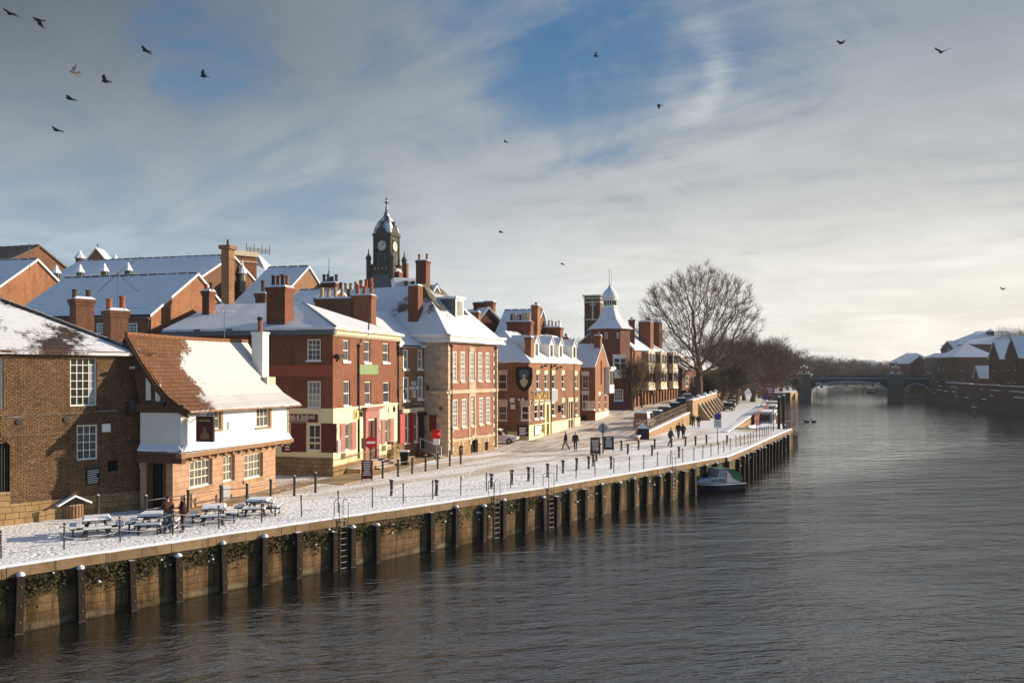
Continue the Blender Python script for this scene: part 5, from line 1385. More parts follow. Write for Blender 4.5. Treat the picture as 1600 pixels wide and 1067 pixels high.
    m = MB(); cr = [(-.35, -.1), (-.5, -.3), (-.25, -.75), (0, -.95), (.25, -.75), (.5, -.3), (.35, -.1), (.12, .05), (.18, .35), (0, .5), (-.18, .35), (-.12, .05)]; m.poly([g.P(q+a_, z+b_, .176) for a_, b_ in cr]); m.build('crest', M['crest'], sg)
    m = MB(); m.poly([g.P(q+a_*.55, z+.45+b_*.4, .174) for a_, b_ in pts]); m.build('crest_field', M['crest_blue'], sg)
    # boards on the painted wall
    for nm, lab, ff, r_, bd, wr in (('menu_board', 'wide black menu board with white writing on the cream wall of the corner inn', g, (809, 664, 826, 681), 'black', True),
                                   ('poster_case', 'pale poster case on the cream wall between the black board and the yellow door', f, (833.5, 663.5, 842, 680.5), 'lead', False)):
        a, b, e, z2 = ff.rect(*r_); sg = thing(nm, lab, 'sign', ff.P(a, e))
        m = MB(); ff.box(m, a, b, e, z2, .04, .14); m.build('board', M[bd], sg)
        m = MB()
        if wr:
            R = random.Random(9)
            for k in range(5): z_ = z2-.25-k*(z2-e-.3)/5; w_ = (b-a)*R.uniform(.5, .75); ff.box(m, a+(b-a)*.2, a+(b-a)*.2+w_, z_-.11, z_, .14, .145)
            m.build('writing', M['lettering_white'], sg)
        else: ff.box(m, a+.12, b-.12, e+.12, z2-.12, .14, .15); m.build('poster', M['white'], sg)
    for px, py in ((847, 573), (862, 573), (871, 575)): q, z = f.sz(px, py); m = MB(); m.tube([f.P(q, z, 0), f.P(q, z+.1, .4)], .05, 5); f.box(m, q-.3, q+.3, z, z+.22, .35, .6); m.build('floodlight', M['black'], t)
    q, z = g.sz(801, 626); m = MB(); g.box(m, q-.25, q+.25, z-.2, z+.3, 0, .2); g.box(m, q-.2, q+.3, z-.9, z-.4, 0, .1); m.build('alarm_box', M['white'], t)
    for px, py in ((812, 624), (818, 624)): q, z = g.sz(px, py); m = MB(); m.ball(g.P(q, z, .2), .14, 6); m.build('lamp', M['white'], t)
    q, z = g.sz(779, 577); m = MB(); m.tube([g.P(q-.6, z-.1, 0), g.P(q, z, .6), g.P(q+.8, z+.12, 1.0)], .05, 5); g.box(m, q+.5, q+1.3, z+.08, z+.22, .9, 1.2); m.build('street_lamp', M['lead'], t)
    q, z = f.sz(873.3, 638); m = MB(); f.box(m, q-.2, q+.2, z-.4, z+.4, 0, .3); m.build('lantern', M['black'], t)
    return f
f6 = corner_inn()

# ================================================================ little gabled brick house
def gabled_house():
    A, B = Vector((11.0, 110.0)), Vector((13.8, 118.7)); f = Fac(A, B); u, n = f.u, f.n; LS = 9
    g = Fac(A-n*LS, A); t = thing('gabled_house', 'narrow orange brick house with a gable to the river and a white oriel bay', 'building', (A.x, A.y, 3.4))
    zt = 10.75; zr = 13.7
    so = [g.rect(909.5, 586, 919.5, 606.5), g.rect(909.5, 616, 919.5, 639)]
    fo = [f.rect(935.3, 617, 938.3, 640), f.rect(945, 617, 948, 639)]
    w = MB(); f.wall(w, 0, f.L, 2.5, zt, fo, .12); g.wall(w, 0, LS, 2.5, zt, so, .12); w.poly([f.P(0, zt), f.P(f.L, zt), f.P(f.L/2, zr)]); h = Fac(B, B-n*LS); h.wall(w, 0, LS, 2.5, zt); w.build('wall', M['brick_orange'], t)
    w = MB(); z5 = f.z_at(940, 643); f.box(w, 0, f.L, 2.5, z5, 0, .05); w.build('painted_wall', M['cream_paint'], t)
    for o in so: g.window(t, o, 2, 2, 'white', 'glass', 'white', .12, .1, lintel='white', lh=.5)
    for o in fo: f.window(t, o, 1, 2, 'white', 'glass', 'white', .12, .1, lintel='white', lh=.45)
    a, b, e, z = f.rect(945, 577, 952, 614); m = MB(); f.box(m, a, b, e, z, 0, .7); by = m.build('oriel', M['white'], t)
    m = MB(); f.box(m, a-.15, b+.15, z, z+.35, 0, .95); m.build('oriel_cap', M['white'], by)
    m = MB(); 
    for i in range(2): f.box(m, a+.15+i*(b-a)/2, a+(i+1)*(b-a)/2-.1, e+1.2, z-.2, .7, .72)
    m.build('pane', M['glass'], by)
    m = MB(); q, z = f.sz(939, 575); f.box(m, q-.15, q+.15, z-2.2, z+1.0, 0, .15); m.build('pilaster', M['brick_orange'], t)
    r = MB(); hip_roof(r, A-n*LS, n, LS, f.L, zt, zr-zt, 0, 0, .25, .18, .05); r.build('roof', M['snow_full'], t)
    c = f.P(f.L*.45, 0, -.5); chimney(t, c, .9, 1.0, 12.5, zat(524, 113), -n, 'brick_orange', 1, 'terracotta', .5)
    a, b, e, z = g.rect(912, 638, 930, 641); m = MB(); g.box(m, a, b, e, e+.2, 0, .8)
    for k in range(9): q = a+(b-a)*k/8; m.tube([g.P(q, e+.2, .75), g.P(q, e+1.2, .75)], .03, 5)
    g.box(m, a, b, e+1.2, e+1.28, .7, .8); m.build('balcony', M['white'], t)
    a, b, e, z = g.rect(909, 648, 916, 668); m = MB(); g.box(m, a, b, 3.2, z, -.05, .03); m.build('door', M['black'], t)
gabled_house()

# ================================================================ octagonal tower house with cupola
def tower_house():
    D = 131; c = at(953, D); t = thing('tower_house', 'tall dark brick octagonal tower house with a snowy tent roof, white lantern and finial', 'building', (c.x, c.y, 4))
    R8 = 3.25; ze = zat(514, D)
    ang = math.atan2(1, -.1)
    def ring(r, z, off=.5): return [(c.x+cos(2*pi*(k+off)/8-pi/2)*r, c.y+sin(2*pi*(k+off)/8-pi/2)*r, z) for k in range(8)]
    w = MB(); a, b = ring(R8, 3), ring(R8, ze)
    for k in range(8): w.quad(a[k], a[(k+1) % 8], b[(k+1) % 8], b[k])
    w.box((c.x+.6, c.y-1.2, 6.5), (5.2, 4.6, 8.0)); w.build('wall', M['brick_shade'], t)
    r = MB(); zl = zat(480, D); a, b = ring(R8+.55, ze-.1), ring(1.05, zl); m2 = ring(R8*.62, ze+(zl-ze)*.42)
    vs = a+m2+b; r.add(vs, [(k, (k+1) % 8, 8+(k+1) % 8, 8+k) for k in range(8)]+[(8+k, 8+(k+1) % 8, 16+(k+1) % 8, 16+k) for k in range(8)]+[tuple(range(7, -1, -1))]); r.build('roof', M['snow_full'], t)
    m = MB(); m.lathe([(1.3, zl-.1), (1.3, zl+.15), (1.0, zl+.15), (1.0, zl+1.05), (1.35, zl+1.1), (1.4, zl+1.3), (1.2, zl+1.35)], (c.x, c.y, 0), 8, .5); la = m.build('lantern', M['white'], t)
    m = MB()
    for k in range(16): q = 2*pi*k/16; m.box((c.x+cos(q)*.99, c.y+sin(q)*.99, zl+.62), (.06, .2, .7), (cos(q), sin(q)))
    m.build('louvre', M['dark_void'], la)
    zd = zl+1.35
    m = MB(); m.lathe([(1.25, zd), (1.3, zd+.3), (1.15, zd+.75), (.8, zd+1.25), (.42, zd+1.6), (.2, zd+2.0), (.1, zd+2.3), (.05, zd+2.35)], (c.x, c.y, 0), 12); m.build('cupola', M['snow_full'], la, smooth=True)
    m = MB(); m.tube([(c.x-.1, c.y, zd+2.2), (c.x-.1, c.y, zat(420, D))], .04, 5); m.tube([(c.x+.25, c.y, zd+2.0), (c.x+.25, c.y, zat(424, D))], .025, 5); m.lathe([(.02, zd+2.5), (.12, zd+2.6), (.02, zd+2.75)], (c.x-.1, c.y, 0), 6); m.build('finial', M['lead'], la)
    # flat river bay facing the bridge with oriel
    F2 = Fac((c.x+.6-2.6, c.y-3.5), u=(1, 0), L=5.2)
    a, b, e, z = F2.rect(957.5, 556, 977, 591); m = MB(); F2.box(m, a, b, e, z, 0, .6); by = m.build('oriel', M['white'], t)
    m = MB(); F2.box(m, a-.1, b+.1, z, z+.2, 0, .75); m.build('oriel_cap', M['white'], by)
    m = MB()
    for i in range(2):
        for j in range(2): q0 = a+.2+i*(b-a)*.48; z0 = e+1.35+j*1.05; F2.box(m, q0, q0+(b-a)*.38, z0, z0+(.9 if j == 0 else .6), .6, .62)
    m.build('pane', M['glass'], by)
    o = F2.rect(959.5, 608, 973.5, 626); F2.window(t, o, 4, 3, 'white', 'glass_mid', 'white', .0, .12, .05, meet=False, d=.06)
    ff = Fac(ring(R8, 0)[7][:2], ring(R8, 0)[0][:2])
    for x0, x1 in ((945, 949.5), (963.5, 967)):
        o = ff.rect(x0, 519.5, x1, 529); ff.window(t, o, 1, 2, 'cream_paint', 'glass', None, .0, .09, d=.05)
    q, z = F2.sz(968, 629); m = MB(); F2.box(m, q-.9, q+.9, z-.12, z+.12, 0, .05); m.build('nameplate', M['plate_blue'], t)
    c2 = at(987, 136); chimney(t, c2, .9, .9, 12, zat(500, 136), (1, 0), 'brick_shade', 1, 'soot_pot', .5)
    # square brick ventilation tower behind
    D2 = 146; p = at(927.5, D2); t2 = thing('square_tower', 'tall square dark brick tower with snow-lined stone bands behind the tower house', 'tower', (p.x, p.y, 4))
    zt = zat(463, D2); m = MB(); m.box((p.x, p.y, (3+zt)/2), (2.75, 2.75, zt-3), (.96, -.28)); m.build('shaft', M['brick_dark'], t2)
    m = MB()
    for z, d in ((zt, .3), (zt-.45, .14), (zat(500, D2), .12), (zat(473, D2), .1)): m.box((p.x, p.y, z), (2.75+d*2, 2.75+d*2, .22), (.96, -.28))
    m.build('stone_bands', M['stone_trim'], t2)
    m = MB(); fx = Vector((p.x-.28*1.45+.1, p.y-1.45, 0)); m.box((fx.x, fx.y, zat(486, D2)), (.28, .12, 3.4), (.96, -.28)); m.box((fx.x, fx.y, zat(477, D2)), (1.1, .12, .22), (.96, -.28)); m.build('stone_cross', M['stone_trim'], t2)
tower_house()

# ================================================================ riverside terrace with white bays
def terrace():
    A, B = Vector((19.2, 133)), Vector((31.2, 158)); f = Fac(A, B); u, n = f.u, f.n; LS = 10
    t = thing('bay_terrace', 'brick terrace with tiers of pale bay windows under a sunlit snowy roof', 'building', (A.x, A.y, 4.3))
    zt = 13.85
    w = MB(); f.wall(w, 0, f.L, 3, zt); g = Fac(A-n*LS, A); g.wall(w, 0, LS, 3, zt); h = Fac(B, B-n*LS); h.wall(w, 0, LS, 3, zt); w.poly([g.P(0, zt), g.P(LS, zt), g.P(LS/2, zt+4.2)]); w.build('wall', M['brick_orange'], t)
    r = MB(); hip_roof(r, A, u, f.L, LS, zt, 4.2, 0, 0, .4, .2); r.build('roof', M['snow_full'], t)
    for x0, x1 in ((1004.5, 1014.5), (1024, 1033.5), (1043.5, 1051)):
        a, b = f.s_at(x0), f.s_at(x1); m = MB(); f.box(m, a, b, 7.2, zt-.3, 0, 1.0); by = m.build('bay', M['stone_trim'], t)
        for z0 in (8.3, 11.5):
            m = MB(); f.box(m, a+.25, b-.25, z0, z0+1.5, 1.0, 1.03); 
            m.build('pane', M['glass'], by)
            m = MB()
            for i in range(3): q = a+.25+(b-a-.5)*i/2; f.box(m, q-.05, q+.05, z0, z0+1.5, 1.03, 1.06)
            m.build('mullion', M['white'], by)
            m = MB(); sd = Fac(f.P(a, 0, 0), f.P(a, 0, 1.0)); sd.box(m, .15, .85, z0, z0+1.5, 0, .02); m.build('side_pane', M['glass'], by)
        m = MB(); f.box(m, a-.08, b+.08, 7.0, 7.2, 0, 1.1); f.box(m, a-.05, b+.05, 10.2, 10.4, 0, 1.06); m.build('bay_sill', M['white'], by)
    m = MB()
    for k in range(15): q = .6+k*(f.L-1.2)/14; f.box(m, q-.3, q+.3, 3, 7.0, 0, .35)
    m.build('pilasters', M['brick_orange'], t)
    m = MB()
    for k in range(14): q = .6+(k+.5)*(f.L-1.2)/14; f.box(m, q-.5, q+.5, 4.2, 6.6, 0, .03)
    m.build('shopfront', M['brown_wood'], t)
    m = MB(); f.box(m, -.2, f.L+.2, zt-.35, zt-.1, 0, .35); m.build('eaves', M['white'], t)
    m = MB()
    for k in range(6): q = 1+k*(f.L-2)/5; f.box(m, q-.25, q+.25, 7.0, zt-.4, 0, .2)
    m.build('pier', M['brick_orange'], t)
    for px, D, w_, top in ((1009.5, 143, 2.1, 503), (1026, 149, 1.5, 503.5)):
        c = at(px, D); chimney(t, c, w_, 2.0, zt, zat(top, D), -n, 'brick_red', 3, 'terracotta', .4, corbel=False)
    # darker house beyond it, half hidden by the tree
    A2, B2 = B+u*2.5+n*.5, B+u*24+n*3; f2 = Fac(A2, B2)
    t2 = thing('dark_house', 'dark red brick house in shade behind the big bare tree', 'building', (A2.x, A2.y, 5))
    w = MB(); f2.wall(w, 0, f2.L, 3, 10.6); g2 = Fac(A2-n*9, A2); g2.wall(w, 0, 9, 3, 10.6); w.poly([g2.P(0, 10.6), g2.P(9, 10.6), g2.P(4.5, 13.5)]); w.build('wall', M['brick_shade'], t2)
    r = MB(); hip_roof(r, A2, f2.u, f2.L, 9, 10.6, 3.0, 0, 0, .3, .2); r.build('roof', M['snow_full'], t2)
    for k in range(5):
        f2.window(t2, (1.5+k*4.2, 3.0+k*4.2, 7.2, 9.3), 2, 2, 'white', 'glass', 'white', .0, .1, d=.06)
terrace()
# ================================================================ roofs and landmarks behind the river front
UB = Vector((.26, .966)); NB = Vector((UB.y, -UB.x))
def ridge_house(name, label, D, xl, xr, y_eave, y_ridge, depth, brick, roof='snow_full', ground=3, e1=None, D2=None, gl=True, cat='building', rise=None):
    # ridge carries small snow-bumped tiles
    """long house with its ridge across the view: eave from pixel xl to xr at distance D"""
    a = at(xl, D); k_ = (xr-CX)/F; q_ = (k_*D-a.x)/(.966+.26*k_); b = a+Vector((.966, -.26, 0))*q_; f = Fac(a, b); ze = zat(y_eave, f.P(f.s_at((xl+xr)/2), 0).y); fr = Fac(f.A-f.n*depth/2, u=f.u, L=f.L); zr = zat(y_ridge, fr.P(fr.s_at((xl+xr)/2+12), 0).y)
    t = thing(name, label, cat, (a.x, a.y, ground)); w = MB(); L = f.L
    f.wall(w, 0, L, ground, ze); h = Fac(V2(b), V2(b)-f.n*depth); h.wall(w, 0, depth, ground, ze); w.poly([h.P(0, ze), h.P(depth, ze), h.P(depth/2, zr)])
    g = Fac(V2(a)-f.n*depth, V2(a)); g.wall(w, 0, depth, ground, ze); w.poly([g.P(0, ze), g.P(depth, ze), g.P(depth/2, zr)]); w.build('wall', M[brick], t)
    r = MB(); r0, r1 = hip_roof(r, V2(a), f.u, L, depth, ze, zr-ze, 0, 0, .3, .2, .2); r.build('roof', M[roof], t)
    m = MB(); n_ = int(L/.9); up = Vector((0, 0, .2))
    for k in range(n_): m.tube([r0.lerp(r1, k/n_)+up, r0.lerp(r1, (k+.8)/n_)+up], .1, 5)
    m.build('ridge_tiles', M['slate_hip'], t)
    return t, f, h, ze, zr
# broad store with orange gable
t, f, h, ze, zr = ridge_house('broad_store', 'broad brick store with wide blue-shaded snow roof and a sunlit orange gable', 66, 20, 236, 494, 436, 11, 'brick_orange', D2=69)
for x0, x1 in ((153, 165), (198, 216)): f.window(t, f.rect(x0, 505, x1, 521), 3, 3, 'white', 'glass', None, .0, .09, .05, meet=False, d=.05)
gutter(t, f, -.2, f.L+.2, ze+.02, 'black', .34, .2); downpipe(t, f, f.L-.2, ze-4, ze-.5, 'black')
# long roof with ventilators
t, f, h, ze, zr = ridge_house('long_store', 'long low store with four snow-capped ventilators along its shaded roof', 84, 50, 300, 447, 408, 13, 'brick_dark', D2=92)
for px in (88, 125, 163, 200):
    d = 1.5; fd = Fac(f.A-f.n*d, u=f.u, L=f.L); q = fd.s_at(px); z = ze+(zr-ze)*d/6.5; c = f.P(q, z, -d)
    m = MB(); m.lathe([(.36, -.4), (.36, .3), (.3, .33), (.3, .85), (.42, .88)], c, 8, .5); v = m.build('ventilator', M['stone_grey'], t)
    m = MB(); m.lathe([(.47, .87), (.42, 1.0), (.24, 1.3), (.12, 1.6), (.03, 1.72)], c, 8, .5); m.build('ventilator_cap', M['snow_cap'], v)
    m = MB()
    for k in range(8): a_ = 2*pi*k/8; m.box(c+Vector((cos(a_)*.29, sin(a_)*.29, .58)), (.05, .12, .44), (cos(a_), sin(a_)))
    m.build('louvre', M['dark_void'], v)
c = h.P(3, 0)
# turrets behind it
for nm, lab, px, top, bot, w_ in (('roof_turret', 'small turret with pointed snowy cap behind the long roof, beside the gabled louvre', 125, 391, 412, .75), ('roof_turret', 'little snowy conical turret top poking over the long roof near the tall chimney', 180, 397, 414, .55)):
    D = 108; c = at(px, D); zb, zt = zat(bot, D), zat(top, D); tt = thing(nm, lab, 'turret', (c.x, c.y, zb-12))
    m = MB(); m.lathe([(w_*.7, zb-12), (w_*.7, zb+(zt-zb)*.35), (w_*.95, zb+(zt-zb)*.38)], c, 8); m.build('shaft', M['brick_dark'], tt)
    m = MB(); m.lathe([(w_, zb+(zt-zb)*.38), (w_*.4, zb+(zt-zb)*.75), (.06, zt)], c, 8); m.build('cap', M['snow_cap'], tt)
D = 110; c = at(153, D); zb = zat(410, D); zt = zat(391, D); tt = thing('louvre_gable', 'steep little gable with a spiked finial rising over the long roof', 'roof gable', (c.x, c.y, zb-12))
m = MB(); m.box((c.x, c.y+.5, zb-5.5), (2.4, 2.0, 11)); m.ext([(c.x-1.3, c.y-.5, zb), (c.x+1.3, c.y-.5, zb), (c.x, c.y-.5, zt)], (0, 2, 0)); m.build('gable', M['brick_tan'], tt)
m = MB()
for s_ in (-1, 1): m.ext([(c.x+s_*1.6, c.y-.6, zb-.2), (c.x, c.y-.6, zt+.1), (c.x, c.y+1.7, zt+.1), (c.x+s_*1.6, c.y+1.7, zb-.2)], (0, 0, .16))
m.build('roof', M['snow_full'], tt)
m = MB(); m.lathe([(.05, zt), (.06, zt+.5), (.14, zt+.6), (.05, zt+.75), (.04, zat(380, D))], c, 6); m.build('finial', M['lead'], tt)
# sunlit gable and dark roof at the left edge
a = at(-60, 58); 
t, f, h, ze, zr = ridge_house('left_store', 'brick store with a sunlit gable and a television aerial at the far left', 72, -110, -18, 462, 412, 10, 'brick_orange')
aerial(t, Vector((at(46, 60).x, 60, zat(430, 60))), zat(381, 60)-zat(430, 60), (1, .1), 6, 1.3, .06)
t, f, h, ze, zr = ridge_house('low_roofed_hall', 'hall with a dark brown roof thinly lined with snow at the far left', 92, -120, 8, 413, 391, 9, 'brick_dark', 'snow_dark', D2=94)
# tall slim chimney of the boiler house
D = 76; c = at(356, D); zt = zat(387, D); tt = thing('boiler_chimney', 'tall slim brick chimney with snowy bands standing behind the orange gable', 'chimney', (c.x, c.y, 5))
m = MB(); m.box((c.x, c.y, (8+zt)/2), (.85, .8, zt-8), UB); m.box((c.x, c.y, 11.5), (1.7, 1.2, 9), UB); m.build('shaft', M['brick_tan'], tt)
m = MB(); m.box((c.x, c.y, zt), (1.2, 1.15, .35), UB); m.box((c.x, c.y, zt-1.0), (1.0, .95, .2), UB); m.build('bands', M['brick_tan'], tt)
m = MB(); m.lathe([(.12, zt+.2), (.1, zt+.7), (.14, zt+.72)], c, 7); m.build('chimney_pot', M['soot_pot'], tt)
# red block with ironwork crown
D = 112; a = at(366, D); b = at(401, D+2); f = Fac(a, b); tt = thing('iron_crowned_block', 'red brick court block with steep slate roof and an ornamental iron crown', 'building', (a.x, a.y, 5))
ze = zat(397, D); w = MB(); f.wall(w, 0, f.L, 10, ze); h = Fac(V2(b), V2(b)-f.n*8); h.wall(w, 0, 8, 10, ze); w.build('wall', M['brick_red'], tt)
m = MB(); f.box(m, -.2, f.L+.2, ze-.15, ze+.5, -.3, .25); f.box(m, -.1, f.L+.1, zat(408, D), zat(406.5, D), 0, .15); m.build('parapet', M['stone_trim'], tt)
m = MB(); p0 = f.P(f.L, ze, 0); e_ = at(427, D+6, 423)
m.add([f.P(f.L*.75, ze+.5, -1), f.P(f.L+.3, ze+.5, -.5), Vector((e_.x, e_.y-3, zat(424, D))), Vector((e_.x+.3, e_.y+6, zat(424, D))), f.P(f.L+.3, ze+.5, -6), f.P(f.L*.75, ze+.5, -6)], [(0, 1, 4, 5), (1, 2, 3, 4)]); m.build('roof', M['snow_part'], tt)
m = MB()
for k in range(7):
    q = f.L*.62+k*.55; zt_ = ze+.5+(1.25 if k % 2 == 0 else .8); m.tube([f.P(q, ze+.4, -.6), f.P(q, zt_, -.6)], .06, 5)
for z in (ze+.75, ze+1.15): m.tube([f.P(f.L*.62, z, -.6), f.P(f.L*.62+3.3, z, -.6)], .04, 4)
for k in range(12): q = f.L*.64+k*.27; m.tube([f.P(q, ze+.5, -.6), f.P(q+.26, ze+1.15, -.6)], .02, 4); m.tube([f.P(q+.26, ze+.5, -.6), f.P(q, ze+1.15, -.6)], .02, 4)
m.build('iron_crown', M['iron'], tt)
# gabled hall with green window
t, f, h, ze, zr = ridge_house('gabled_hall', 'brick hall with a sunlit tan gable, a green window and a wide shaded snow roof', 80, 365, 428, 478, 421, 13, 'brick_tan', D2=84)
o = h.rect(464, 443, 476, 456) if False else (3.2, 5.6, ze+.5, ze+2.6)
m = MB(); h.box(m, 5.2, 7.6, ze-.6, ze+2.0, .0, .06); gw = m.build('window', M['copper_green'], t)
m = MB()
for k in range(1, 4): h.box(m, 5.2, 7.6, ze-.6+k*.65-.03, ze-.6+k*.65+.03, .06, .09)
m.build('glazing_bar', M['white'], gw)
fd = Fac(f.A-f.n*6, u=f.u, L=f.L); c = fd.P(fd.s_at(379), 0); m = MB(); m.lathe([(.32, zr-2.4), (.32, zr-.5), (.45, zr-.45)], c, 8); v = m.build('ventilator', M['stone_grey'], t)
m = MB(); m.lathe([(.5, zr-.45), (.3, zr+.0), (.1, zr+.5), (.03, zr+1.0)], c, 8); m.build('ventilator_cap', M['snow_cap'], v)
# low attic with two red windows
t, f, h, ze, zr = ridge_house('attic_house', 'low attic roof with two small dark red roof windows behind the restaurant', 74, 446, 506, 477, 455.5, 6, 'brick_dark', D2=76)
for px in (487, 496.5):
    q = f.s_at(px); d0 = .9; sl_ = (zr-ze)/3.0; m = MB(); c0 = f.P(q, ze+.24+sl_*d0, -d0)
    m.ext([f.P(q-.22, ze+.24+sl_*.7, -.7), f.P(q+.22, ze+.24+sl_*.7, -.7), f.P(q+.22, ze+.24+sl_*1.8, -1.8), f.P(q-.22, ze+.24+sl_*1.8, -1.8)], (0, 0, .1)); m.build('rooflight', M['burgundy'], t)
# free chimney stacks of the houses between
def stack(label, px, D, w_, d_, ybase, ytop, brick, pots, pot='terracotta', ph=.8, extra=None, e1=None):
    c = at(px, D); zb = zat(ybase, D); t = thing('chimney_stack', label, 'chimney', (c.x, c.y, zb))
    return chimney(t, c, w_, d_, zb-1.5, zat(ytop, D), -NB if e1 is None else e1, brick, pots, pot, ph), t
stack('squat brick chimney with one cowled pot beside the big red stack', 411, 72, .95, .9, 478, 459, 'brick_dark', 1, 'terracotta', 1.1)
co, t = stack('dark brick chimney with four pots and a snowy shoulder under the weather vane', 516, 88, 1.9, 1.4, 458, 443, 'brick_dark', 4, 'soot_pot', .9)
m = MB(); c = at(514, 88); zz = zat(440, 88); m.lathe([(.35, zz-.3), (.3, zz+.2), (.12, zz+.6), (.05, zz+.9), (.12, zz+1.0), (.04, zz+1.15), (.03, zat(402, 88))], c, 6); m.build('finial', M['lead'], t)
stack('row of pots on a long low chimney left of the clock tower', 548, 86, 3.0, .9, 470, 456, 'brick_dark', 5, 'buff_pot', .9)
stack('brown chimney with three pots right before the clock tower base', 572, 84, 1.5, .9, 470, 453, 'brick_red', 3, 'terracotta', 1.1)
# attic slope with dormer slits and big stack right of the clock tower
D = 118; a, b = at(618, D), at(655, D+1); f = Fac(a, b); t = thing('dormer_roof_house', 'snowy mansard roof with two narrow dormer windows beside the clock tower', 'building', (a.x, a.y, 8))
w = MB(); f.wall(w, 0, f.L, 8, zat(452, D)); w.build('wall', M['brick_dark'], t)
r = MB(); z0, z1 = zat(453, D), zat(432, D); r.ext([f.P(0, z0, 0), f.P(f.L, z0, 0), f.P(f.L+.8, z1, -1.3), f.P(0, z1, -1.3)], Vector((-f.n.x, -f.n.y, 0))*3); r.build('roof', M['snow_full'], t)
for px in (634, 645):
    q = f.s_at(px); m = MB(); f.box(m, q-.35, q+.35, zat(447, D), zat(438, D), -1, .15); d_ = m.build('dormer', M['stone_trim'], t); m = MB(); f.box(m, q-.25, q+.25, zat(446, D), zat(439, D), .15, .17); m.build('pane', M['glass'], d_)
stack('tall banded brick chimney stack with thin pots right of the clock tower', 661, 116, 1.5, 1.6, 452, 408, 'brick_shade', 2, 'terracotta', 1.2)
m = None
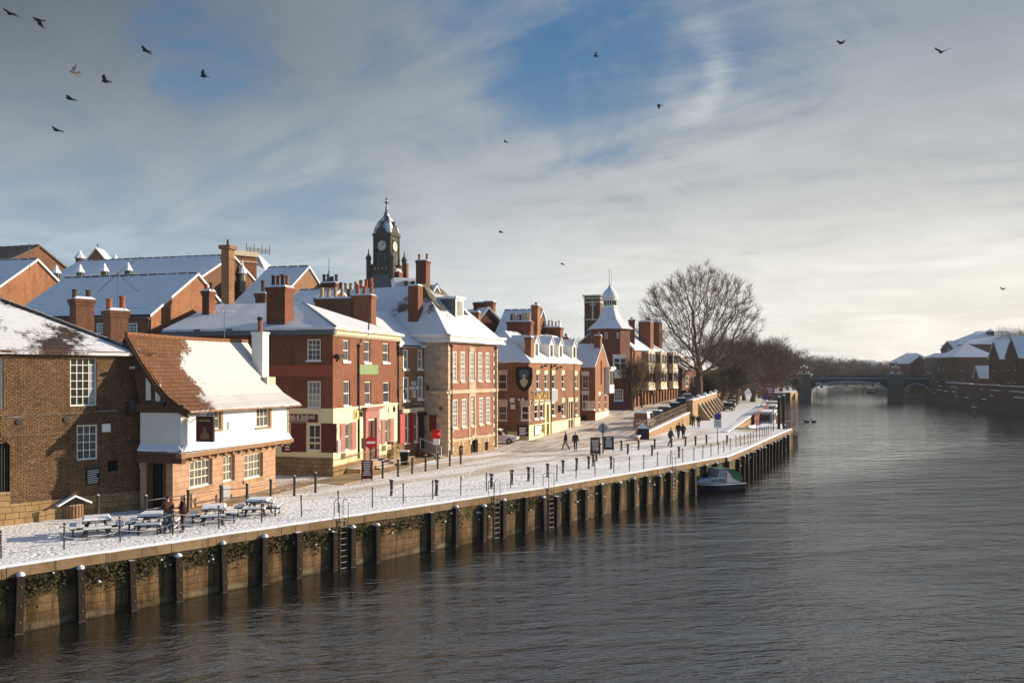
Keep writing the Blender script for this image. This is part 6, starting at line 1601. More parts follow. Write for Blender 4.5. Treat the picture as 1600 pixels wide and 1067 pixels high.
# ---------------------------------------------------------------- clock tower
def clock_tower():
    D = 150.0; px = 604; e1 = Vector((.94, -.34)); e2 = Vector((.34, .94))
    c0 = at(px, D); t = thing('clock_tower', 'dark stone clock tower with two pale dials, snowy domed roof and tall spire', 'clock tower', (c0.x, c0.y, 5))
    k = D/F; hw = 1.62
    c = V2(c0)
    def bx(m, w, z0, z1, w2=None): m.box((c.x, c.y, (z0+z1)/2), (w, w2 or w, z1-z0), e1)
    zA, zB, zC, zD = zat(452, D), zat(429, D), zat(416, D), zat(368, D)
    m = MB(); bx(m, 4.3, 12, zB); m.build('base', M['tower_lead'], t)
    m = MB(); bx(m, 4.5, zB, zC); m.build('gallery', M['tower_stone'], t)
    m = MB(); bx(m, 4.9, zB-.14, zB+.14); bx(m, 4.9, zC-.12, zC+.18); bx(m, 3.75, zD-.25, zD+.2); bx(m, 3.6, zD-1.1, zD-.85); m.build('cornice', M['tower_stone'], t)
    m = MB(); bx(m, 3.24, zC, zD); m.build('shaft', M['tower_stone'], t)
    m = MB()
    for sx in (-1, 1):
        for sy in (-1, 1): p = c+e1*sx*1.6+e2*sy*1.6; m.box((p.x, p.y, (zC+zD)/2), (.32, .32, zD-zC-.3), e1)
    m.build('corner_shaft', M['tower_stone'], t)
    # dials
    for nd, ud in ((-e2, e1), (e1, e2)):
        q = c+nd*1.64; zc = zat(386, D); cc = Vector((q.x, q.y, zc)); n3 = Vector((nd.x, nd.y, 0)); u3 = Vector((ud.x, ud.y, 0)); z3 = Vector((0, 0, 1)); N = 28
        m = MB(); ring = [cc+(u3*cos(2*pi*i/N)+z3*sin(2*pi*i/N))*.92 for i in range(N)]; m.ext([p for p in ring], n3*.1); dl = m.build('clock_dial', M['dial'], t)
        m = MB()
        for i in range(N):
            a_, b_ = 2*pi*i/N, 2*pi*(i+1)/N
            p = [cc+n3*.1+(u3*cos(v)+z3*sin(v))*r_ for v, r_ in ((a_, .9), (b_, .9), (b_, 1.03), (a_, 1.03))]; m.ext(p, n3*.06)
        m.build('dial_rim', M['tower_stone'], dl)
        m = MB()
        for i in range(12):
            v = 2*pi*i/12; d_ = u3*cos(v)+z3*sin(v); m.box(cc+n3*.11+d_*.72, (.2, .03, .07), tilt=(d_, n3, d_.cross(n3)))
        for v, L_, w_ in ((radians(62), .5, .09), (radians(28), .74, .07)):
            d_ = u3*cos(v)+z3*sin(v); m.box(cc+n3*.13+d_*L_*.42, (L_, .03, w_), tilt=(d_, n3, d_.cross(n3)))
        m.build('clock_hands', M['black_dry'], dl)
        m = MB(); pts = [cc+u3*a_+z3*b_+n3*.02 for a_, b_ in ((-1.2, zD+.2-zc), (1.2, zD+.2-zc), (.75, zD+.75-zc), (0, zD+1.75-zc), (-.75, zD+.75-zc))]; m.ext(pts, n3*.25); m.build('pediment', M['tower_stone'], t)
        m = MB()
        for i in range(3): m.box(cc+u3*(i-1)*.62+n3*.02-z3*2.6, (.3, .12, 2.6), tilt=(u3, n3, z3))
        m.build('panel', M['tower_lead'], t)
        m = MB()
        for i in range(4): m.box(Vector((c.x, c.y, (zB+zC)/2+.1))+Vector((nd.x, nd.y, 0))*2.26+u3*(i-1.5)*.75, (.35, .06, .5), tilt=(u3, n3, z3))
        m.build('louvre', M['gold_iron'], t)
    # pinnacles round the gallery
    for sx in (-1, 1):
        for sy in (-1, 1):
            p = c+e1*sx*2.35+e2*sy*2.35; m = MB(); m.lathe([(.42, zB-3), (.42, zC+1.0), (.52, zC+1.05), (.54, zC+1.3), (.38, zC+1.6), (.14, zC+2.0), (.05, zC+2.9)], (p.x, p.y, 0), 8); m.build('pinnacle', M['tower_stone'], t)
    zR = zD+.2
    m = MB(); m.lathe([(2.1, zR), (2.0, zR+.35), (1.8, zR+1.1), (1.45, zR+1.9), (.95, zR+2.6), (.5, zR+3.1), (.3, zR+3.7), (.22, zR+4.6), (.2, zR+5.4)], (c.x, c.y, 0), 4, .5-math.atan2(.34, .94)/(2*pi)*4+0) if False else None
    # square domed roof turned with the tower
    prof = [(1.72, zR), (1.66, zR+.4), (1.5, zR+1.2), (1.2, zR+2.0), (.78, zR+2.7), (.42, zR+3.2), (.24, zR+3.9), (.14, zR+5.2)]
    m = MB(); vs = []; 
    for r_, z in prof:
        for sx, sy in ((-1, -1), (1, -1), (1, 1), (-1, 1)): p = c+e1*sx*r_+e2*sy*r_; vs.append((p.x, p.y, z))
    m.add(vs, [(i*4+j, i*4+(j+1) % 4, (i+1)*4+(j+1) % 4, (i+1)*4+j) for i in range(len(prof)-1) for j in range(4)]); m.build('dome', M['dome_snow'], t)
    m = MB()
    for nd, ud in ((-e2, e1), (e1, e2)):
        q = c+nd*1.45; m.box((q.x, q.y, zR+1.75), (.35, .5, .8), (ud.x, ud.y))
    m.build('lucarne', M['tower_stone'], t)
    zt = zat(305, D)
    m = MB(); m.lathe([(.16, zR+5.0), (.1, zR+5.5), (.3, zR+5.7), (.3, zR+5.9), (.08, zR+6.1), (.07, zR+6.6), (.05, zt-1.6), (.03, zt-.9)], (c.x, c.y, 0), 8); m.lathe([(.02, zt-.95), (.18, zt-.8), (.18, zt-.6), (.02, zt-.45)], (c.x, c.y, 0), 8); m.tube([(c.x-.55, c.y, zt-1.4), (c.x+.55, c.y, zt-1.4)], .04, 4); m.tube([(c.x, c.y, zt-.5), (c.x, c.y, zt)], .03, 4); m.build('spire', M['tower_lead'], t)
    m = MB(); p = c+e1*2.6-e2*1.0; m.box((p.x, p.y, zat(440, D)), (1.7, 1.6, 3.0), e1); p2 = p+e1*.9+e2*1.6; m.box((p2.x, p2.y, zat(434, D)), (.8, .8, 5), e1); m.build('stair_turret', M['brick_shade'], t)
    m = MB(); m.lathe([(1.0, zat(428, D)), (.7, zat(424, D)), (.1, zat(421, D))], (p.x, p.y, 0), 8); m.build('turret_cap', M['snow_cap'], t)
clock_tower()
# ---------------------------------------------------------------- roofs behind the corner inn
D = 108; a, b = at(742, D), at(806, D+3)
f = Fac(a, b); t = thing('red_gable_house', 'red brick house with a dark gable and snowy roofs behind the corner inn', 'building', (a.x, a.y, 3))
ze = zat(512, D); zr = zat(482, D); xm = f.L*.18
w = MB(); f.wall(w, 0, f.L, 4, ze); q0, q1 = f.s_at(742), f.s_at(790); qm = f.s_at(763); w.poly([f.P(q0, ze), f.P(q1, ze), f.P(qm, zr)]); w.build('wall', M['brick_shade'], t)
r = MB()
for qa in (q0-.3, q1+.4): r.ext([f.P(qa, ze-.1, .25), f.P(qm, zr+.1, .25), f.P(qm, zr+.1, -9), f.P(qa, ze-.1, -9)], (0, 0, .2))
r.build('roof', M['snow_full'], t)
t2_, f2, h2, ze2, zr2 = ridge_house('rear_roof_house', 'house with a smooth snowy roof behind the many-potted chimney of the inn', 104, 776, 834, 521, 486, 9, 'brick_dark', D2=106)
stack('round-capped snowy chimney at the back beside the taller square one', 749, 112, 1.3, 1.2, 486, 473.5, 'brick_shade', 0)
stack('square brick chimney with a snow lid above the dark red gable', 765, 111, 1.3, 1.2, 486, 472, 'brick_shade', 0)
stack('short orange chimney in front of the dark red gable', 743.5, 100, .9, .8, 512, 488, 'brick_orange', 0)
stack('broad dark brick stack carrying a row of seven pots behind the inn', 813, 99, 2.9, 1.4, 530, 503, 'brick_shade', 7, 'buff_pot', .95)
stack('tall tapering orange chimney rising above the inn dormers', 837.5, 101, .75, 1.6, 527, 478, 'brick_orange', 1, 'terracotta', .4)
stack('wide brick stack with five pale pots behind the inn dormers', 863, 108, 2.5, 1.8, 538, 512, 'brick_red', 5, 'white', .95)
stack('small snow-topped orange chimney near the end of the inn roof', 884, 112, .8, 1.2, 542, 527, 'brick_orange', 1, 'soot_pot', .5)
# barrel roof
D = 103; c = at(850, D); t = thing('barrel_roof', 'curved snow-covered barrel roof between the inn dormers and the wide stack', 'roof', (c.x, c.y, 8)); m = MB(); R_ = 2.9; vs = []
for s_ in (0, 6):
    for i in range(9): an = pi*i/8; p = V2(c)+NB*(-cos(an)*R_*.55+.3)+UB*s_*.6; vs.append((p.x, p.y, zat(546, D)+sin(an)*1.9))
m.add(vs, [(i, i+1, 10+i, 9+i) for i in range(8)]+[tuple(range(9))]); m.build('vault', M['snow_cap'], t)
# ================================================================ iron arch bridge
def bridge():
    D = 288.0; t = thing('iron_bridge', 'low dark iron arch bridge on stone piers with lamp clusters across the river', 'bridge', (at(1257, D).x, D, 0))
    W_ = 9.0; SK = Vector((W_*.43, W_, 0))
    def X(px): return at(px, D).x
    zdeck = zat(590, D); zpar = zat(585.8, D)
    spans = [(1192, 1248, 597.5, 622), (1266, 1388, 597, 613), (1411, 1453, 600.5, 616)]
    for i, (a, b, crown, spring) in enumerate(spans):
        xa, xb = X(a), X(b); zc, zs = zat(crown, D), zat(spring, D); n = 28; xm, h = (xa+xb)/2, (xb-xa)/2
        m = MB()
        def za(x): q = (x-xm)/h; return zs+(zc-zs)*sqrt(max(0, 1-q*q*.97))
        xs = [xa+(xb-xa)*k/n for k in range(n+1)]
        for k in range(n):
            x0, x1 = xs[k], xs[k+1]
            m.ext([(x0, D, za(x0)), (x1, D, za(x1)), (x1, D, zdeck), (x0, D, zdeck)], SK)
        m.build('spandrel', M['bridge_iron'], t)
        m = MB()
        for k in range(n):
            x0, x1 = xs[k], xs[k+1]; m.ext([(x0, D-.22, za(x0)-.05), (x1, D-.22, za(x1)-.05), (x1, D-.22, za(x1)+.5), (x0, D-.22, za(x0)+.5)], (0, .21, 0))
        m.build('arch_rib', M['bridge_light'], t)
        m = MB()
        for k in range(1, n*2):
            x0 = xa+(xb-xa)*k/(n*2)
            if zdeck-za(x0) > .9: m.box((x0, D-.1, (za(x0)+.5+zdeck)/2), (.12, .19, zdeck-za(x0)-.5))
        m.build('spandrel_post', M['bridge_iron'], t)
    m = MB(); xl, xr = X(1150), X(1462)
    m.box(((xl+xr)/2, D-.15, zdeck-.2), (xr-xl, .5, .32)); m.build('snow_ledge', M['bridge_light'], t)
    m = MB(); m.ext([(xl, D+.2, zdeck-.05), (xr, D+.2, zdeck-.05), (xr+SK.x*.95, D+W_-.2, zdeck-.05), (xl+SK.x*.95, D+W_-.2, zdeck-.05)], (0, 0, -.3)); m.build('deck', M['road'], t)
    m = MB()
    for y in (D-.1, D+W_): ox = SK.x if y > D else 0; m.box(((xl+xr)/2+ox, y, zpar-.12), (xr-xl, .3, .2)); m.box(((xl+xr)/2+ox, y, zdeck+.1), (xr-xl, .26, .2))
    k = xl
    while k < xr:
        m.box((k, D-.1, (zpar+zdeck)/2), (.5, .12, zpar-zdeck-.2)); k += .8
    m.build('parapet', M['bridge_iron'], t)
    m = MB()
    for px in (1275, 1278.5, 1282, 1370, 1373.5): m.ball((X(px), D-.3, zat(599, D)), .36, 5)
    m.build('emblem', M['white'], t)
    for px0, px1 in ((1247.5, 1266.5), (1387.5, 1411.5), (1453, 1470)):
        xa, xb = X(px0), X(px1); xm = (xa+xb)/2; w = xb-xa
        m = MB()
        def pr(ww, e, z0, z1): m.ext([(xm-ww/2-.43*e, D-e, z0), (xm+ww/2-.43*e, D-e, z0), (xm+ww/2+SK.x+.43*e, D+W_+e, z0), (xm-ww/2+SK.x+.43*e, D+W_+e, z0)], (0, 0, z1-z0))
        pr(w, 1.5, -1.5, zdeck+.4); pr(w+.5, 1.75, zat(606, D)-.2, zat(606, D)+.25); pr(w+.3, 1.65, zdeck-.25, zdeck+1.25); p_ = m.build('pier', M['bridge_stone'], t)
        m = MB(); m.box((xm-.8, D-1.3, zdeck+1.33), (w+.6, .8, .14)); m.build('pier_cap', M['snow_cap'], p_)
        if px0 > 1440: continue
        m = MB(); zb = zdeck+1.3; m.lathe([(.3, zb), (.2, zb+.4), (.1, zb+.6), (.08, zat(576, D))], (xm-.6, D-1.3, 0), 6)
        for s_ in (-1, 0, 1): m.tube([(xm-.6, D-1.3, zat(576, D)-.4), (xm-.6+s_*.9, D-1.3, zat(575, D))], .06, 4)
        lp = m.build('lamp_standard', M['iron'], p_)
        m = MB()
        for s_ in (-1, 0, 1): m.ball((xm-.6+s_*.95, D-1.3, zat(574 if s_ else 572, D)), .36, 6, 1.2)
        m.build('lamp_globe', M['white'], p_)
        m = MB()
        for s_ in (-1.6, -.8, .8, 1.6): m.lathe([(.3, zdeck+1.3), (.34, zdeck+1.9), (.1, zdeck+2.3)], (xm-.6+s_, D-1.3, 0), 6)
        m.build('finial', M['stone_trim'], p_)
bridge()

# ================================================================ opposite bank
BK = [Vector((900, 60)), Vector((150, 100)), V2(at(1600, 186)), V2(at(1540, 210)), V2(at(1490, 240)), V2(at(1449, 283)), Vector((162, 330)), Vector((185, 420)), Vector((225, 560)), Vector((255, 720))]
eb = thing('embankment_wall', 'stepped dark river wall with snowy ledges on the opposite bank', 'river wall', (116, 186, 0))
def bank_strip(mb, pts, z0, z1, back):
    for a, b in zip(pts, pts[1:]):
        t_ = (b-a).normalized(); n_ = Vector((-t_.y, t_.x))   # towards the river when walking downstream on the far side
        o0 = n_*-back
        # outward is to the viewer's left (towards -x)
        n2 = Vector((-t_.y, t_.x)); 
        if n2.x > 0: n2 = -n2
        a2, b2 = a-n2*back, b-n2*back
        mb.add([(a2.x, a2.y, z0), (b2.x, b2.y, z0), (b2.x, b2.y, z1), (a2.x, a2.y, z1)], [(0, 1, 2, 3)])
        a3, b3 = a2-n2*2.2, b2-n2*2.2
        mb.add([(a2.x, a2.y, z1), (b2.x, b2.y, z1), (b3.x, b3.y, z1), (a3.x, a3.y, z1)], [(0, 1, 2, 3)])
bp = BK[2:6]
bp = [Vector((140, 150))]+bp
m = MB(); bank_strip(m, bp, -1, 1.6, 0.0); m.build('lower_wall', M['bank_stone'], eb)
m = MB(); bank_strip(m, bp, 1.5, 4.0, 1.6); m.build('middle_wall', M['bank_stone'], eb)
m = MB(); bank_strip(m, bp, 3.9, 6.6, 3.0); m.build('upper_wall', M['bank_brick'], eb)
# snow along the ledges and clinging bands
def ledge(mb, pts, z, back, gap, R):
    for a, b in zip(pts, pts[1:]):
        L = (b-a).length; t_ = (b-a).normalized(); n2 = Vector((-t_.y, t_.x)); n2 = n2 if n2.x < 0 else -n2; s_ = 0
        while s_ < L-.5:
            l_ = R.uniform(1.5, 6); l_ = min(l_, L-s_)
            if R.random() > gap: c = a+t_*(s_+l_/2)-n2*(back-.12); mb.box((c.x, c.y, z+R.uniform(-.1, .1)), (l_, .5, .16), t_)
            s_ += l_+R.uniform(.1, 1.4)
R = random.Random(8); m = MB()
ledge(m, bp, 6.66, 3.0, .02, R); ledge(m, bp, 4.05, 1.8, .82, R); ledge(m, bp, 2.9, 1.7, .88, R); ledge(m, bp, 5.3, 3.1, .7, R); ledge(m, bp, .7, .1, .88, R)
m.build('snow_ledge', M['snow_cap'], eb)
far = MB(); far.poly([(p.x+(4 if i > 1 else 0), p.y, 6.5) for i, p in enumerate(BK)]+[(3000, 640, 6.5), (3000, 60, 6.5)])
tag(far.build('riverbank', M['snow']), kind='structure')
lowb = MB(); lowb.poly([(150, 284, .9), (150, 330, .9), (168, 420, .9), (190, 560, .9), (260, 640, .9), (260, 284, .9)]); 
def right_house(name, label, c, L, W_, yaw, z0, ze, rise, brick, hip=0, win=(3, 3), gable_front=False, roof='snow_full', extra=None):
    e1 = Vector((cos(yaw), sin(yaw))); O = Vector(c); t = thing(name, label, 'building', (O.x, O.y, z0))
    e2 = Vector((-e1.y, e1.x)); cs = [O, O+e1*L, O+e1*L+e2*W_, O+e2*W_]
    m = MB(); m.prism(cs, z0, ze)
    if not hip:
        for q in (O, O+e1*L): m.ext([(q.x, q.y, ze), ((q+e2*W_).x, (q+e2*W_).y, ze), ((q+e2*W_/2).x, (q+e2*W_/2).y, ze+rise)], Vector((e1.x, e1.y, 0))*(.05 if q is O else -.05))
    m.build('wall', M[brick], t)
    r = MB(); hip_roof(r, O, e1, L, W_, ze, rise, hip, hip, .4, .25, .25); r.build('roof', M[roof], t)
    # windows on every side that looks at the river
    for (a, b) in zip(cs, cs[1:]+cs[:1]):
        f = Fac(a, b)
        mid = (V2(a)+V2(b))/2
        if f.n.dot(-mid) < 0: continue
        nx = max(1, int(f.L/3.2)); nz = max(1, int((ze-z0)/3.1))
        for i in range(nx):
            for j in range(nz):
                q = f.L*(i+.5)/nx; z = z0+1.0+j*3.0
                if z+1.7 > ze: continue
                f.window(t, (q-.6, q+.6, z, z+1.6), 2, 2, 'brown_wood', 'glass', 'stone_trim', .0, .1, d=.08)
    return t
def rb(px, D): return at(px, D).xy
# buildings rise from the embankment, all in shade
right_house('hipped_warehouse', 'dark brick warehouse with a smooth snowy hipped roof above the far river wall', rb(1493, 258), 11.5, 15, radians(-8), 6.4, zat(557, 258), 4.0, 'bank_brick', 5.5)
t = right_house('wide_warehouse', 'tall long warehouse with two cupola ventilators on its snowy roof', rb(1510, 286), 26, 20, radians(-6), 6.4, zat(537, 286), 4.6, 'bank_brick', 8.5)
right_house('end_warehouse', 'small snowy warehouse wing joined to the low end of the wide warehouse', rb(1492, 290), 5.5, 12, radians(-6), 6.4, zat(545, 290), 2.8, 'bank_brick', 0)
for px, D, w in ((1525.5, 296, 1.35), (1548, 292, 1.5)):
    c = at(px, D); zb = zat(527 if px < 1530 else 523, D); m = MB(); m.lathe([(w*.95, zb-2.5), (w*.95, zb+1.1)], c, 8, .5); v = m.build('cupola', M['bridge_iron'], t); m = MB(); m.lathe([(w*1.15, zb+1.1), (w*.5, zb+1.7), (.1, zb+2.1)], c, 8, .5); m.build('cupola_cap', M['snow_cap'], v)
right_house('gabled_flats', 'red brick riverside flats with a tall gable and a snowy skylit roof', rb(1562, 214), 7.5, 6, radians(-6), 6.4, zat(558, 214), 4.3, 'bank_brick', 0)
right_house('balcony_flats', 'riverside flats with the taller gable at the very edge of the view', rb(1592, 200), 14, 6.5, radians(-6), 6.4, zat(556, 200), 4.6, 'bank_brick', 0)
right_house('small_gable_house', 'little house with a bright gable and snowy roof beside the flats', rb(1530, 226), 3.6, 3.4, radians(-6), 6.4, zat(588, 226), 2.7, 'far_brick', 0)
t = right_house('bridge_tollhouse', 'stone tollhouse with a spiked turret at the far end of the bridge', rb(1458, 284), 8, 8, radians(-8), 0, zat(558, 284), 1.2, 'bridge_stone', 2)
c = at(1482, 286); m = MB(); z = zat(556, 286); m.lathe([(1.5, 6), (1.5, z), (1.7, z+.2), (.9, z+1.2), (.45, z+1.4), (.45, z+2.2), (.12, z+2.6), (.04, z+3.6)], c, 8); m.build('turret', M['bridge_stone'], t)
right_house('river_flats', 'modern brick flats with a stepped snowy hipped roof beyond the bridge', rb(1404, 335), 14, 12, radians(-8), 2, zat(566, 335), 3.6, 'far_brick', 5)
right_house('gabled_river_flats', 'gabled brick flats with a round window just beyond the bridge', rb(1451, 316), 10, 6.8, radians(90), 2, zat(567, 316), 2.6, 'far_brick', 0)
right_house('lower_river_flats', 'lower snowy-roofed flats between the gabled flats and the tollhouse', rb(1451, 322), 6.5, 9, radians(-6), 2, zat(573, 322), 3.2, 'far_brick', 0)

# ================================================================ ramp wall beside the upper road
rw = thing('ramp_wall', 'golden stone retaining wall with snowy coping and raking buttresses below the upper road', 'retaining wall', (RW[0].x, RW[0].y, GZ))
TOPZ = [2.9, 4.3, 5.9, 6.1, 6.2]
m = MB(); cp = MB(); 
for i in range(4):
    a, b = RW[i], RW[i+1]; n = max(4, int((b-a).length/3)); t_ = (b-a).normalized(); nn = Vector((t_.y, -t_.x))
    for k in range(n):
        p, q = a.lerp(b, k/n), a.lerp(b, (k+1)/n)
        if i == 0: za, zb_ = 2.9+1.4*k/n, 2.9+1.4*(k+1)/n
        else: za = zb_ = 5.85
        m.ext([(p.x, p.y, GZ-.3), (q.x, q.y, GZ-.3), (q.x, q.y, zb_), (p.x, p.y, za)], Vector((-nn.x, -nn.y, 0))*.5)
        cp.ext([(p.x+nn.x*.08, p.y+nn.y*.08, za+.003), (q.x+nn.x*.08, q.y+nn.y*.08, zb_+.003), (q.x-nn.x*.58, q.y-nn.y*.58, zb_+.003), (p.x-nn.x*.58, p.y-nn.y*.58, za+.003)], (0, 0, .16))
m.build('masonry', M['stone_gold'], rw); cp.build('coping', M['snow_cap'], rw)
a = RW[1]; m = MB(); m.box((a.x, a.y, 4.3), (.8, .8, 3.6), (.4, .92)); m.build('pier', M['stone_gold'], rw)
for k in range(9):
    p = RW[1].lerp(RW[2], .24+k*.12) if k < 7 else RW[2].lerp(RW[3], .05+(k-7)*.2); t_ = (RW[2]-RW[1]).normalized(); nn = Vector((t_.y, -t_.x)); p3 = Vector((p.x, p.y, 0)); n3 = Vector((nn.x, nn.y, 0))
    m = MB(); m.ext([p3+Vector((0, 0, GZ-.1)), p3+n3*1.9+Vector((0, 0, GZ-.1)), p3+n3*1.7+Vector((0, 0, GZ+.3)), p3+Vector((0, 0, 5.3))], Vector((t_.x, t_.y, 0))*.6); m.build('buttress', M['stone_gold'], rw)
    m = MB(); p4 = p3+Vector((t_.x, t_.y, 0))*.6
    if k % 2 == 0: m.lathe([(.3, 5.95), (.34, 6.2), (.25, 6.5), (.05, 6.6)], p3, 7); m.build('snow_lump', M['snow_cap'], rw)
# dense iron railing along the ramp
rl = thing('ramp_railing', 'long rusty railing of close upright bars on top of the ramp wall', 'railing', (RW[0].x, RW[0].y, 3))
m = MB(); mb = MB(); a, b = RW[0], RW[1]; L = (b-a).length; n = int(L/.26); t_ = (b-a).normalized(); nn = Vector((t_.y, -t_.x))*-.3
for k in range(n+1):
    p = a.lerp(b, k/n)+nn; z0 = 3.0+1.4*k/n; m.tube([(p.x, p.y, z0), (p.x, p.y, z0+1.3)], .022, 4, cap=False)
for dz in (.15, .7, 1.25): p, q = a+nn, b+nn; mb.tube([(p.x, p.y, 3.0+dz), (q.x, q.y, 4.4+dz)], .035, 5)
o = m.build('upright_bars', M['rail_brown'], rl); mb.build('rail', M['rail_brown'], rl)
# inner quay wall and slipway beyond the end of the quay
iw = thing('inner_quay_wall', 'sunlit golden inner quay wall dropping to the slipway beyond the end of the staith', 'quay wall', (28, 108, 0))
m = MB(); c = MB(); pts = [Vector((26.5, 102.2))]+UP[1:7]
for a, b in zip(pts, pts[1:]):
    n = max(3, int((b-a).length/4)); t_ = (b-a).normalized(); nn = Vector((t_.y, -t_.x))
    for k in range(n):
        p, q = a.lerp(b, k/n), a.lerp(b, (k+1)/n); m.ext([(p.x, p.y, -1), (q.x, q.y, -1), (q.x, q.y, 2.55), (p.x, p.y, 2.55)], Vector((-nn.x, -nn.y, 0))*.4)
        c.ext([(p.x+nn.x*.06, p.y+nn.y*.06, 2.554), (q.x+nn.x*.06, q.y+nn.y*.06, 2.554), (q.x-nn.x*.6, q.y-nn.y*.6, 2.554), (p.x-nn.x*.6, p.y-nn.y*.6, 2.554)], (0, 0, .14))
m.build('masonry', M['stone_gold'], iw); c.build('coping', M['snow_cap'], iw)
s = MB(); s.poly([(27.2, 103.6, 2.61), (36.4, 107.6, 2.61), (40, 116, 1.4), (32, 116, 1.4)]); s.poly([(32, 116, 1.4), (40, 116, 1.4), (46, 134, -.4), (38, 134, -.4)])
tag(s.build('slipway', M['snow']), kind='structure')
# ================================================================ bare trees
def tree_mesh(seed, H, spread, trunk_r, levels, kids, trunk_frac=.22, up=.35, first=6):
    R = random.Random(seed); tr = MB(); cr = MB()
    def branch(mb, p, d, L, r, lev, root=False):
        n = 3 if lev < 3 else 2
        if lev >= levels-1: n = 2
        pts = [p]; q = p.copy(); dd = d.copy()
        for i in range(n):
            w = .22 if lev < 2 else .38
            dd = (dd+Vector((R.uniform(-w, w), R.uniform(-w, w), R.uniform(-w*.6, w*.8)+(.06 if lev < 4 else 0)))).normalized()
            q = q+dd*(L/n); pts.append(q.copy())
        r2 = r*.62 if lev < levels-1 else r*.45
        sides = 8 if lev == 0 else (6 if lev < 2 else (4 if lev < 4 else 3))
        mb.tube(pts, r, sides, r2, cap=False)
        if lev >= levels: return
        k = first if lev == 0 else kids[min(lev, len(kids)-1)]
        for i in range(k):
            f = R.uniform(.35, 1.0) if lev > 0 else R.uniform(.65, 1.0)
            if i == k-1: f = 1.0
            seg = f*(len(pts)-1); j = min(int(seg), len(pts)-2); bp = pts[j].lerp(pts[j+1], seg-j)
            ax = dd.orthogonal().normalized(); ax = Matrix.Rotation(R.uniform(0, 2*pi), 3, dd) @ ax
            ang = (R.uniform(.3, 1.0) if lev else R.uniform(.35, 1.15))*spread if i < k-1 else R.uniform(.05, .3)
            nd = (dd*cos(ang)+ax*sin(ang)+Vector((0, 0, up*(.6 if lev > 1 else 1)*.5))).normalized()
            branch(cr, bp, nd, L*R.uniform(.55, .82) if lev > 0 else L*R.uniform(1.1, 1.6), max(.016, r2*R.uniform(.5, .75) if lev > 0 else r*R.uniform(.35, .6)), lev+1)
    branch(tr, Vector((0, 0, -.3)), Vector((.03, 0, 1)), H*trunk_frac, trunk_r, 0)
    zs = [v[2] for v in cr.v]; top = max(zs); s = H/top
    for b in (tr, cr): b.v = [(v[0]*s, v[1]*s, v[2]*s) for v in b.v]
    return tr, cr
def grown_tree(seed, H, rad, n_att, z_low=.24, step=.6, kill=1.2, reach=7.0, tr_r=.7):
    """limbs that grow towards points spread through a rounded crown, thickening where they join"""
    from mathutils import kdtree
    R = random.Random(seed); att = []
    cz, rz = H*(1+z_low)/2, H*(1-z_low)/2
    while len(att) < n_att:
        p = Vector((R.uniform(-1, 1), R.uniform(-1, 1), R.uniform(-1, 1)))
        if p.length > 1 or R.random() > .35+.65*p.length: continue
        w = 1+.13*noise.noise(p*2.1)
        att.append(Vector((p.x*rad*w, p.y*rad*w, cz+p.z*rz*w)))
    N = [Vector((0, 0, -.3))]; PR = [-1]; h = 0
    while N[-1].z < H*z_low*.55: N.append(N[-1]+Vector((R.uniform(-.05, .05), R.uniform(-.05, .05), step))); PR.append(len(N)-2)
    alive = att
    for it in range(140):
        kd = kdtree.KDTree(len(N))
        for i, p in enumerate(N): kd.insert(p, i)
        kd.balance(); pull = {}; keep = []
        for a in alive:
            co, i, d = kd.find(a)
            if d < kill: continue
            keep.append(a)
            if d < reach*(3 if it < 8 else 1): pull.setdefault(i, []).append((a-co).normalized())
        alive = keep
        if not pull: break
        for i, v in pull.items():
            q = sum(v, Vector((0, 0, 0))); q = (q.normalized()+Vector((R.uniform(-.3, .3), R.uniform(-.3, .3), R.uniform(-.2, .3)))).normalized()
            N.append(N[i]+q*step); PR.append(i)
    ch = [[] for _ in N]
    for i, p in enumerate(PR):
        if p >= 0: ch[p].append(i)
    rr = [0.0]*len(N)
    for i in range(len(N)-1, -1, -1): rr[i] = max(.022, sum(rr[c]**2.25 for c in ch[i])**(1/2.25))
    k = tr_r/rr[0]
    rr = [max(.02, r*(k if r > .1 else 1+(k-1)*r/.1)) for r in rr]
    tr, cr = MB(), MB()
    def run(i, p):
        path = [p, i] if p >= 0 else [i]
        while ch[path[-1]]:
            c = max(ch[path[-1]], key=lambda q: rr[q])
            for o in ch[path[-1]]:
                if o != c: stack.append((o, path[-1]))
            path.append(c)
        return path
    stack = [(0, -1)]; first = True
    while stack:
        i, p = stack.pop(); path = run(i, p)
        if len(path) < 2: continue
        r = [rr[q] for q in path]; 
        if p >= 0: r[0] = r[1]
        big_ = r[0] > .2
        if first:
            cut = next((k_ for k_, q in enumerate(path) if N[q].z > H*z_low*.9), len(path)-1)
            tr.tube([N[q] for q in path[:cut+1]], r[:cut+1], 10, cap=False); path, r = path[cut:], r[cut:]; first = False
        cr.tube([N[q] for q in path], r, 6 if big_ else (4 if r[0] > .07 else 3), cap=False)
        tips = path[-6:] if len(path) > 3 else path
        for q in tips:
            for _ in range(6):
                b = N[q]; d = (b-Vector((0, 0, cz*.7))).normalized(); d = (d+Vector((R.uniform(-1, 1), R.uniform(-1, 1), R.uniform(-.5, 1)))).normalized(); L = R.uniform(.5, 1.5)
                m_ = b+d*L*.5+Vector((R.uniform(-.1, .1), R.uniform(-.1, .1), R.uniform(-.05, .1))); cr.tube([b, m_, b+d*L+Vector((0, 0, R.uniform(0, .2)))], .018, 3, .008, cap=False)
    return tr, cr
def make_tree(name, label, seed, H, spread, tr_r, levels, kids, bark, twig, group=None, **kw):
    r = local_thing(name, label, 'tree', group); a, b = tree_mesh(seed, H, spread, tr_r, levels, kids, **kw)
    a.build('trunk', M[bark], r); b.build('crown', M[twig], r)
    return r
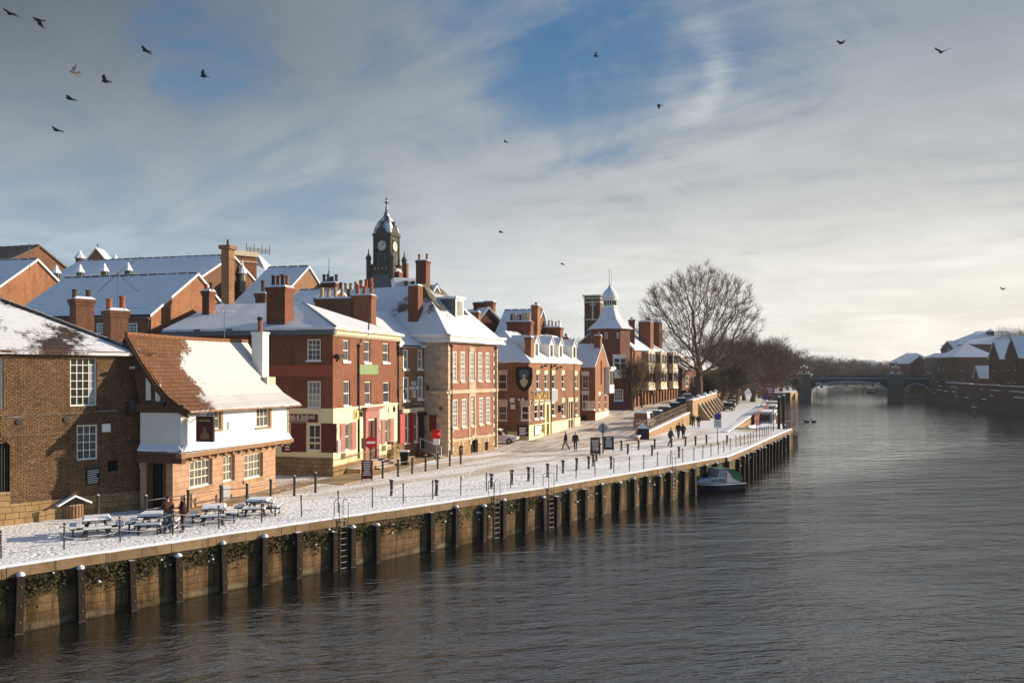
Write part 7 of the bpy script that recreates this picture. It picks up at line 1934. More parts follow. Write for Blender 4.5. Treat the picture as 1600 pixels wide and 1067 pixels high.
big = local_thing('bare_tree', 'great spreading bare tree standing tall above the riverside terrace', 'tree'); a, b = grown_tree(4, 25.0, 11.8, 4600, z_low=.17, kill=1.0, tr_r=.7); a.build('trunk', M['bark'], big); b.build('crown', M['twig'], big)
p = at(1092, 160); place(big, (p.x, p.y, road_z(160)), .6)
mid = make_tree('bare_tree', 'x', 5, 18.0, 1.05, .4, 6, [5, 5, 5, 4, 4, 3], 'bark', 'twig_brown', 'bare trees along the towpath', first=7, trunk_frac=.16)
mt = snapshot(mid)
red = make_tree('bare_tree', 'x', 9, 16.0, 1.1, .35, 6, [6, 5, 5, 4, 4, 3], 'bark', 'twig_red', 'bare trees along the towpath', first=8, trunk_frac=.12)
rt = snapshot(red)
spec = [(1118, 186, 512, 0), (1140, 200, 512, 1), (1150, 186, 540, 0), (1163, 215, 514, 0), (1176, 205, 520, 1), (1186, 235, 523, 0), (1200, 225, 522, 1), (1206, 305, 521, 0), (1220, 315, 530, 1), (1231, 330, 543, 0), (1240, 345, 556, 1), (1180, 260, 545, 1), (1130, 225, 532, 0), (1105, 205, 540, 1), (1195, 272, 560, 0), (1190, 262, 562, 1), (1078, 190, 548, 0)]
desc = ['densely twigged', 'reddish-brown', 'broad-crowned', 'tall brown', 'rusty-twigged', 'round-topped', 'thick bushy', 'olive-brown', 'leaning', 'low-branched', 'small bushy', 'rear reddish', 'half-hidden', 'dusky', 'short twiggy', 'shrub-like', 'dark']
where = ['right behind the great tree', 'behind the sunlit lodge', 'beside the great tree trunk', 'above the lodge roof', 'over the parked lower cars', 'in the middle of the towpath wood', 'rising over the moored boats', 'forming the top of the wood', 'on the slope toward the bridge', 'near the bridge end of the wood', 'touching the iron bridge', 'low in the towpath wood', 'between the great tree and the wood', 'over the dark brick house', 'above the bridge approach', 'beside the left bridge arch', 'behind the terrace chimneys']
used = {0: 0, 1: 0}
for i, (px, D, top, kind) in enumerate(spec):
    p = at(px, D); z0 = GZ if px > 1125 else 5.5; h = zat(top, D)-z0; base = 18.0 if kind == 0 else 16.0
    o = (mid if kind == 0 else red) if not used[kind] else dup(mid if kind == 0 else red, (0, 0, 0), tree=mt if kind == 0 else rt); used[kind] = 1
    s_ = h/base; R = random.Random(i); place(o, (p.x, p.y, z0), R.uniform(0, 6.28), (s_*1.12, s_*1.12, s_))
    o['label'] = f'{desc[i]} bare tree {where[i]}'
# ivy-clad stems and climbers by the terrace
clm = make_tree('bare_shrub', 'tall many-stemmed bare shrub against the shaded tower house wall', 33, 9.5, .45, .16, 5, [5, 5, 4, 3], 'bark', 'twig_brown', first=9, trunk_frac=.12, up=.9)
p = at(988, 127); place(clm, (p.x, p.y, road_z(127)))
ct = snapshot(clm)
for px, D, lab in ((1003, 133, 'tall bare shrub in front of the first white bay of the terrace'), (1022, 141, 'bare climbing shrub between the second and third bays of the terrace')):
    p = at(px, D); dup(clm, (p.x, p.y, road_z(D)), 1.3*px, lab, (.8, .8, .85), tree=ct)
und = make_tree('bare_shrub', 'dense olive-brown bush at the foot of the great bare tree', 40, 5.5, 1.2, .1, 5, [6, 6, 5, 4], 'bark', 'twig_olive', first=10, trunk_frac=.08)
p = at(1112, 168); place(und, (p.x, p.y, 5.2), 0, (1.5, 1.5, 1.1)); ut = snapshot(und)
for px, D, s_, lab in ((1128, 176, 1.3, 'rounded olive-brown bush behind the row of buttresses'), (1098, 172, 1.1, 'brown bush beside the great tree trunk above the ramp wall')):
    p = at(px, D); dup(und, (p.x, p.y, 5.2), px, lab, (s_*1.3, s_*1.3, s_), tree=ut)
# far trees beyond the bridge and up on the opposite bank
fspec = [(1256, 430, 560), (1268, 470, 556), (1284, 420, 552), (1296, 460, 561), (1310, 500, 558), (1322, 470, 555), (1336, 520, 560), (1350, 480, 562), (1364, 460, 565), (1378, 430, 563), (1390, 410, 562), (1400, 440, 560), (1245, 390, 552), (1305, 600, 563), (1345, 620, 562), (1275, 560, 560)]
fw = ['first past the left bridge lamps', 'second past the left bridge lamps', 'rounded and tallest over the main arch', 'beside the far white house', 'over the middle of the main arch', 'tall and rounded over the main arch', 'below the far pale roofs', 'right of the arch crown', 'above the right half of the arch', 'beside the right bridge lamps', 'next to the modern flats', 'behind the right bridge lamps', 'peeping over the left bridge pier', 'farthest on the low hill', 'farthest before the pale roofs', 'far behind the second tree']
for i, (px, D, top) in enumerate(fspec):
    p = at(px, D); h = zat(top, D)-2.4; R = random.Random(100+i); s_ = h/18.0
    dup(mid, (p.x, p.y, 2.4), R.uniform(0, 6.28), f'distant hazy bare tree beyond the bridge, {fw[i]}', (s_*1.5, s_*1.5, s_), 'distant bare trees beyond the bridge', tree=mt)
for px, D, top, lab in ((1584, 290, 507, 'bare tree showing over the roofs of the riverside flats'), (1597, 300, 512, 'bare tree at the frame edge over the wide warehouse roof')):
    p = at(px, D); z0 = 8; s_ = (zat(top, D)-z0)/18; dup(mid, (p.x, p.y, z0), px, lab, s_, 'bare trees on the opposite bank', tree=mt)
p = at(922, 190); s_ = (zat(524, 190)-4)/18; dup(mid, (p.x, p.y, 4), 1.0, 'faint bare tree crown between the inn roof and the square tower', s_, 'bare trees behind the houses', tree=mt)
# houses on the far hill
hl = MB(); 
for px, D, w_, yt, yb, lab in ((1306, 560, 9, 568, 582, 'small white far house among the trees beyond the bridge'), (1350, 640, 16, 563, 572, 'long pale-roofed far house on the hill beyond the bridge'), (1363, 600, 12, 566, 577, 'far red brick house on the hill beyond the bridge'), (1336, 610, 12, 570, 580, 'far house with a pale front beyond the middle of the bridge'), (1375, 560, 11, 572, 582, 'far snowy-roofed house right of the bridge crown')):
    c = at(px, D); z0 = 3; ze = zat((yt+yb)/2-1, D); t = thing('far_house', lab, 'house', (c.x, c.y, z0), 'far houses beyond the bridge')
    m = MB(); m.box((c.x, c.y, (z0+ze)/2), (w_, 8, ze-z0)); m.build('wall', M['far_brick' if 'red' in lab else 'stone_trim'], t)
    r = MB(); hip_roof(r, (c.x-w_/2, c.y-4), (1, 0), w_, 8, ze, zat(yt, D)-ze, 0, 0, .4, .3); r.build('roof', M['snow_full'], t)
hm = MB(); vs = []; fs = []
for i in range(41):
    for j in range(5): X = -300+i*30; vs.append((X, 640+j*70, 2.3+(12*sin(pi*j/8)*(.7+.5*noise.noise(Vector((X*.006, j, 0)))))))
for i in range(40):
    for j in range(4): q = i*5+j; fs.append((q, q+5, q+6, q+1))
hm.add(vs, fs); tag(hm.build('hills', M['twig_olive'], smooth=True), kind='structure')
# lodge with lit white front by the towpath
c = at(1148, 214); t = thing('sunlit_lodge', 'small lodge with a bright sunlit end wall and a steep snowy roof by the towpath', 'building', (c.x, c.y, GZ))
f = Fac((c.x-3.2, c.y), (c.x+1.6, c.y+.9)); ze = zat(594, 214); m = MB(); h = Fac(f.P(f.L, 0).xy, V2(f.P(f.L, 0))-f.n*7); f.wall(m, 0, f.L, GZ-.3, ze); h.wall(m, 0, 7, GZ-.3, ze); m.poly([h.P(0, ze), h.P(7, ze), h.P(3.5, ze+3.6)]); m.build('wall', M['stone_trim'], t)
r = MB(); hip_roof(r, f.A, f.u, f.L, 7, ze, 3.6, 0, 0, .3, .2); r.build('roof', M['snow_full'], t)
for z in (4.2, 6.6):
    m = MB(); h.box(m, 1.0, 2.0, z, z+1.3, 0, .05); m.build('window', M['glass'], t)

# ================================================================ people
def skin(name, verts, edges, radii, mat, parent, sub=1):
    me = bpy.data.meshes.new('tmp'); me.from_pydata([tuple(v) for v in verts], edges, []); ob = bpy.data.objects.new('tmp', me); COL.objects.link(ob)
    md = ob.modifiers.new('s', 'SKIN'); md.use_smooth_shade = True
    for i, r in enumerate(radii):
        sv = me.skin_vertices[0].data[i]; sv.radius = r if isinstance(r, tuple) else (r, r); sv.use_root = (i == 0)
    if sub: s2 = ob.modifiers.new('u', 'SUBSURF'); s2.levels = sub; s2.render_levels = sub
    bpy.context.view_layer.update()
    nm = bpy.data.meshes.new_from_object(ob.evaluated_get(bpy.context.evaluated_depsgraph_get()))
    bpy.data.objects.remove(ob); bpy.data.meshes.remove(me)
    nm.name = name; nm.materials.clear(); nm.materials.append(mat); nm.polygons.foreach_set('use_smooth', [True]*len(nm.polygons))
    o = bpy.data.objects.new(name, nm); COL.objects.link(o); o.parent = parent; ORG[o.name] = Vector((0, 0, 0))
    return o
def person(label, loc, face, coat, legs, hair, stride=.0, arms='down', h=1.74, skirt=False, hat=None, bag=None, lean=0.0, nod=.0, coat_len=.72, group=None, fingers=False):
    """a clothed figure; faces +Y before turning by face"""
    t = local_thing('person', label, 'person', group); s = h/1.74
    st = stride
    hipL, hipR = Vector((-.1, 0, .92)), Vector((.1, 0, .92))
    kL = Vector((-.11, .02+st*.45, .5)); kR = Vector((.11, .05-st*.3, .5))
    aL = Vector((-.11, st*.75-.02, .09)); aR = Vector((.11, -st*.85-.02, .09+max(0, st)*.12))
    tL = aL+Vector((-.02, .17, -.04)); tR = aR+Vector((.02, .17, -.04))
    ln = lean
    pel = Vector((0, 0, .98)); waist = Vector((0, .01+ln*.15, 1.12)); chest = Vector((0, .02+ln*.4, 1.32)); nk = Vector((0, .0+ln*.6, 1.48)); 
    hd0 = nk+Vector((0, .02+nod*.03, .07)); hd1 = nk+Vector((0, .03+nod*.06, .15)); hd2 = nk+Vector((0, .01+nod*.04, .235))
    shL, shR = chest+Vector((-.19, -.01, .1)), chest+Vector((.19, -.01, .1))
    if arms == 'down':
        eL, eR = shL+Vector((-.07, -.03-st*.25, -.3)), shR+Vector((.07, -.03+st*.25, -.3)); wL, wR = eL+Vector((-.02, .09-st*.1, -.25)), eR+Vector((.02, .09+st*.1, -.25))
    elif arms == 'front':
        eL, eR = shL+Vector((-.06, .05, -.29)), shR+Vector((.06, .05, -.29)); wL, wR = eL+Vector((.14, .2, .03)), eR+Vector((-.14, .2, .03))
    elif arms == 'pockets':
        eL, eR = shL+Vector((-.13, -.08, -.27)), shR+Vector((.13, -.08, -.27)); wL, wR = eL+Vector((.08, .14, -.18)), eR+Vector((-.08, .14, -.18))
    def hand(w, d, sd):
        d = d.normalized(); side = d.cross(Vector((0, 0, 1))); side = side.normalized() if side.length > .1 else Vector((1, 0, 0))
        palm = w+d*.07
        V = [palm]; E = []; Rr = [.03]
        for i, (off, L) in enumerate(((-.03, .065), (-.01, .078), (.01, .074), (.03, .058))):
            k = palm+d*.035+side*off; e = k+d*L*.6+Vector((0, .012, 0)); f_ = e+d*L*.4+Vector((0, .02, 0))
            b = len(V); V += [k, e, f_]; E += [(0, b), (b, b+1), (b+1, b+2)]; Rr += [.011, .009, .007]
        b = len(V); V += [palm+side*.035*sd-d*.02, palm+side*.06*sd+d*.03]; E += [(0, b), (b, b+1)]; Rr += [.012, .009]
        return V, E, Rr
    V = [pel, waist, chest, nk, hd0, hd1, hd2, hd1+Vector((0, .1, -.015)), shL, eL, wL, shR, eR, wR, hipL, kL, aL, tL, hipR, kR, aR, tR, hd1+Vector((-.085, 0, 0)), hd1+Vector((.085, 0, 0)), hd0+Vector((0, .055, .01))]
    E = [(0, 1), (1, 2), (2, 3), (3, 4), (4, 5), (5, 6), (5, 7), (2, 8), (8, 9), (9, 10), (2, 11), (11, 12), (12, 13), (0, 14), (14, 15), (15, 16), (16, 17), (0, 18), (18, 19), (19, 20), (20, 21), (5, 22), (5, 23), (4, 24)]
    Rr = [(.14, .1), (.12, .09), (.15, .1), .055, .065, (.085, .1), (.07, .085), .016, .06, .045, .032, .06, .045, .032, .085, .058, .04, .035, .085, .058, .04, .035, .014, .014, .04]
    for w, e, sd, bi in ((wL, eL, 1, 10), (wR, eR, -1, 13)):
        hv, he, hr = hand(w, w-e, sd); b = len(V); V += hv; E += [(bi, b)]+[(a_+b, c_+b) for a_, c_ in he]; Rr += hr
    V = [v*s for v in V]; Rr = [tuple(q*s for q in r_) if isinstance(r_, tuple) else r_*s for r_ in Rr]
    skin('body', V, E, Rr, M['skin'], t, 1)
    # coat, trousers, shoes and hair over the body
    hem = Vector((0, 0, .98-(coat_len-.5)))
    cV = [x*s for x in (pel, hem+Vector((0, -.01, 0)), waist, chest, nk+Vector((0, 0, -.02)), shL, eL, wL.lerp(eL, .05), shR, eR, wR.lerp(eR, .05))]
    skin('coat', cV, [(0, 1), (0, 2), (2, 3), (3, 4), (3, 5), (5, 6), (6, 7), (3, 8), (8, 9), (9, 10)], [tuple(q*s for q in r_) for r_ in ((.185, .145), (.205, .165), (.165, .135), (.19, .14), (.085, .085), (.085, .085), (.068, .068), (.055, .055), (.085, .085), (.068, .068), (.055, .055))], M[coat], t, 1)
    tV = [x*s for x in (pel+Vector((0, 0, .02)), hipL, kL, aL+Vector((0, 0, .0)), hipR, kR, aR+Vector((0, 0, .0)))]
    skin('trousers', tV, [(0, 1), (1, 2), (2, 3), (0, 4), (4, 5), (5, 6)], [tuple(q*s for q in r_) for r_ in ((.15, .12), (.105, .11), (.078, .082), (.07, .075), (.105, .11), (.078, .082), (.07, .075))], M[legs], t, 1)
    for a_, b_ in ((aL, tL), (aR, tR)):
        skin('shoe', [(a_+Vector((0, -.04, -.03)))*s, (a_+Vector((0, .05, -.045)))*s, (b_+Vector((0, .03, -.01)))*s], [(0, 1), (1, 2)], [(.05*s, .055*s), (.05*s, .045*s), (.045*s, .03*s)], M['shoe'], t, 1)
    if hat: skin('hat', [(hd1+Vector((0, -.01, .055)))*s, (hd2+Vector((0, -.01, .02)))*s], [(0, 1)], [(.105*s, .115*s), (.075*s, .085*s)], M[hat], t, 1)
    elif hair == 'long': skin('hair', [(hd2+Vector((0, -.02, .01)))*s, (hd1+Vector((0, -.055, .03)))*s, (hd0+Vector((0, -.07, 0)))*s, (nk+Vector((0, -.08, -.08)))*s], [(0, 1), (1, 2), (2, 3)], [(.085*s, .085*s), (.105*s, .085*s), (.1*s, .07*s), (.06*s, .035*s)], M['hair_dark'], t, 1)
    else: skin('hair', [(hd2+Vector((0, -.015, .012)))*s, (hd1+Vector((0, -.05, .045)))*s, (hd0+Vector((0, -.045, .03)))*s], [(0, 1), (1, 2)], [(.08*s, .09*s), (.092*s, .075*s), (.06*s, .04*s)], M['hair_dark' if hair == 'dark' else 'hair_brown'], t, 1)
    if bag: skin('rucksack', [(chest+Vector((0, -.19, .06)))*s, (waist+Vector((0, -.2, .0)))*s], [(0, 1)], [(.13*s, .09*s), (.15*s, .11*s)], M[bag], t, 1)
    place(t, loc, face); return t
for nm, c in (('skin', C(.5, .27, .18)), ('shoe', C(.02, .018, .016)), ('hair_dark', C(.025, .016, .012)), ('hair_brown', C(.1, .055, .03)), ('coat_black', C(.016, .016, .018)), ('coat_brown', C(.1, .055, .035)), ('coat_grey', C(.07, .07, .075)), ('coat_plum', C(.05, .02, .022)), ('coat_navy', C(.022, .028, .045)), ('jeans', C(.06, .085, .14)), ('trousers_dark', C(.03, .028, .03)), ('trousers_plum', C(.07, .03, .03)), ('trousers_grey', C(.1, .1, .105)), ('hat_black', C(.02, .02, .022)), ('bag_black', C(.03, .03, .034))):
    M[nm] = m_plain(nm, c, .8 if nm != 'skin' else .5, .2, 8, snow=False)
person('person in a brown coat and blue jeans standing by the picnic tables', G(262, 833), .5, 'coat_brown', 'jeans', 'dark', .06, 'front', 1.72)
person('person with long dark hair and plum trousers standing by the chain posts', G(286, 831), 2.2, 'coat_plum', 'trousers_plum', 'long', .05, 'front', 1.7, coat_len=.8)
person('person striding across the brown slush in a dark jacket and grey trousers', G(884, 703), 1.45, 'coat_black', 'trousers_grey', 'dark', .42, 'down', 1.8, hat='hat_black')
person('person walking away up the street in a black jacket with a rucksack and jeans', G(899, 704), -.35, 'coat_black', 'jeans', 'dark', .12, 'down', 1.74, bag='bag_black')
person('person leaning slightly forward in dark clothes walking between the bollards', G(1047.5, 697), -1.2, 'coat_grey', 'trousers_dark', 'brown', .38, 'down', 1.84, lean=.12)
person('person in a black coat walking beside a partner near the ramp wall', G(1060, 685), -.5, 'coat_black', 'trousers_dark', 'dark', .3, 'down', 1.76)
person('person in a long dark coat walking beside a companion in black', G(1067.5, 686), -.4, 'coat_plum', 'trousers_dark', 'long', .22, 'pockets', 1.68, coat_len=.95)
person('person in black standing close against the pillar of the ramp wall', G(1083.5, 667), 2.8, 'coat_black', 'trousers_dark', 'dark', .05, 'pockets', 1.76, hat='hat_black')
person('person in a dark grey coat beside the first buttress of the ramp wall', G(1091.5, 668), 2.6, 'coat_navy', 'trousers_dark', 'brown', .1, 'down', 1.78)
person('person in dark clothes walking past the cars parked on the towpath', G(1146, 642), .3, 'coat_black', 'trousers_dark', 'dark', .25, 'down', 1.76)

# ================================================================ vehicles
def loft(mb, secs):
    n = len(secs[0]); vs = [p for s_ in secs for p in s_]
    fs = [(i*n+j, i*n+(j+1) % n, (i+1)*n+(j+1) % n, (i+1)*n+j) for i in range(len(secs)-1) for j in range(n)]
    fs.append(tuple(range(n-1, -1, -1))); fs.append(tuple((len(secs)-1)*n+j for j in range(n))); mb.add(vs, fs)
def vehicle(label, cat, paint, kind='hatch', group=None, L=4.1, Wd=1.7, H=1.45, snow=True, name='parked_car'):
    t = local_thing(name, label, cat, group); hw = Wd/2
    low = .28; belt = .92 if kind != 'van' else 1.05
    # lower body: cross sections along the length (x), nose at +x
    m = MB(); st = [(-L/2, .45, .80, .82), (-L/2+.08, .3, belt-.04, .94), (-L*.3, low, belt, 1.0), (0, low, belt, 1.0), (L*.25, low, belt-.03, 1.0), (L*.36, low, belt-.12, .98), (L/2-.1, .28, .72, .92), (L/2, .4, .62, .8)]
    secs = []
    for x, z0, z1, w in st: secs.append([(x, -hw*w*.94, z0), (x, -hw*w, z0+.18), (x, -hw*w, z1-.12), (x, -hw*w*.93, z1), (x, hw*w*.93, z1), (x, hw*w, z1-.12), (x, hw*w, z0+.18), (x, hw*w*.94, z0)])
    loft(m, secs)
    rear = {'hatch': -L*.46, 'estate': -L*.47, 'van': -L*.49, 'saloon': -L*.3}[kind]; rtop = {'hatch': -L*.36, 'estate': -L*.44, 'van': -L*.48, 'saloon': -L*.18}[kind]
    fr, ftop = L*.24, L*.08
    if kind == 'van': fr, ftop = L*.27, L*.14
    prof = [(rear, belt-.03), (rtop, H-.05), (rtop+.15, H), (ftop-.15, H), (ftop, H-.04), (fr, belt-.05)]
    wds = [.95, .84, .8, .8, .84, .92]
    vs = []
    for (x, z), w in zip(prof, wds): vs += [(x, -hw*w, z), (x, hw*w, z)]
    k = len(prof); m.add(vs, [(2*i, 2*i+2, 2*i+3, 2*i+1) for i in range(k-1)]+[tuple(2*i for i in range(k-1, -1, -1)), tuple(2*i+1 for i in range(k))])
    m.build('body', M[paint], t, smooth=False)
    # glass
    def P(i, sd, f=0): x, z = prof[i]; return Vector((x, sd*hw*wds[i], z))
    def pane(nm, a, b, c, d, off):
        c0 = (a+b+c+d)/4; q = MB(); q.ext([c0+(v-c0)*.86+off*.6 for v in (a, b, c, d)], off*.9); q.build(nm, M['car_glass'], t)
    pane('windscreen', P(5, -1), P(5, 1), P(4, 1), P(4, -1), Vector((.02, 0, .012)))
    pane('rear_window', P(0, 1), P(0, -1), P(1, -1), P(1, 1), Vector((-.025, 0, .008)))
    xs = [prof[5][0]-.25, .0, -L*.2, prof[0][0]+.35]
    for sd in (-1, 1):
        for i in range(2 if kind == 'van' else 3):
            x0, x1 = xs[i]-.05, xs[i+1]+.05
            def side(x, top):
                if not top: return Vector((x, sd*hw*.935, belt+.03))
                xt = min(max(x, rtop+.12), ftop-.02); return Vector((xt, sd*hw*.845, H-.12))
            q = MB(); q.ext([side(x0, 0), side(x1, 0), side(x1, 1), side(x0, 1)], (0, sd*.02, 0)); q.build('side_window', M['car_glass'], t)
    for x in (-L*.31, L*.31):
        for sd in (-1, 1):
            q = MB(); q.tube([(x, sd*(hw-.2), .31), (x, sd*(hw+.01), .31)], .31, 14); w = q.build('wheel', M['tyre'], t)
            q = MB(); q.tube([(x, sd*(hw-.02), .31), (x, sd*(hw+.03), .31)], .19, 10); q.build('rim', M['rim'], w)
    for sd in (-1, 1):
        q = MB(); q.box((L/2-.07, sd*hw*.68, .66), (.16, .34, .14)); q.build('headlight', M['lamp_glass'], t)
        q = MB(); q.box((-L/2+.03, sd*hw*.78, .78), (.1, .22, .2)); q.build('tail_light', M['tail_red'], t)
        q = MB(); q.box((fr-.35, sd*(hw+.06), belt+.08), (.12, .16, .12)); q.build('mirror', M[paint], t)
    q = MB(); q.box((-L/2-.01, 0, .5), (.04, .5, .11)); q.box((L/2+.0, 0, .45), (.04, .5, .11)); q.build('number_plate', M['plate'], t)
    q = MB(); q.box((-L/2+.02, 0, .4), (.1, Wd*.9, .16)); q.box((L/2-.03, 0, .4), (.1, Wd*.86, .16)); q.build('bumper', M['black_dry'], t)
    if snow:
        q = MB(); x0, x1 = rtop+.15, ftop-.15; q.add([(x0, -hw*.74, H), (x1, -hw*.74, H), (x1, hw*.74, H), (x0, hw*.74, H), (x0+.1, -hw*.66, H+.06), (x1-.1, -hw*.66, H+.06), (x1-.1, hw*.66, H+.06), (x0+.1, hw*.66, H+.06)], [(0, 1, 5, 4), (1, 2, 6, 5), (2, 3, 7, 6), (3, 0, 4, 7), (4, 5, 6, 7)])
        q.build('roof_snow', M['snow_cap'], t)
    return t
for nm, c in (('car_white', C(.72, .72, .72)), ('car_navy', C(.02, .035, .06)), ('car_black', C(.015, .015, .017)), ('car_silver', C(.35, .36, .37)), ('car_green', C(.03, .05, .05)), ('car_blue', C(.03, .07, .12))): M[nm] = m_car(nm, c)
for nm, c in (('police_blue', C(.02, .1, .35)), ('police_yellow', C(.75, .65, .03)), ('police_red', C(.36, .07, .03))): M[nm] = m_plain(nm, c, .4, .1, 4, snow=False)
van = vehicle('white police van with blue and yellow side blocks and a red-striped rear', 'police van', 'car_white', 'van', L=4.5, Wd=1.85, H=1.95, name='police_van')
q = MB(); q2 = MB()
for sd in (-1, 1):
    for i in range(6):
        (q if i % 2 else q2).box((-1.3+i*.52, sd*.935, .78), (.5, .02, .26))
q.build('blue_block', M['police_blue'], van); q2.build('yellow_block', M['police_yellow'], van)
q = MB()
for z in (.55, .9, 1.25, 1.6): 
    for sd in (-1, 1): q.box((-2.26+.04*(z > 1), sd*.45, z), (.05, .7, .2))
q.build('rear_chevron', M['police_red'], van)
q = MB(); q.box((.2, 0, 2.02), (.3, 1.2, .14)); q.build('light_bar', M['police_blue'], van)
p = at(1008, 101); ud = (RW[1]-RW[0]).normalized(); yaw = math.atan2(ud.y, ud.x)
place(van, (p.x, p.y, road_z(101)), yaw)
for px, D, paint, kind, lab, dz in ((1027, 108, 'car_navy', 'estate', 'dark navy estate car with snow on its roof parked next to the police van', 0), (1040, 115, 'car_green', 'hatch', 'dark green hatchback third along the row behind the ramp railing', 0), (1054, 123, 'car_blue', 'hatch', 'dark blue hatchback parked beyond the dark green one above the ramp', 0), (1064, 133, 'car_black', 'estate', 'black estate car with a snowy roof near the ramp pillar', 0), (1074, 146, 'car_silver', 'hatch', 'snow-covered silver car beyond the ramp pillar', 0), (1066, 160, 'car_black', 'hatch', 'snowy dark car farthest up the upper road under the tree', 0)):
    p = at(px, D); c = vehicle(lab, 'car', paint, kind, 'cars parked along the upper road', H=1.5 if kind == 'hatch' else 1.55); place(c, (p.x, p.y, road_z(D)), yaw+.05+(0.2 if D > 120 else 0))
p = at(784, 85.3); c = vehicle('white hatchback emerging from the lane between the quoined house and the inn', 'car', 'car_white', 'hatch', L=4.0, H=1.45); place(c, (p.x-.3, p.y, 2.67), -.2)
for px, D, paint, lab in ((1137.5, 158, 'car_green', 'dark car parked nearest on the towpath beside the buttresses'), (1143, 173, 'car_silver', 'pale snowy car parked second on the towpath'), (1148, 192, 'car_blue', 'dark blue car parked farthest on the towpath by the lodge')):
    p = at(px, D); c = vehicle(lab, 'car', paint, 'estate', 'cars parked on the towpath', H=1.55); place(c, (p.x, p.y, GZ+.02), math.atan2(1, .33)+pi)
# ================================================================ boats
for nm, c in (('hull_blue', C(.005, .008, .028)), ('canopy_green', C(.01, .11, .04)), ('canvas_grey', C(.2, .22, .27)), ('boat_white', C(.36, .4, .46)), ('boat_red', C(.35, .03, .025)), ('tarp_green', C(.02, .05, .035)), ('sign_pink', C(.3, .05, .1)), ('sign_purple', C(.12, .06, .2)), ('rail_red', C(.24, .035, .03))):
    M[nm] = m_plain(nm, c, .5, .2, 3, snow=nm == 'tarp_green')
def hull(mb, L, Wd, z0, z1, rake=.8, n=12, stern=.85):
    rows = []
    for i in range(n+1):
        f = i/n; x = -L/2+L*f
        w = Wd/2*(stern+(1-stern)*min(1, f*2.2)) if f < .5 else Wd/2*max(.02, (1-((f-.5)/.5)**2.2))
        sheer = z1+.28*max(0, f-.4)**2*2
        xr = x+rake*max(0, f-.7)**1.0*.6
        rows.append([(x, 0, z0), (x, -w*.72, z0+.05), (x+(xr-x)*.6, -w*.96, (z0+sheer)/2), (xr, -w, sheer), (xr, w, sheer), (x+(xr-x)*.6, w*.96, (z0+sheer)/2), (x, w*.72, z0+.05)])
    k = 7; vs = [p for r in rows for p in r]
    mb.add(vs, [(i*k+j, (i+1)*k+j, (i+1)*k+(j+1) % k, i*k+(j+1) % k) for i in range(n) for j in range(k)]+[tuple(range(k)), tuple(n*k+j for j in range(k-1, -1, -1))])
    return rows
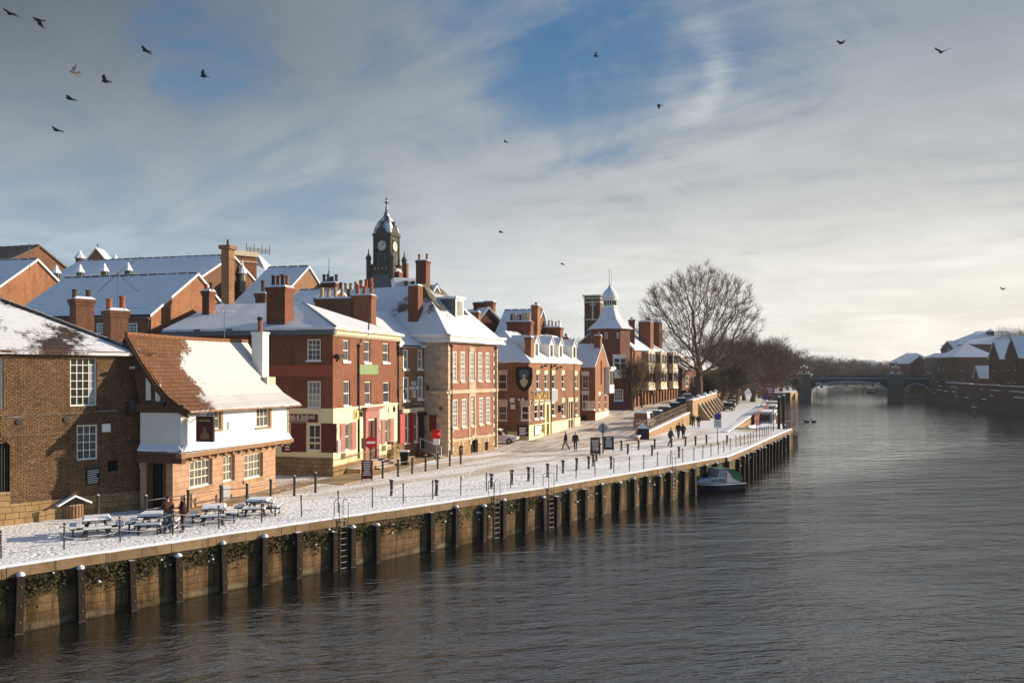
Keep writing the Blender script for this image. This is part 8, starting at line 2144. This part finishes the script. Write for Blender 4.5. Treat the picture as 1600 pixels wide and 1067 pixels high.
def cruiser():
    t = local_thing('cabin_cruiser', 'navy blue cabin cruiser with a green canvas hood moored against the quay piles', 'boat')
    m = MB(); rows = hull(m, 5.6, 2.0, -.2, .72); m.build('hull', M['hull_blue'], t, smooth=False)
    m = MB(); 
    for a, b in zip(rows, rows[1:]):
        for j in (3, 4): m.tube([a[j], b[j]], .05, 5)
    m.build('gunwale', M['boat_white'], t)
    m = MB(); m.add([(.9, -.68, .85), (2.2, -.34, .95), (2.2, .34, .95), (.9, .68, .85), (.55, -.62, 1.3), (1.55, -.38, 1.22), (1.55, .38, 1.22), (.55, .62, 1.3)], [(0, 1, 5, 4), (1, 2, 6, 5), (2, 3, 7, 6), (4, 5, 6, 7), (3, 0, 4, 7)]); m.build('cabin', M['boat_white'], t)
    m = MB(); m.add([(-.9, -.85, .75), (1.0, -.72, .86), (.7, -.62, 1.32), (-.7, -.78, 1.32), (-.9, .85, .75), (1.0, .72, .86), (.7, .62, 1.32), (-.7, .78, 1.32)], [(0, 1, 2, 3), (7, 6, 5, 4), (3, 2, 6, 7), (1, 5, 6, 2), (0, 3, 7, 4)]); m.build('wheelhouse', M['boat_white'], t)
    m = MB()
    for sd in (-1, 1): m.ext([(-.6, sd*.82, .92), (.15, sd*.76, .95), (.1, sd*.7, 1.24), (-.5, sd*.76, 1.24)], (0, sd*.03, 0)); m.ext([(.25, sd*.76, .95), (.85, sd*.71, .97), (.62, sd*.64, 1.24), (.2, sd*.68, 1.24)], (0, sd*.03, 0))
    m.build('cabin_window', M['glass'], t)
    m = MB(); m.add([(.25, -.6, 1.32), (.25, .6, 1.32), (-.15, .62, 1.98), (-.15, -.62, 1.98), (-.1, -.62, 1.9), (-.1, .62, 1.9)], [(0, 1, 2, 3)]); m.ext([(.28, -.6, 1.32), (.28, .6, 1.32), (-.12, .62, 1.98), (-.12, -.62, 1.98)], (.03, 0, .01)); m.build('windscreen', M['canvas_grey'], t)
    m = MB(); m.add([(-.1, -.62, 2.0), (-.1, .62, 2.0), (-1.0, .68, 2.02), (-1.0, -.68, 2.02), (-2.2, -.8, .82), (-2.2, .8, .82), (.2, -.66, 1.3), (.2, .66, 1.3), (-.6, -.8, 1.3), (-.6, .8, 1.3)], [(0, 1, 2, 3)]); m.ext([(-.1, -.63, 2.0), (-.1, .63, 2.0), (-.95, .68, 2.03), (-.95, -.68, 2.03)], (0, 0, .05)); m.build('hood_top', M['canvas_teal'], t)
    m = MB(); m.poly([(-.12, -.64, 1.98), (-.9, -.69, 2.0), (-2.25, -.83, .8), (-.7, -.86, .84), (.2, -.68, 1.28)]); m.poly([(-.12, .64, 1.98), (-.9, .69, 2.0), (-2.25, .83, .8), (-.7, .86, .84), (.2, .68, 1.28)]); m.build('hood_side', M['canvas_grey'], t)
    m = MB(); m.add([(-.9, -.7, 2.02), (-.9, .7, 2.02), (-1.6, .78, 2.0), (-2.3, .85, 1.5), (-2.45, .85, .8), (-2.45, -.85, .8), (-2.3, -.85, 1.5), (-1.6, -.78, 2.0), (-1.5, -.8, 1.2), (-1.5, .8, 1.2)], [(0, 1, 2, 7), (7, 2, 3, 6), (6, 3, 4, 5), (0, 7, 6, 8), (6, 5, 8), (1, 9, 3, 2), (3, 9, 4)]); m.build('canopy', M['canopy_green'], t)
    m = MB()
    for x in (-.1, -1.9): m.tube([(x, -1.07, .75), (x, -1.1, .25)], .085, 7); m.ball((x, -1.1, .25), .09, 6)
    m.build('fender', M['boat_white'], t)
    m = MB(); m.tube([(1.2, -.62, .9), (1.3, -.6, 1.35), (2.6, 0, 1.4), (1.3, .6, 1.35), (1.2, .62, .9)], .02, 5); m.build('pulpit_rail', M['lead'], t)
    m = MB(); m.box((.0, 0, .74), (3.2, 1.5, .05)); m.build('deck', M['boat_white'], t)
    return t
M['hull_blue'] = m_plain('hull_navy', C(.005, .007, .024), .6, .2, 3, snow=False, spec=.06); cr = cruiser(); p = at(1119, 70.5); place(cr, (p.x-.45, 69.6, .0), pi+.4, (.96, 1.05, .94))
def launch(label, L, Wd, cabin, hullmat, roofz, name='river_boat'):
    t = local_thing(name, label, 'boat', 'boats moored beyond the quay end'); m = MB(); rows = hull(m, L, Wd, -.3, .85, .6, 12, .9); m.build('hull', M[hullmat], t)
    m = MB(); m.box((0, 0, .82), (L*.8, Wd*.82, .06)); m.build('deck', M['snow_cap'], t)
    if cabin:
        m = MB(); m.box((-L*.06, 0, (.85+roofz)/2), (L*.6, Wd*.72, roofz-.85)); c = m.build('cabin', M['boat_white'], t)
        m = MB(); m.box((-L*.06, 0, roofz+.1), (L*.64, Wd*.8, .2)); m.build('roof', M['snow_cap'], c)
        m = MB()
        for sd in (-1, 1):
            k = int(L*.6/1.3)
            for i in range(k): m.box((-L*.06-L*.3+L*.6*(i+.5)/k, sd*Wd*.362, (1.0+roofz)/2+.15), (.95, .03, (roofz-.85)*.5))
        for i in (-1, 1): m.box((-L*.06+i*L*.302, 0, (1.0+roofz)/2+.15), (.03, Wd*.55, (roofz-.85)*.5))
        m.build('cabin_window', M['glass'], c)
    m = MB()
    for a, b in zip(rows, rows[1:]):
        for j in (3, 4): m.tube([a[j], b[j]], .06, 4)
    m.build('gunwale', M['black_dry'], t); return t
for px, D, L, Wd, cab, hm_, rz_, rot, lab, nm in ((1206, 124, 13, 4.2, 1, 'boat_white', 1.9, 1.18, 'low white trip boat with a snow-laden flat roof lying nearest beyond the quay end', 'trip_boat'),
        (1197, 146, 15, 4.0, 1, 'black_dry', 3.1, 1.2, 'large dark-hulled trip boat with a grey window band in the middle of the moorings', 'trip_boat'),
        (1203, 176, 13, 3.8, 1, 'boat_red', 2.9, 1.22, 'red-hulled boat with a snowy wheelhouse in the far half of the moorings', 'trip_boat'),
        (1207, 205, 13, 3.8, 1, 'boat_white', 2.6, 1.25, 'pale cabin boat farthest along the towpath moorings', 'trip_boat')):
    b = launch(lab, L, Wd, cab, hm_, rz_, nm); p = at(px, D); place(b, (p.x, p.y, 0), rot)
b = launch('long dark barge moored beyond the bridge under the right part of the main arch', 16, 4.0, 1, 'black_dry', 2.2, 'barge'); p = at(1362, 395); place(b, (p.x, p.y, 0), 1.1); b['group'] = 'boats beyond the bridge'
# covered dinghy on the slip
t = local_thing('covered_dinghy', 'small boat under a dark green tarpaulin below the inner quay wall', 'boat'); m = MB(); hull(m, 4.6, 1.8, 0, .6, .5); m.build('hull', M['black_dry'], t); m = MB(); m.add([(-2.2, -.85, .6), (-2.2, .85, .6), (2.2, .3, .8), (2.2, -.3, .8), (-1.8, 0, 1.15), (1.6, 0, 1.15)], [(0, 3, 5, 4), (1, 4, 5, 2), (0, 4, 1), (2, 5, 3)]); m.build('tarpaulin', M['tarp_green'], t); p = at(1175, 114); place(t, (p.x, p.y, 1.55), 1.0)
# red gangway and notices at the moorings
gw = thing('red_gangway', 'red steel landing stairs and railings leading down to the moored boats', 'gangway', (45, 145, 0)); m = MB(); R = random.Random(6)
a, b = V2(at(1168, 128)), V2(at(1193, 172)); t_ = (b-a).normalized(); nn = Vector((t_.y, -t_.x))
for k in range(22):
    p = a.lerp(b, k/21)+nn*1.0; m.tube([(p.x, p.y, .6), (p.x, p.y, 3.5)], .05, 4)
for z in (1.2, 2.0, 2.7, 3.5): p, q = a+nn*1.0, b+nn*1.0; m.tube([(p.x, p.y, z), (q.x, q.y, z)], .045, 4)
for k in range(10): p, q = a.lerp(b, k/10)+nn*1.0, a.lerp(b, (k+1)/10)+nn*1.0; m.tube([(p.x, p.y, .8), (q.x, q.y, 3.4)], .04, 4)
m.build('railing', M['rail_red'], gw)
m = MB(); p, q = a+nn*2.0, b+nn*2.0; m.ext([(a.x, a.y, 1.0), (b.x, b.y, 1.0), (q.x, q.y, 1.0), (p.x, p.y, 1.0)], (0, 0, .12)); m.build('walkway', M['snow_cap'], gw)
def post_sign(name, label, px, py_base, D, w_, h_, zc, mat, z0=None, round_=False, pole='iron', yaw=0.0, r=.045, back=None):
    c = at(px, D); z0 = GZ if z0 is None else z0; t = thing(name, label, 'sign', (c.x, c.y, z0)); e1 = Vector((cos(yaw), sin(yaw), 0)); nrm = Vector((-e1.y, e1.x, 0))
    m = MB(); m.tube([c*1+Vector((0, 0, z0-.1)), c+Vector((0, 0, zc+h_/2))], r, 7); m.build('pole', M[pole], t)
    return t, c, e1, nrm
D = 165; t, c, e1, nr = post_sign('mooring_board', 'pink-red notice board on posts at the head of the boat moorings', 1203, 0, D, 4, 1.6, zat(610, D), 'sign_pink'); m = MB(); m.box((c.x, c.y-.1, zat(609.5, D)), (1.7, .12, 1.5)); m.build('board', M['sign_pink'], t); m = MB(); 
for k in range(3): m.box((c.x-.1+k*.08, c.y-.165, zat(609.5, D)+.4-k*.4), (1.2-k*.2, .012, .14))
m.build('writing', M['lettering_white'], t)
D = 160; t, c, e1, nr = post_sign('oval_sign', 'purple oval sign on a pole above the moored boats', 1197, 0, D, 4, 1.0, zat(621, D), 'sign_purple'); m = MB(); m.tube([(c.x, c.y-.15, zat(620.5, D)), (c.x, c.y-.05, zat(620.5, D))], .5, 18); bd = m.build('board', M['sign_purple'], t); 
bd.data.transform(Matrix.Diagonal((1.9, 1, 1, 1))); bd.location.x = 0
# two tall mooring piles at the end of the quay
for px, D, top, lab in ((1217, 108.5, 620, 'tall dark mooring pile at the end of the quay, nearer the bank'), (1224.5, 110.5, 618, 'tall dark mooring pile at the end of the quay, on the river side')):
    c = at(px, D); z = zat(top, D); t = thing('mooring_pile', lab, 'mooring pile', (c.x, c.y, 0)); m = MB(); m.lathe([(.2, -1), (.19, z-.02), (.15, z)], (c.x, c.y, 0), 10); m.build('post', M['tarred_timber'], t, smooth=True); m = MB(); m.lathe([(.19, z), (.2, z+.06), (.1, z+.14), (.01, z+.15)], (c.x, c.y, 0), 10); m.build('snow_cap', M['snow_cap'], t)
jr = thing('jetty_rail', 'light iron guard rail at the very end of the quay', 'railing', at(1232, 107)); m = MB(); a, b = at(1225, 106), at(1239, 106.5)
for z in (GZ+.55, GZ+1.1): m.tube([(a.x, a.y, z), (b.x, b.y, z)], .03, 5)
for k in range(4): p = a.lerp(b, k/3); m.tube([(p.x, p.y, GZ), (p.x, p.y, GZ+1.1)], .03, 5)
m.build('rail', M['iron'], jr)
for px, D, top, lab in ((1208.5, 104, 641, 'slim grey lamp pole standing on the quay end by the mooring piles'), (1182, 101, 664, 'slim dark pole among the last chain posts near the slipway')):
    c = at(px, D); t = thing('slim_pole', lab, 'pole', (c.x, c.y, GZ)); m = MB(); z = zat(top, D); m.tube([(c.x, c.y, GZ-.1), (c.x, c.y, z)], .06, 6); m.lathe([(.06, z-.02), (.1, z+.02), (.02, z+.1)], (c.x, c.y, 0), 6); m.build('shaft', M['iron'], t)

# ================================================================ street furniture
# parking restriction sign seen face-on
D = 100; c = G(1121, 694); t = thing('parking_sign', 'tall post with a no-waiting roundel over a pale plate on the open snow', 'sign', c); z1 = zat(652, c.y)
m = MB(); m.tube([c-Vector((0, 0, .1)), Vector((c.x, c.y, zat(645, c.y)))], .045, 7); m.build('pole', M['lead'], t)
zc = zat(657, c.y); m = MB(); m.box((c.x, c.y-.07, zc), (.78, .04, 1.5)); m.build('plate', M['white'], t)
m = MB(); m.tube([(c.x, c.y-.12, zc+.42), (c.x, c.y-.1, zc+.42)], .36, 16); m.build('roundel', M['police_red'], t); m = MB(); m.tube([(c.x, c.y-.135, zc+.42), (c.x, c.y-.12, zc+.42)], .28, 16); m.box((c.x, c.y-.13, zc+.42), (.5, .02, .07), tilt=(Vector((.7, 0, .7)), Vector((0, 1, 0)), Vector((-.7, 0, .7)))); m.build('roundel_face', M['plate_blue'], t)
m = MB()
for k in range(3): m.box((c.x, c.y-.093, zc-.15-k*.18), (.5, .008, .05))
m.build('writing', M['black_dry'], t)
# round sign seen from behind
c = G(942, 709); t = thing('round_sign_back', 'grey back of a round road sign on a pole beside the chalkboards', 'sign', c); zc = zat(669, c.y); m = MB(); m.tube([c-Vector((0, 0, .1)), Vector((c.x, c.y, zc+.5))], .06, 7); m.build('pole', M['iron'], t); m = MB(); m.tube([(c.x, c.y+.06, zc), (c.x, c.y+.1, zc)], .42, 18); m.build('disc', M['grey_paint'], t)
m = MB(); m.box((c.x, c.y+.02, zc), (.1, .08, .6)); m.build('clamp', M['iron'], t)
# no entry sign before the restaurant door
c = G(579, 748); t = thing('no_entry_sign', 'round red no-entry sign on a pole before the restaurant door', 'sign', c); zc = zat(691, c.y); m = MB(); m.tube([c-Vector((0, 0, .1)), Vector((c.x, c.y, zc+.45))], .045, 7); m.build('pole', M['iron'], t)
vd = Vector((.35, -1, 0)).normalized(); ux = Vector((1, .35, 0)).normalized(); cc = Vector((c.x, c.y, zc))+vd*.06
m = MB(); N = 22; m.ext([cc+(ux*cos(2*pi*i/N)+Vector((0, 0, sin(2*pi*i/N))))*.42 for i in range(N)], vd*.03); m.build('disc', M['sign_red'], t); m = MB(); m.box(cc+vd*.04, (.6, .02, .15), tilt=(ux, vd, Vector((0, 0, 1)))); m.build('white_bar', M['lettering_white'], t)
m = MB(); c2 = Vector((c.x-.55, c.y-.1, zc-.05)); m.box(c2, (.08, .5, .75), tilt=(ux, vd, Vector((0, 0, 1)))); m.build('lantern_plate', M['lead'], t)
def a_board(label, px, py, w_, h_, mat, yaw, wr='lettering_cream', lines=7):
    c = G(px, py); t = thing('pavement_board', label, 'pavement board', c); u = Vector((cos(yaw), sin(yaw), 0)); n = Vector((u.y, -u.x, 0)); z3 = Vector((0, 0, 1))
    for s_ in (1, -1):
        m = MB(); up = (z3*1-n*s_*.16).normalized(); nn = (n*s_+z3*.16).normalized(); cc = c+n*s_*.22+up*(h_/2+.12); m.box(cc, (w_, .04, h_), tilt=(u, nn, up)); b = m.build('panel', M[mat], t)
        m = MB()
        for q in (-1, 1): m.box(c+n*s_*.26+u*q*(w_/2-.05)+z3*.1, (.05, .05, .28), tilt=(u, nn, up))
        m.build('leg', M[mat], t)
        if s_ == 1:
            m = MB(); R = random.Random(px)
            for k in range(lines): m.box(cc+nn*.023+up*(h_*.4-h_*.8*k/lines), (w_*R.uniform(.45, .8), .006, h_*.05), tilt=(u, nn, up))
            m.build('writing', M[wr], b)
    return t
a_board('tall burgundy menu board standing on the snow before the restaurant steps', 573.5, 750, .75, 1.25, 'burgundy', .12)
a_board('brown framed menu board at the corner of the slushy road', 930, 711, .85, 1.5, 'brown_wood', .05)
a_board('tilted black chalkboard with white writing beside the round sign pole', 950.5, 704, 1.0, 1.25, 'black', .1, 'lettering_white', 6)
# black box bin with snow lid
c = G(1004, 686); t = thing('grit_bin', 'black street bin with a pyramid of snow on top at the ramp foot', 'bin', c); m = MB(); m.box((c.x, c.y, GZ+.55), (1.3, 1.0, 1.1)); m.box((c.x, c.y, GZ+1.15), (1.4, 1.1, .1)); m.build('body', M['black'], t); m = MB(); m.lathe([(.75, GZ+1.2), (.7, GZ+1.3), (.3, GZ+1.6), (.05, GZ+1.75)], (c.x, c.y, 0), 4, .5); m.build('snow_cap', M['snow_cap'], t)
# stone litter bin with a little roof
c = G(113, 808); t = thing('litter_bin', 'slatted litter bin with a snowy pitched lid against the brick warehouse', 'litter bin', c); yaw = .82; u = Vector((cos(yaw), sin(yaw), 0)); v = Vector((-u.y, u.x, 0))
m = MB(); 
m.lathe([(.46, GZ-.05), (.5, GZ+.6), (.5, GZ+.68)], (c.x, c.y, 0), 10); m.build('body', M['plinth_stone'], t)
m = MB()
for k in range(20): an = 2*pi*k/20; m.box((c.x+cos(an)*.49, c.y+sin(an)*.49, GZ+.34), (.05, .1, .62), (cos(an), sin(an)))
m.build('slats', M['oak'], t)
m = MB(); z = GZ+.68
for s_ in (-1, 1): m.ext([c+u*.8*s_+Vector((0, 0, .66))-v*.45, c+Vector((0, 0, 1.08))-v*.45, c+Vector((0, 0, 1.08))+v*.45, c+u*.8*s_+Vector((0, 0, .66))+v*.45], (0, 0, .1))
m.build('lid', M['snow_cap'], t)
m = MB(); m.ext([c-u*.5+Vector((0, 0, .7))-v*.4, c+u*.5+Vector((0, 0, .7))-v*.4, c+Vector((0, 0, 1.05))-v*.4], v*.8); m.build('opening', M['dark_void'], t)
# wheelie bin by the narrow pub
c = G(632, 727); t = thing('wheelie_bin', 'dark wheelie bin with a snowy lid below the red-shuttered window', 'bin', c); m = MB(); m.add([(c.x-.25, c.y-.25, GZ+.05), (c.x+.25, c.y-.25, GZ+.05), (c.x+.25, c.y+.25, GZ+.05), (c.x-.25, c.y+.25, GZ+.05), (c.x-.33, c.y-.35, GZ+1.1), (c.x+.33, c.y-.35, GZ+1.1), (c.x+.33, c.y+.35, GZ+1.1), (c.x-.33, c.y+.35, GZ+1.1)], [(0, 1, 5, 4), (1, 2, 6, 5), (2, 3, 7, 6), (3, 0, 4, 7), (3, 2, 1, 0), (4, 5, 6, 7)]); m.build('body', M['black_dry'], t); m = MB(); m.box((c.x, c.y, GZ+1.14), (.72, .78, .08)); m.build('lid', M['snow_cap'], t)
m = MB()
for s_ in (-1, 1): m.tube([(c.x+s_*.28, c.y+.28, GZ+.1), (c.x+s_*.33, c.y+.28, GZ+.1)], .1, 8)
m.build('wheel', M['tyre'], t)
# red life-buoy cabinet on its post
c = G(681, 719); t = thing('lifebuoy_cabinet', 'bright red and white lifebuoy cabinet on a post by the pub stairs', 'lifebuoy', c); zc = zat(683, c.y); m = MB(); m.tube([c, Vector((c.x, c.y, zc))], .06, 7); m.build('post', M['lead'], t); m = MB(); m.box((c.x, c.y, zc+.25), (.75, .3, .75)); m.lathe([(.38, -.12), (.38, .12)], (c.x, c.y-.0, zc+.3), 14); m.build('cabinet', M['sign_red'], t)
m = MB(); m.box((c.x+.05, c.y-.02, zc-.35), (.5, .28, .5)); m.build('lower_panel', M['lettering_white'], t)
# stout brick bases below the pub stairs
# ---- picnic tables: square top on crossed legs with four benches
def picnic():
    t = local_thing('picnic_table', 'x', 'picnic table', 'snowy picnic tables by the quay')
    m = MB(); m.box((0, 0, .74), (1.15, 1.15, .06)); m.build('tabletop', M['bench_wood'], t)
    m = MB(); m.add([(-.58, -.58, .77), (.58, -.58, .77), (.58, .58, .77), (-.58, .58, .77), (-.5, -.5, .87), (.5, -.5, .87), (.5, .5, .87), (-.5, .5, .87)], [(0, 1, 5, 4), (1, 2, 6, 5), (2, 3, 7, 6), (3, 0, 4, 7), (4, 5, 6, 7)]); m.build('snow_layer', M['snow_cap'], t)
    for k in range(4):
        a = pi/2*k; d = Vector((cos(a), sin(a), 0)); e = Vector((-d.y, d.x, 0)); c = d*.95
        m = MB(); m.box((c.x, c.y, .44), (.3, 1.15, .05), (d.x, d.y)); b = m.build('bench', M['bench_wood'], t)
        m = MB(); m.box((c.x, c.y, .5), (.28, 1.12, .07), (d.x, d.y)); m.build('snow_layer', M['snow_cap'], b)
        m = MB()
        for s_ in (-1, 1): p = c+e*.42*s_; m.box((p.x, p.y, .2), (.07, .07, .44), (d.x, d.y))
        m.tube([c+e*.42+Vector((0, 0, .15)), c-e*.42+Vector((0, 0, .15))], .03, 4); m.build('bench_leg', M['bench_wood'], b)
        m = MB(); p = d*.28; q = d*.6; m.tube([Vector((p.x, p.y, .72))+e*.3, Vector((q.x, q.y, .0))+e*.45], .045, 4); m.box((d.x*.55, d.y*.55, .36), (1.0, .08, .1), (d.x, d.y)); m.build('leg', M['bench_wood'], t)
    return t
pt = picnic(); tr = snapshot(pt)
for i, (px, py, rz, lab) in enumerate(((151, 836, .5, 'round-seated snowy picnic table nearest the brick warehouse and litter bin'), (240, 829, .15, 'snowy picnic table half hidden by the two standing people'), (334, 816, .3, 'snowy picnic table standing just past the two people'), (404, 804, .05, 'snowy picnic table farthest along, near the pub corner'))):
    c = G(px, py)
    if i == 0: place(pt, c, rz); pt['label'] = lab
    else: dup(pt, c, rz, lab, tree=tr)

# ================================================================ birds
for nm, c in (('bird_dark', C(.035, .035, .04)), ('bird_pale', C(.45, .4, .33))): M[nm] = m_plain(nm, c, .8, .2, 9, snow=False)
def bird_mesh(wing, sweep=.1, span=.32, body=.3):
    m = MB(); m.tube([(0, -body*.55, 0), (0, -body*.3, .0), (0, 0, 0), (0, body*.3, .005), (0, body*.45, .02), (0, body*.58, .02)], [.012, .03, .055, .045, .032, .008], 8)
    m.add([(-.02, -body*.4, .0), (.02, -body*.4, .0), (.055, -body*.85, 0), (-.055, -body*.85, 0), (0, -body*.6, .012)], [(0, 1, 2, 3), (0, 3, 4), (3, 2, 4), (2, 1, 4)])
    for s_ in (-1, 1):
        c, q = cos(wing), sin(wing); c2, q2 = cos(wing*.55-.1), sin(wing*.55-.1)
        a0, a1 = Vector((s_*.03, .09, .02)), Vector((s_*.03, -.07, .02)); e0 = Vector((s_*(.03+span*.45*c), .11, .02+span*.45*q)); e1 = Vector((s_*(.03+span*.45*c), -.06, .02+span*.45*q)); tp = Vector((s_*(.03+span*(.45*c+.55*c2)), .02-sweep, .02+span*(.45*q+.55*q2)))
        up = Vector((0, 0, .012)); m.add([a0, a1, e1, e0, tp, a0+up, a1+up, e1+up, e0+up], [(3, 2, 1, 0), (2, 3, 4), (5, 6, 7, 8), (8, 7, 4), (0, 5, 8, 3), (1, 2, 7, 6), (3, 8, 4), (2, 4, 7)])
    return m
bm = [bird_mesh(.7), bird_mesh(-.5), bird_mesh(.12), bird_mesh(1.1), bird_mesh(.45, .22, .5, .36)]
birds = [(16, 22, 30, 2, 1.2, .1, 'dark bird gliding in the top corner of the sky over the warehouse'), (60, 32, 30, 1, 1.5, .3, 'dark bird with wings beating down near the top corner'), (228, 80, 34, 2, 1.4, .2, 'dark gliding bird alone above the long roof, wings flat'), (115, 113, 33, 3, 1.7, .9, 'pale-winged bird with wings spread upright in the flock at the side'), (165, 128, 33, 0, 1.5, .15, 'dark bird with raised wings flying beside the pale-winged one'), (318, 120, 38, 3, 1.4, .2, 'small dark bird with wings lifted, well right of the flock'), (110, 155, 33, 2, 1.57, .05, 'dark bird seen edge-on below the pale-winged one'), (89, 204, 33, 2, 1.4, .1, 'lowest dark bird of the flock over the warehouse roof'), (930, 88, 60, 3, 1.0, .9, 'dark bird banking steeply against the blue gap in the clouds'), (1030, 165, 60, 1, 1.5, .3, 'dark bird flapping beneath the curling white cloud'), (790, 222, 75, 2, 1.2, .2, 'small dark bird gliding high over the inn roofs'), (783, 363, 95, 2, 1.3, .1, 'tiny dark bird right of the clock tower'), (879, 413, 110, 2, 1.2, .2, 'tiny dark bird over the square tower'), (1315, 68, 55, 4, .4, -.25, 'gull with long bent wings tilted high over the river'), (1471, 82, 50, 4, .1, .0, 'gull with long spread wings high at the river side of the sky'), (1567, 452, 110, 4, .2, .1, 'small distant gull low over the opposite bank'), (683, 446, 120, 0, 1.2, .2, 'tiny dark bird next to the banded chimney by the clock tower')]
for i, (px, py, D, k, rz, tilt, lab) in enumerate(birds):
    c = at(px, D, py); o = bm[k].build('bird', M['bird_pale' if i == 3 else 'bird_dark']); tag(o, lab, 'bird', 'birds in flight'); o.location = c; o.rotation_euler = (.15, tilt, rz); s_ = 1.05 if k != 4 else 1.3; 
    if D > 90: s_ = 1.6
    o.scale = (s_,)*3
for px, D, rz, lab in ((1260.5, 165, .9, 'dark duck afloat on the pale water, nearer the quay'), (1272, 165, 1.6, 'dark duck afloat on the pale water, farther from the quay')):
    c = at(px, D); m = MB(); m.tube([(0, -.36, .16), (0, -.22, .1), (0, 0, .08), (0, .2, .1), (0, .28, .22), (0, .3, .34), (0, .38, .36), (0, .47, .33)], [.02, .1, .16, .12, .07, .075, .06, .02], 8); o = m.build('duck', M['bird_dark'], smooth=True); tag(o, lab, 'duck', 'ducks on the river'); o.location = (c.x, c.y, 0); o.rotation_euler = (0, 0, rz); o.scale = (1.7,)*3
# ---------------------------------------------------------------- winter air
def haze():
    m = bpy.data.materials.new('haze'); m.use_nodes = True; nt = m.node_tree; nt.nodes.clear()
    o = nt.nodes.new('ShaderNodeOutputMaterial'); v = nt.nodes.new('ShaderNodeVolumePrincipled')
    v.inputs['Density'].default_value = .00013; v.inputs['Color'].default_value = (.78, .86, .95, 1); v.inputs['Anisotropy'].default_value = .2
    nt.links.new(v.outputs[0], o.inputs['Volume'])
    b = MB(); b.box((0, 500, 26), (1600, 1300, 56)); h = b.build('haze', m); tag(h, kind='stuff')
haze()
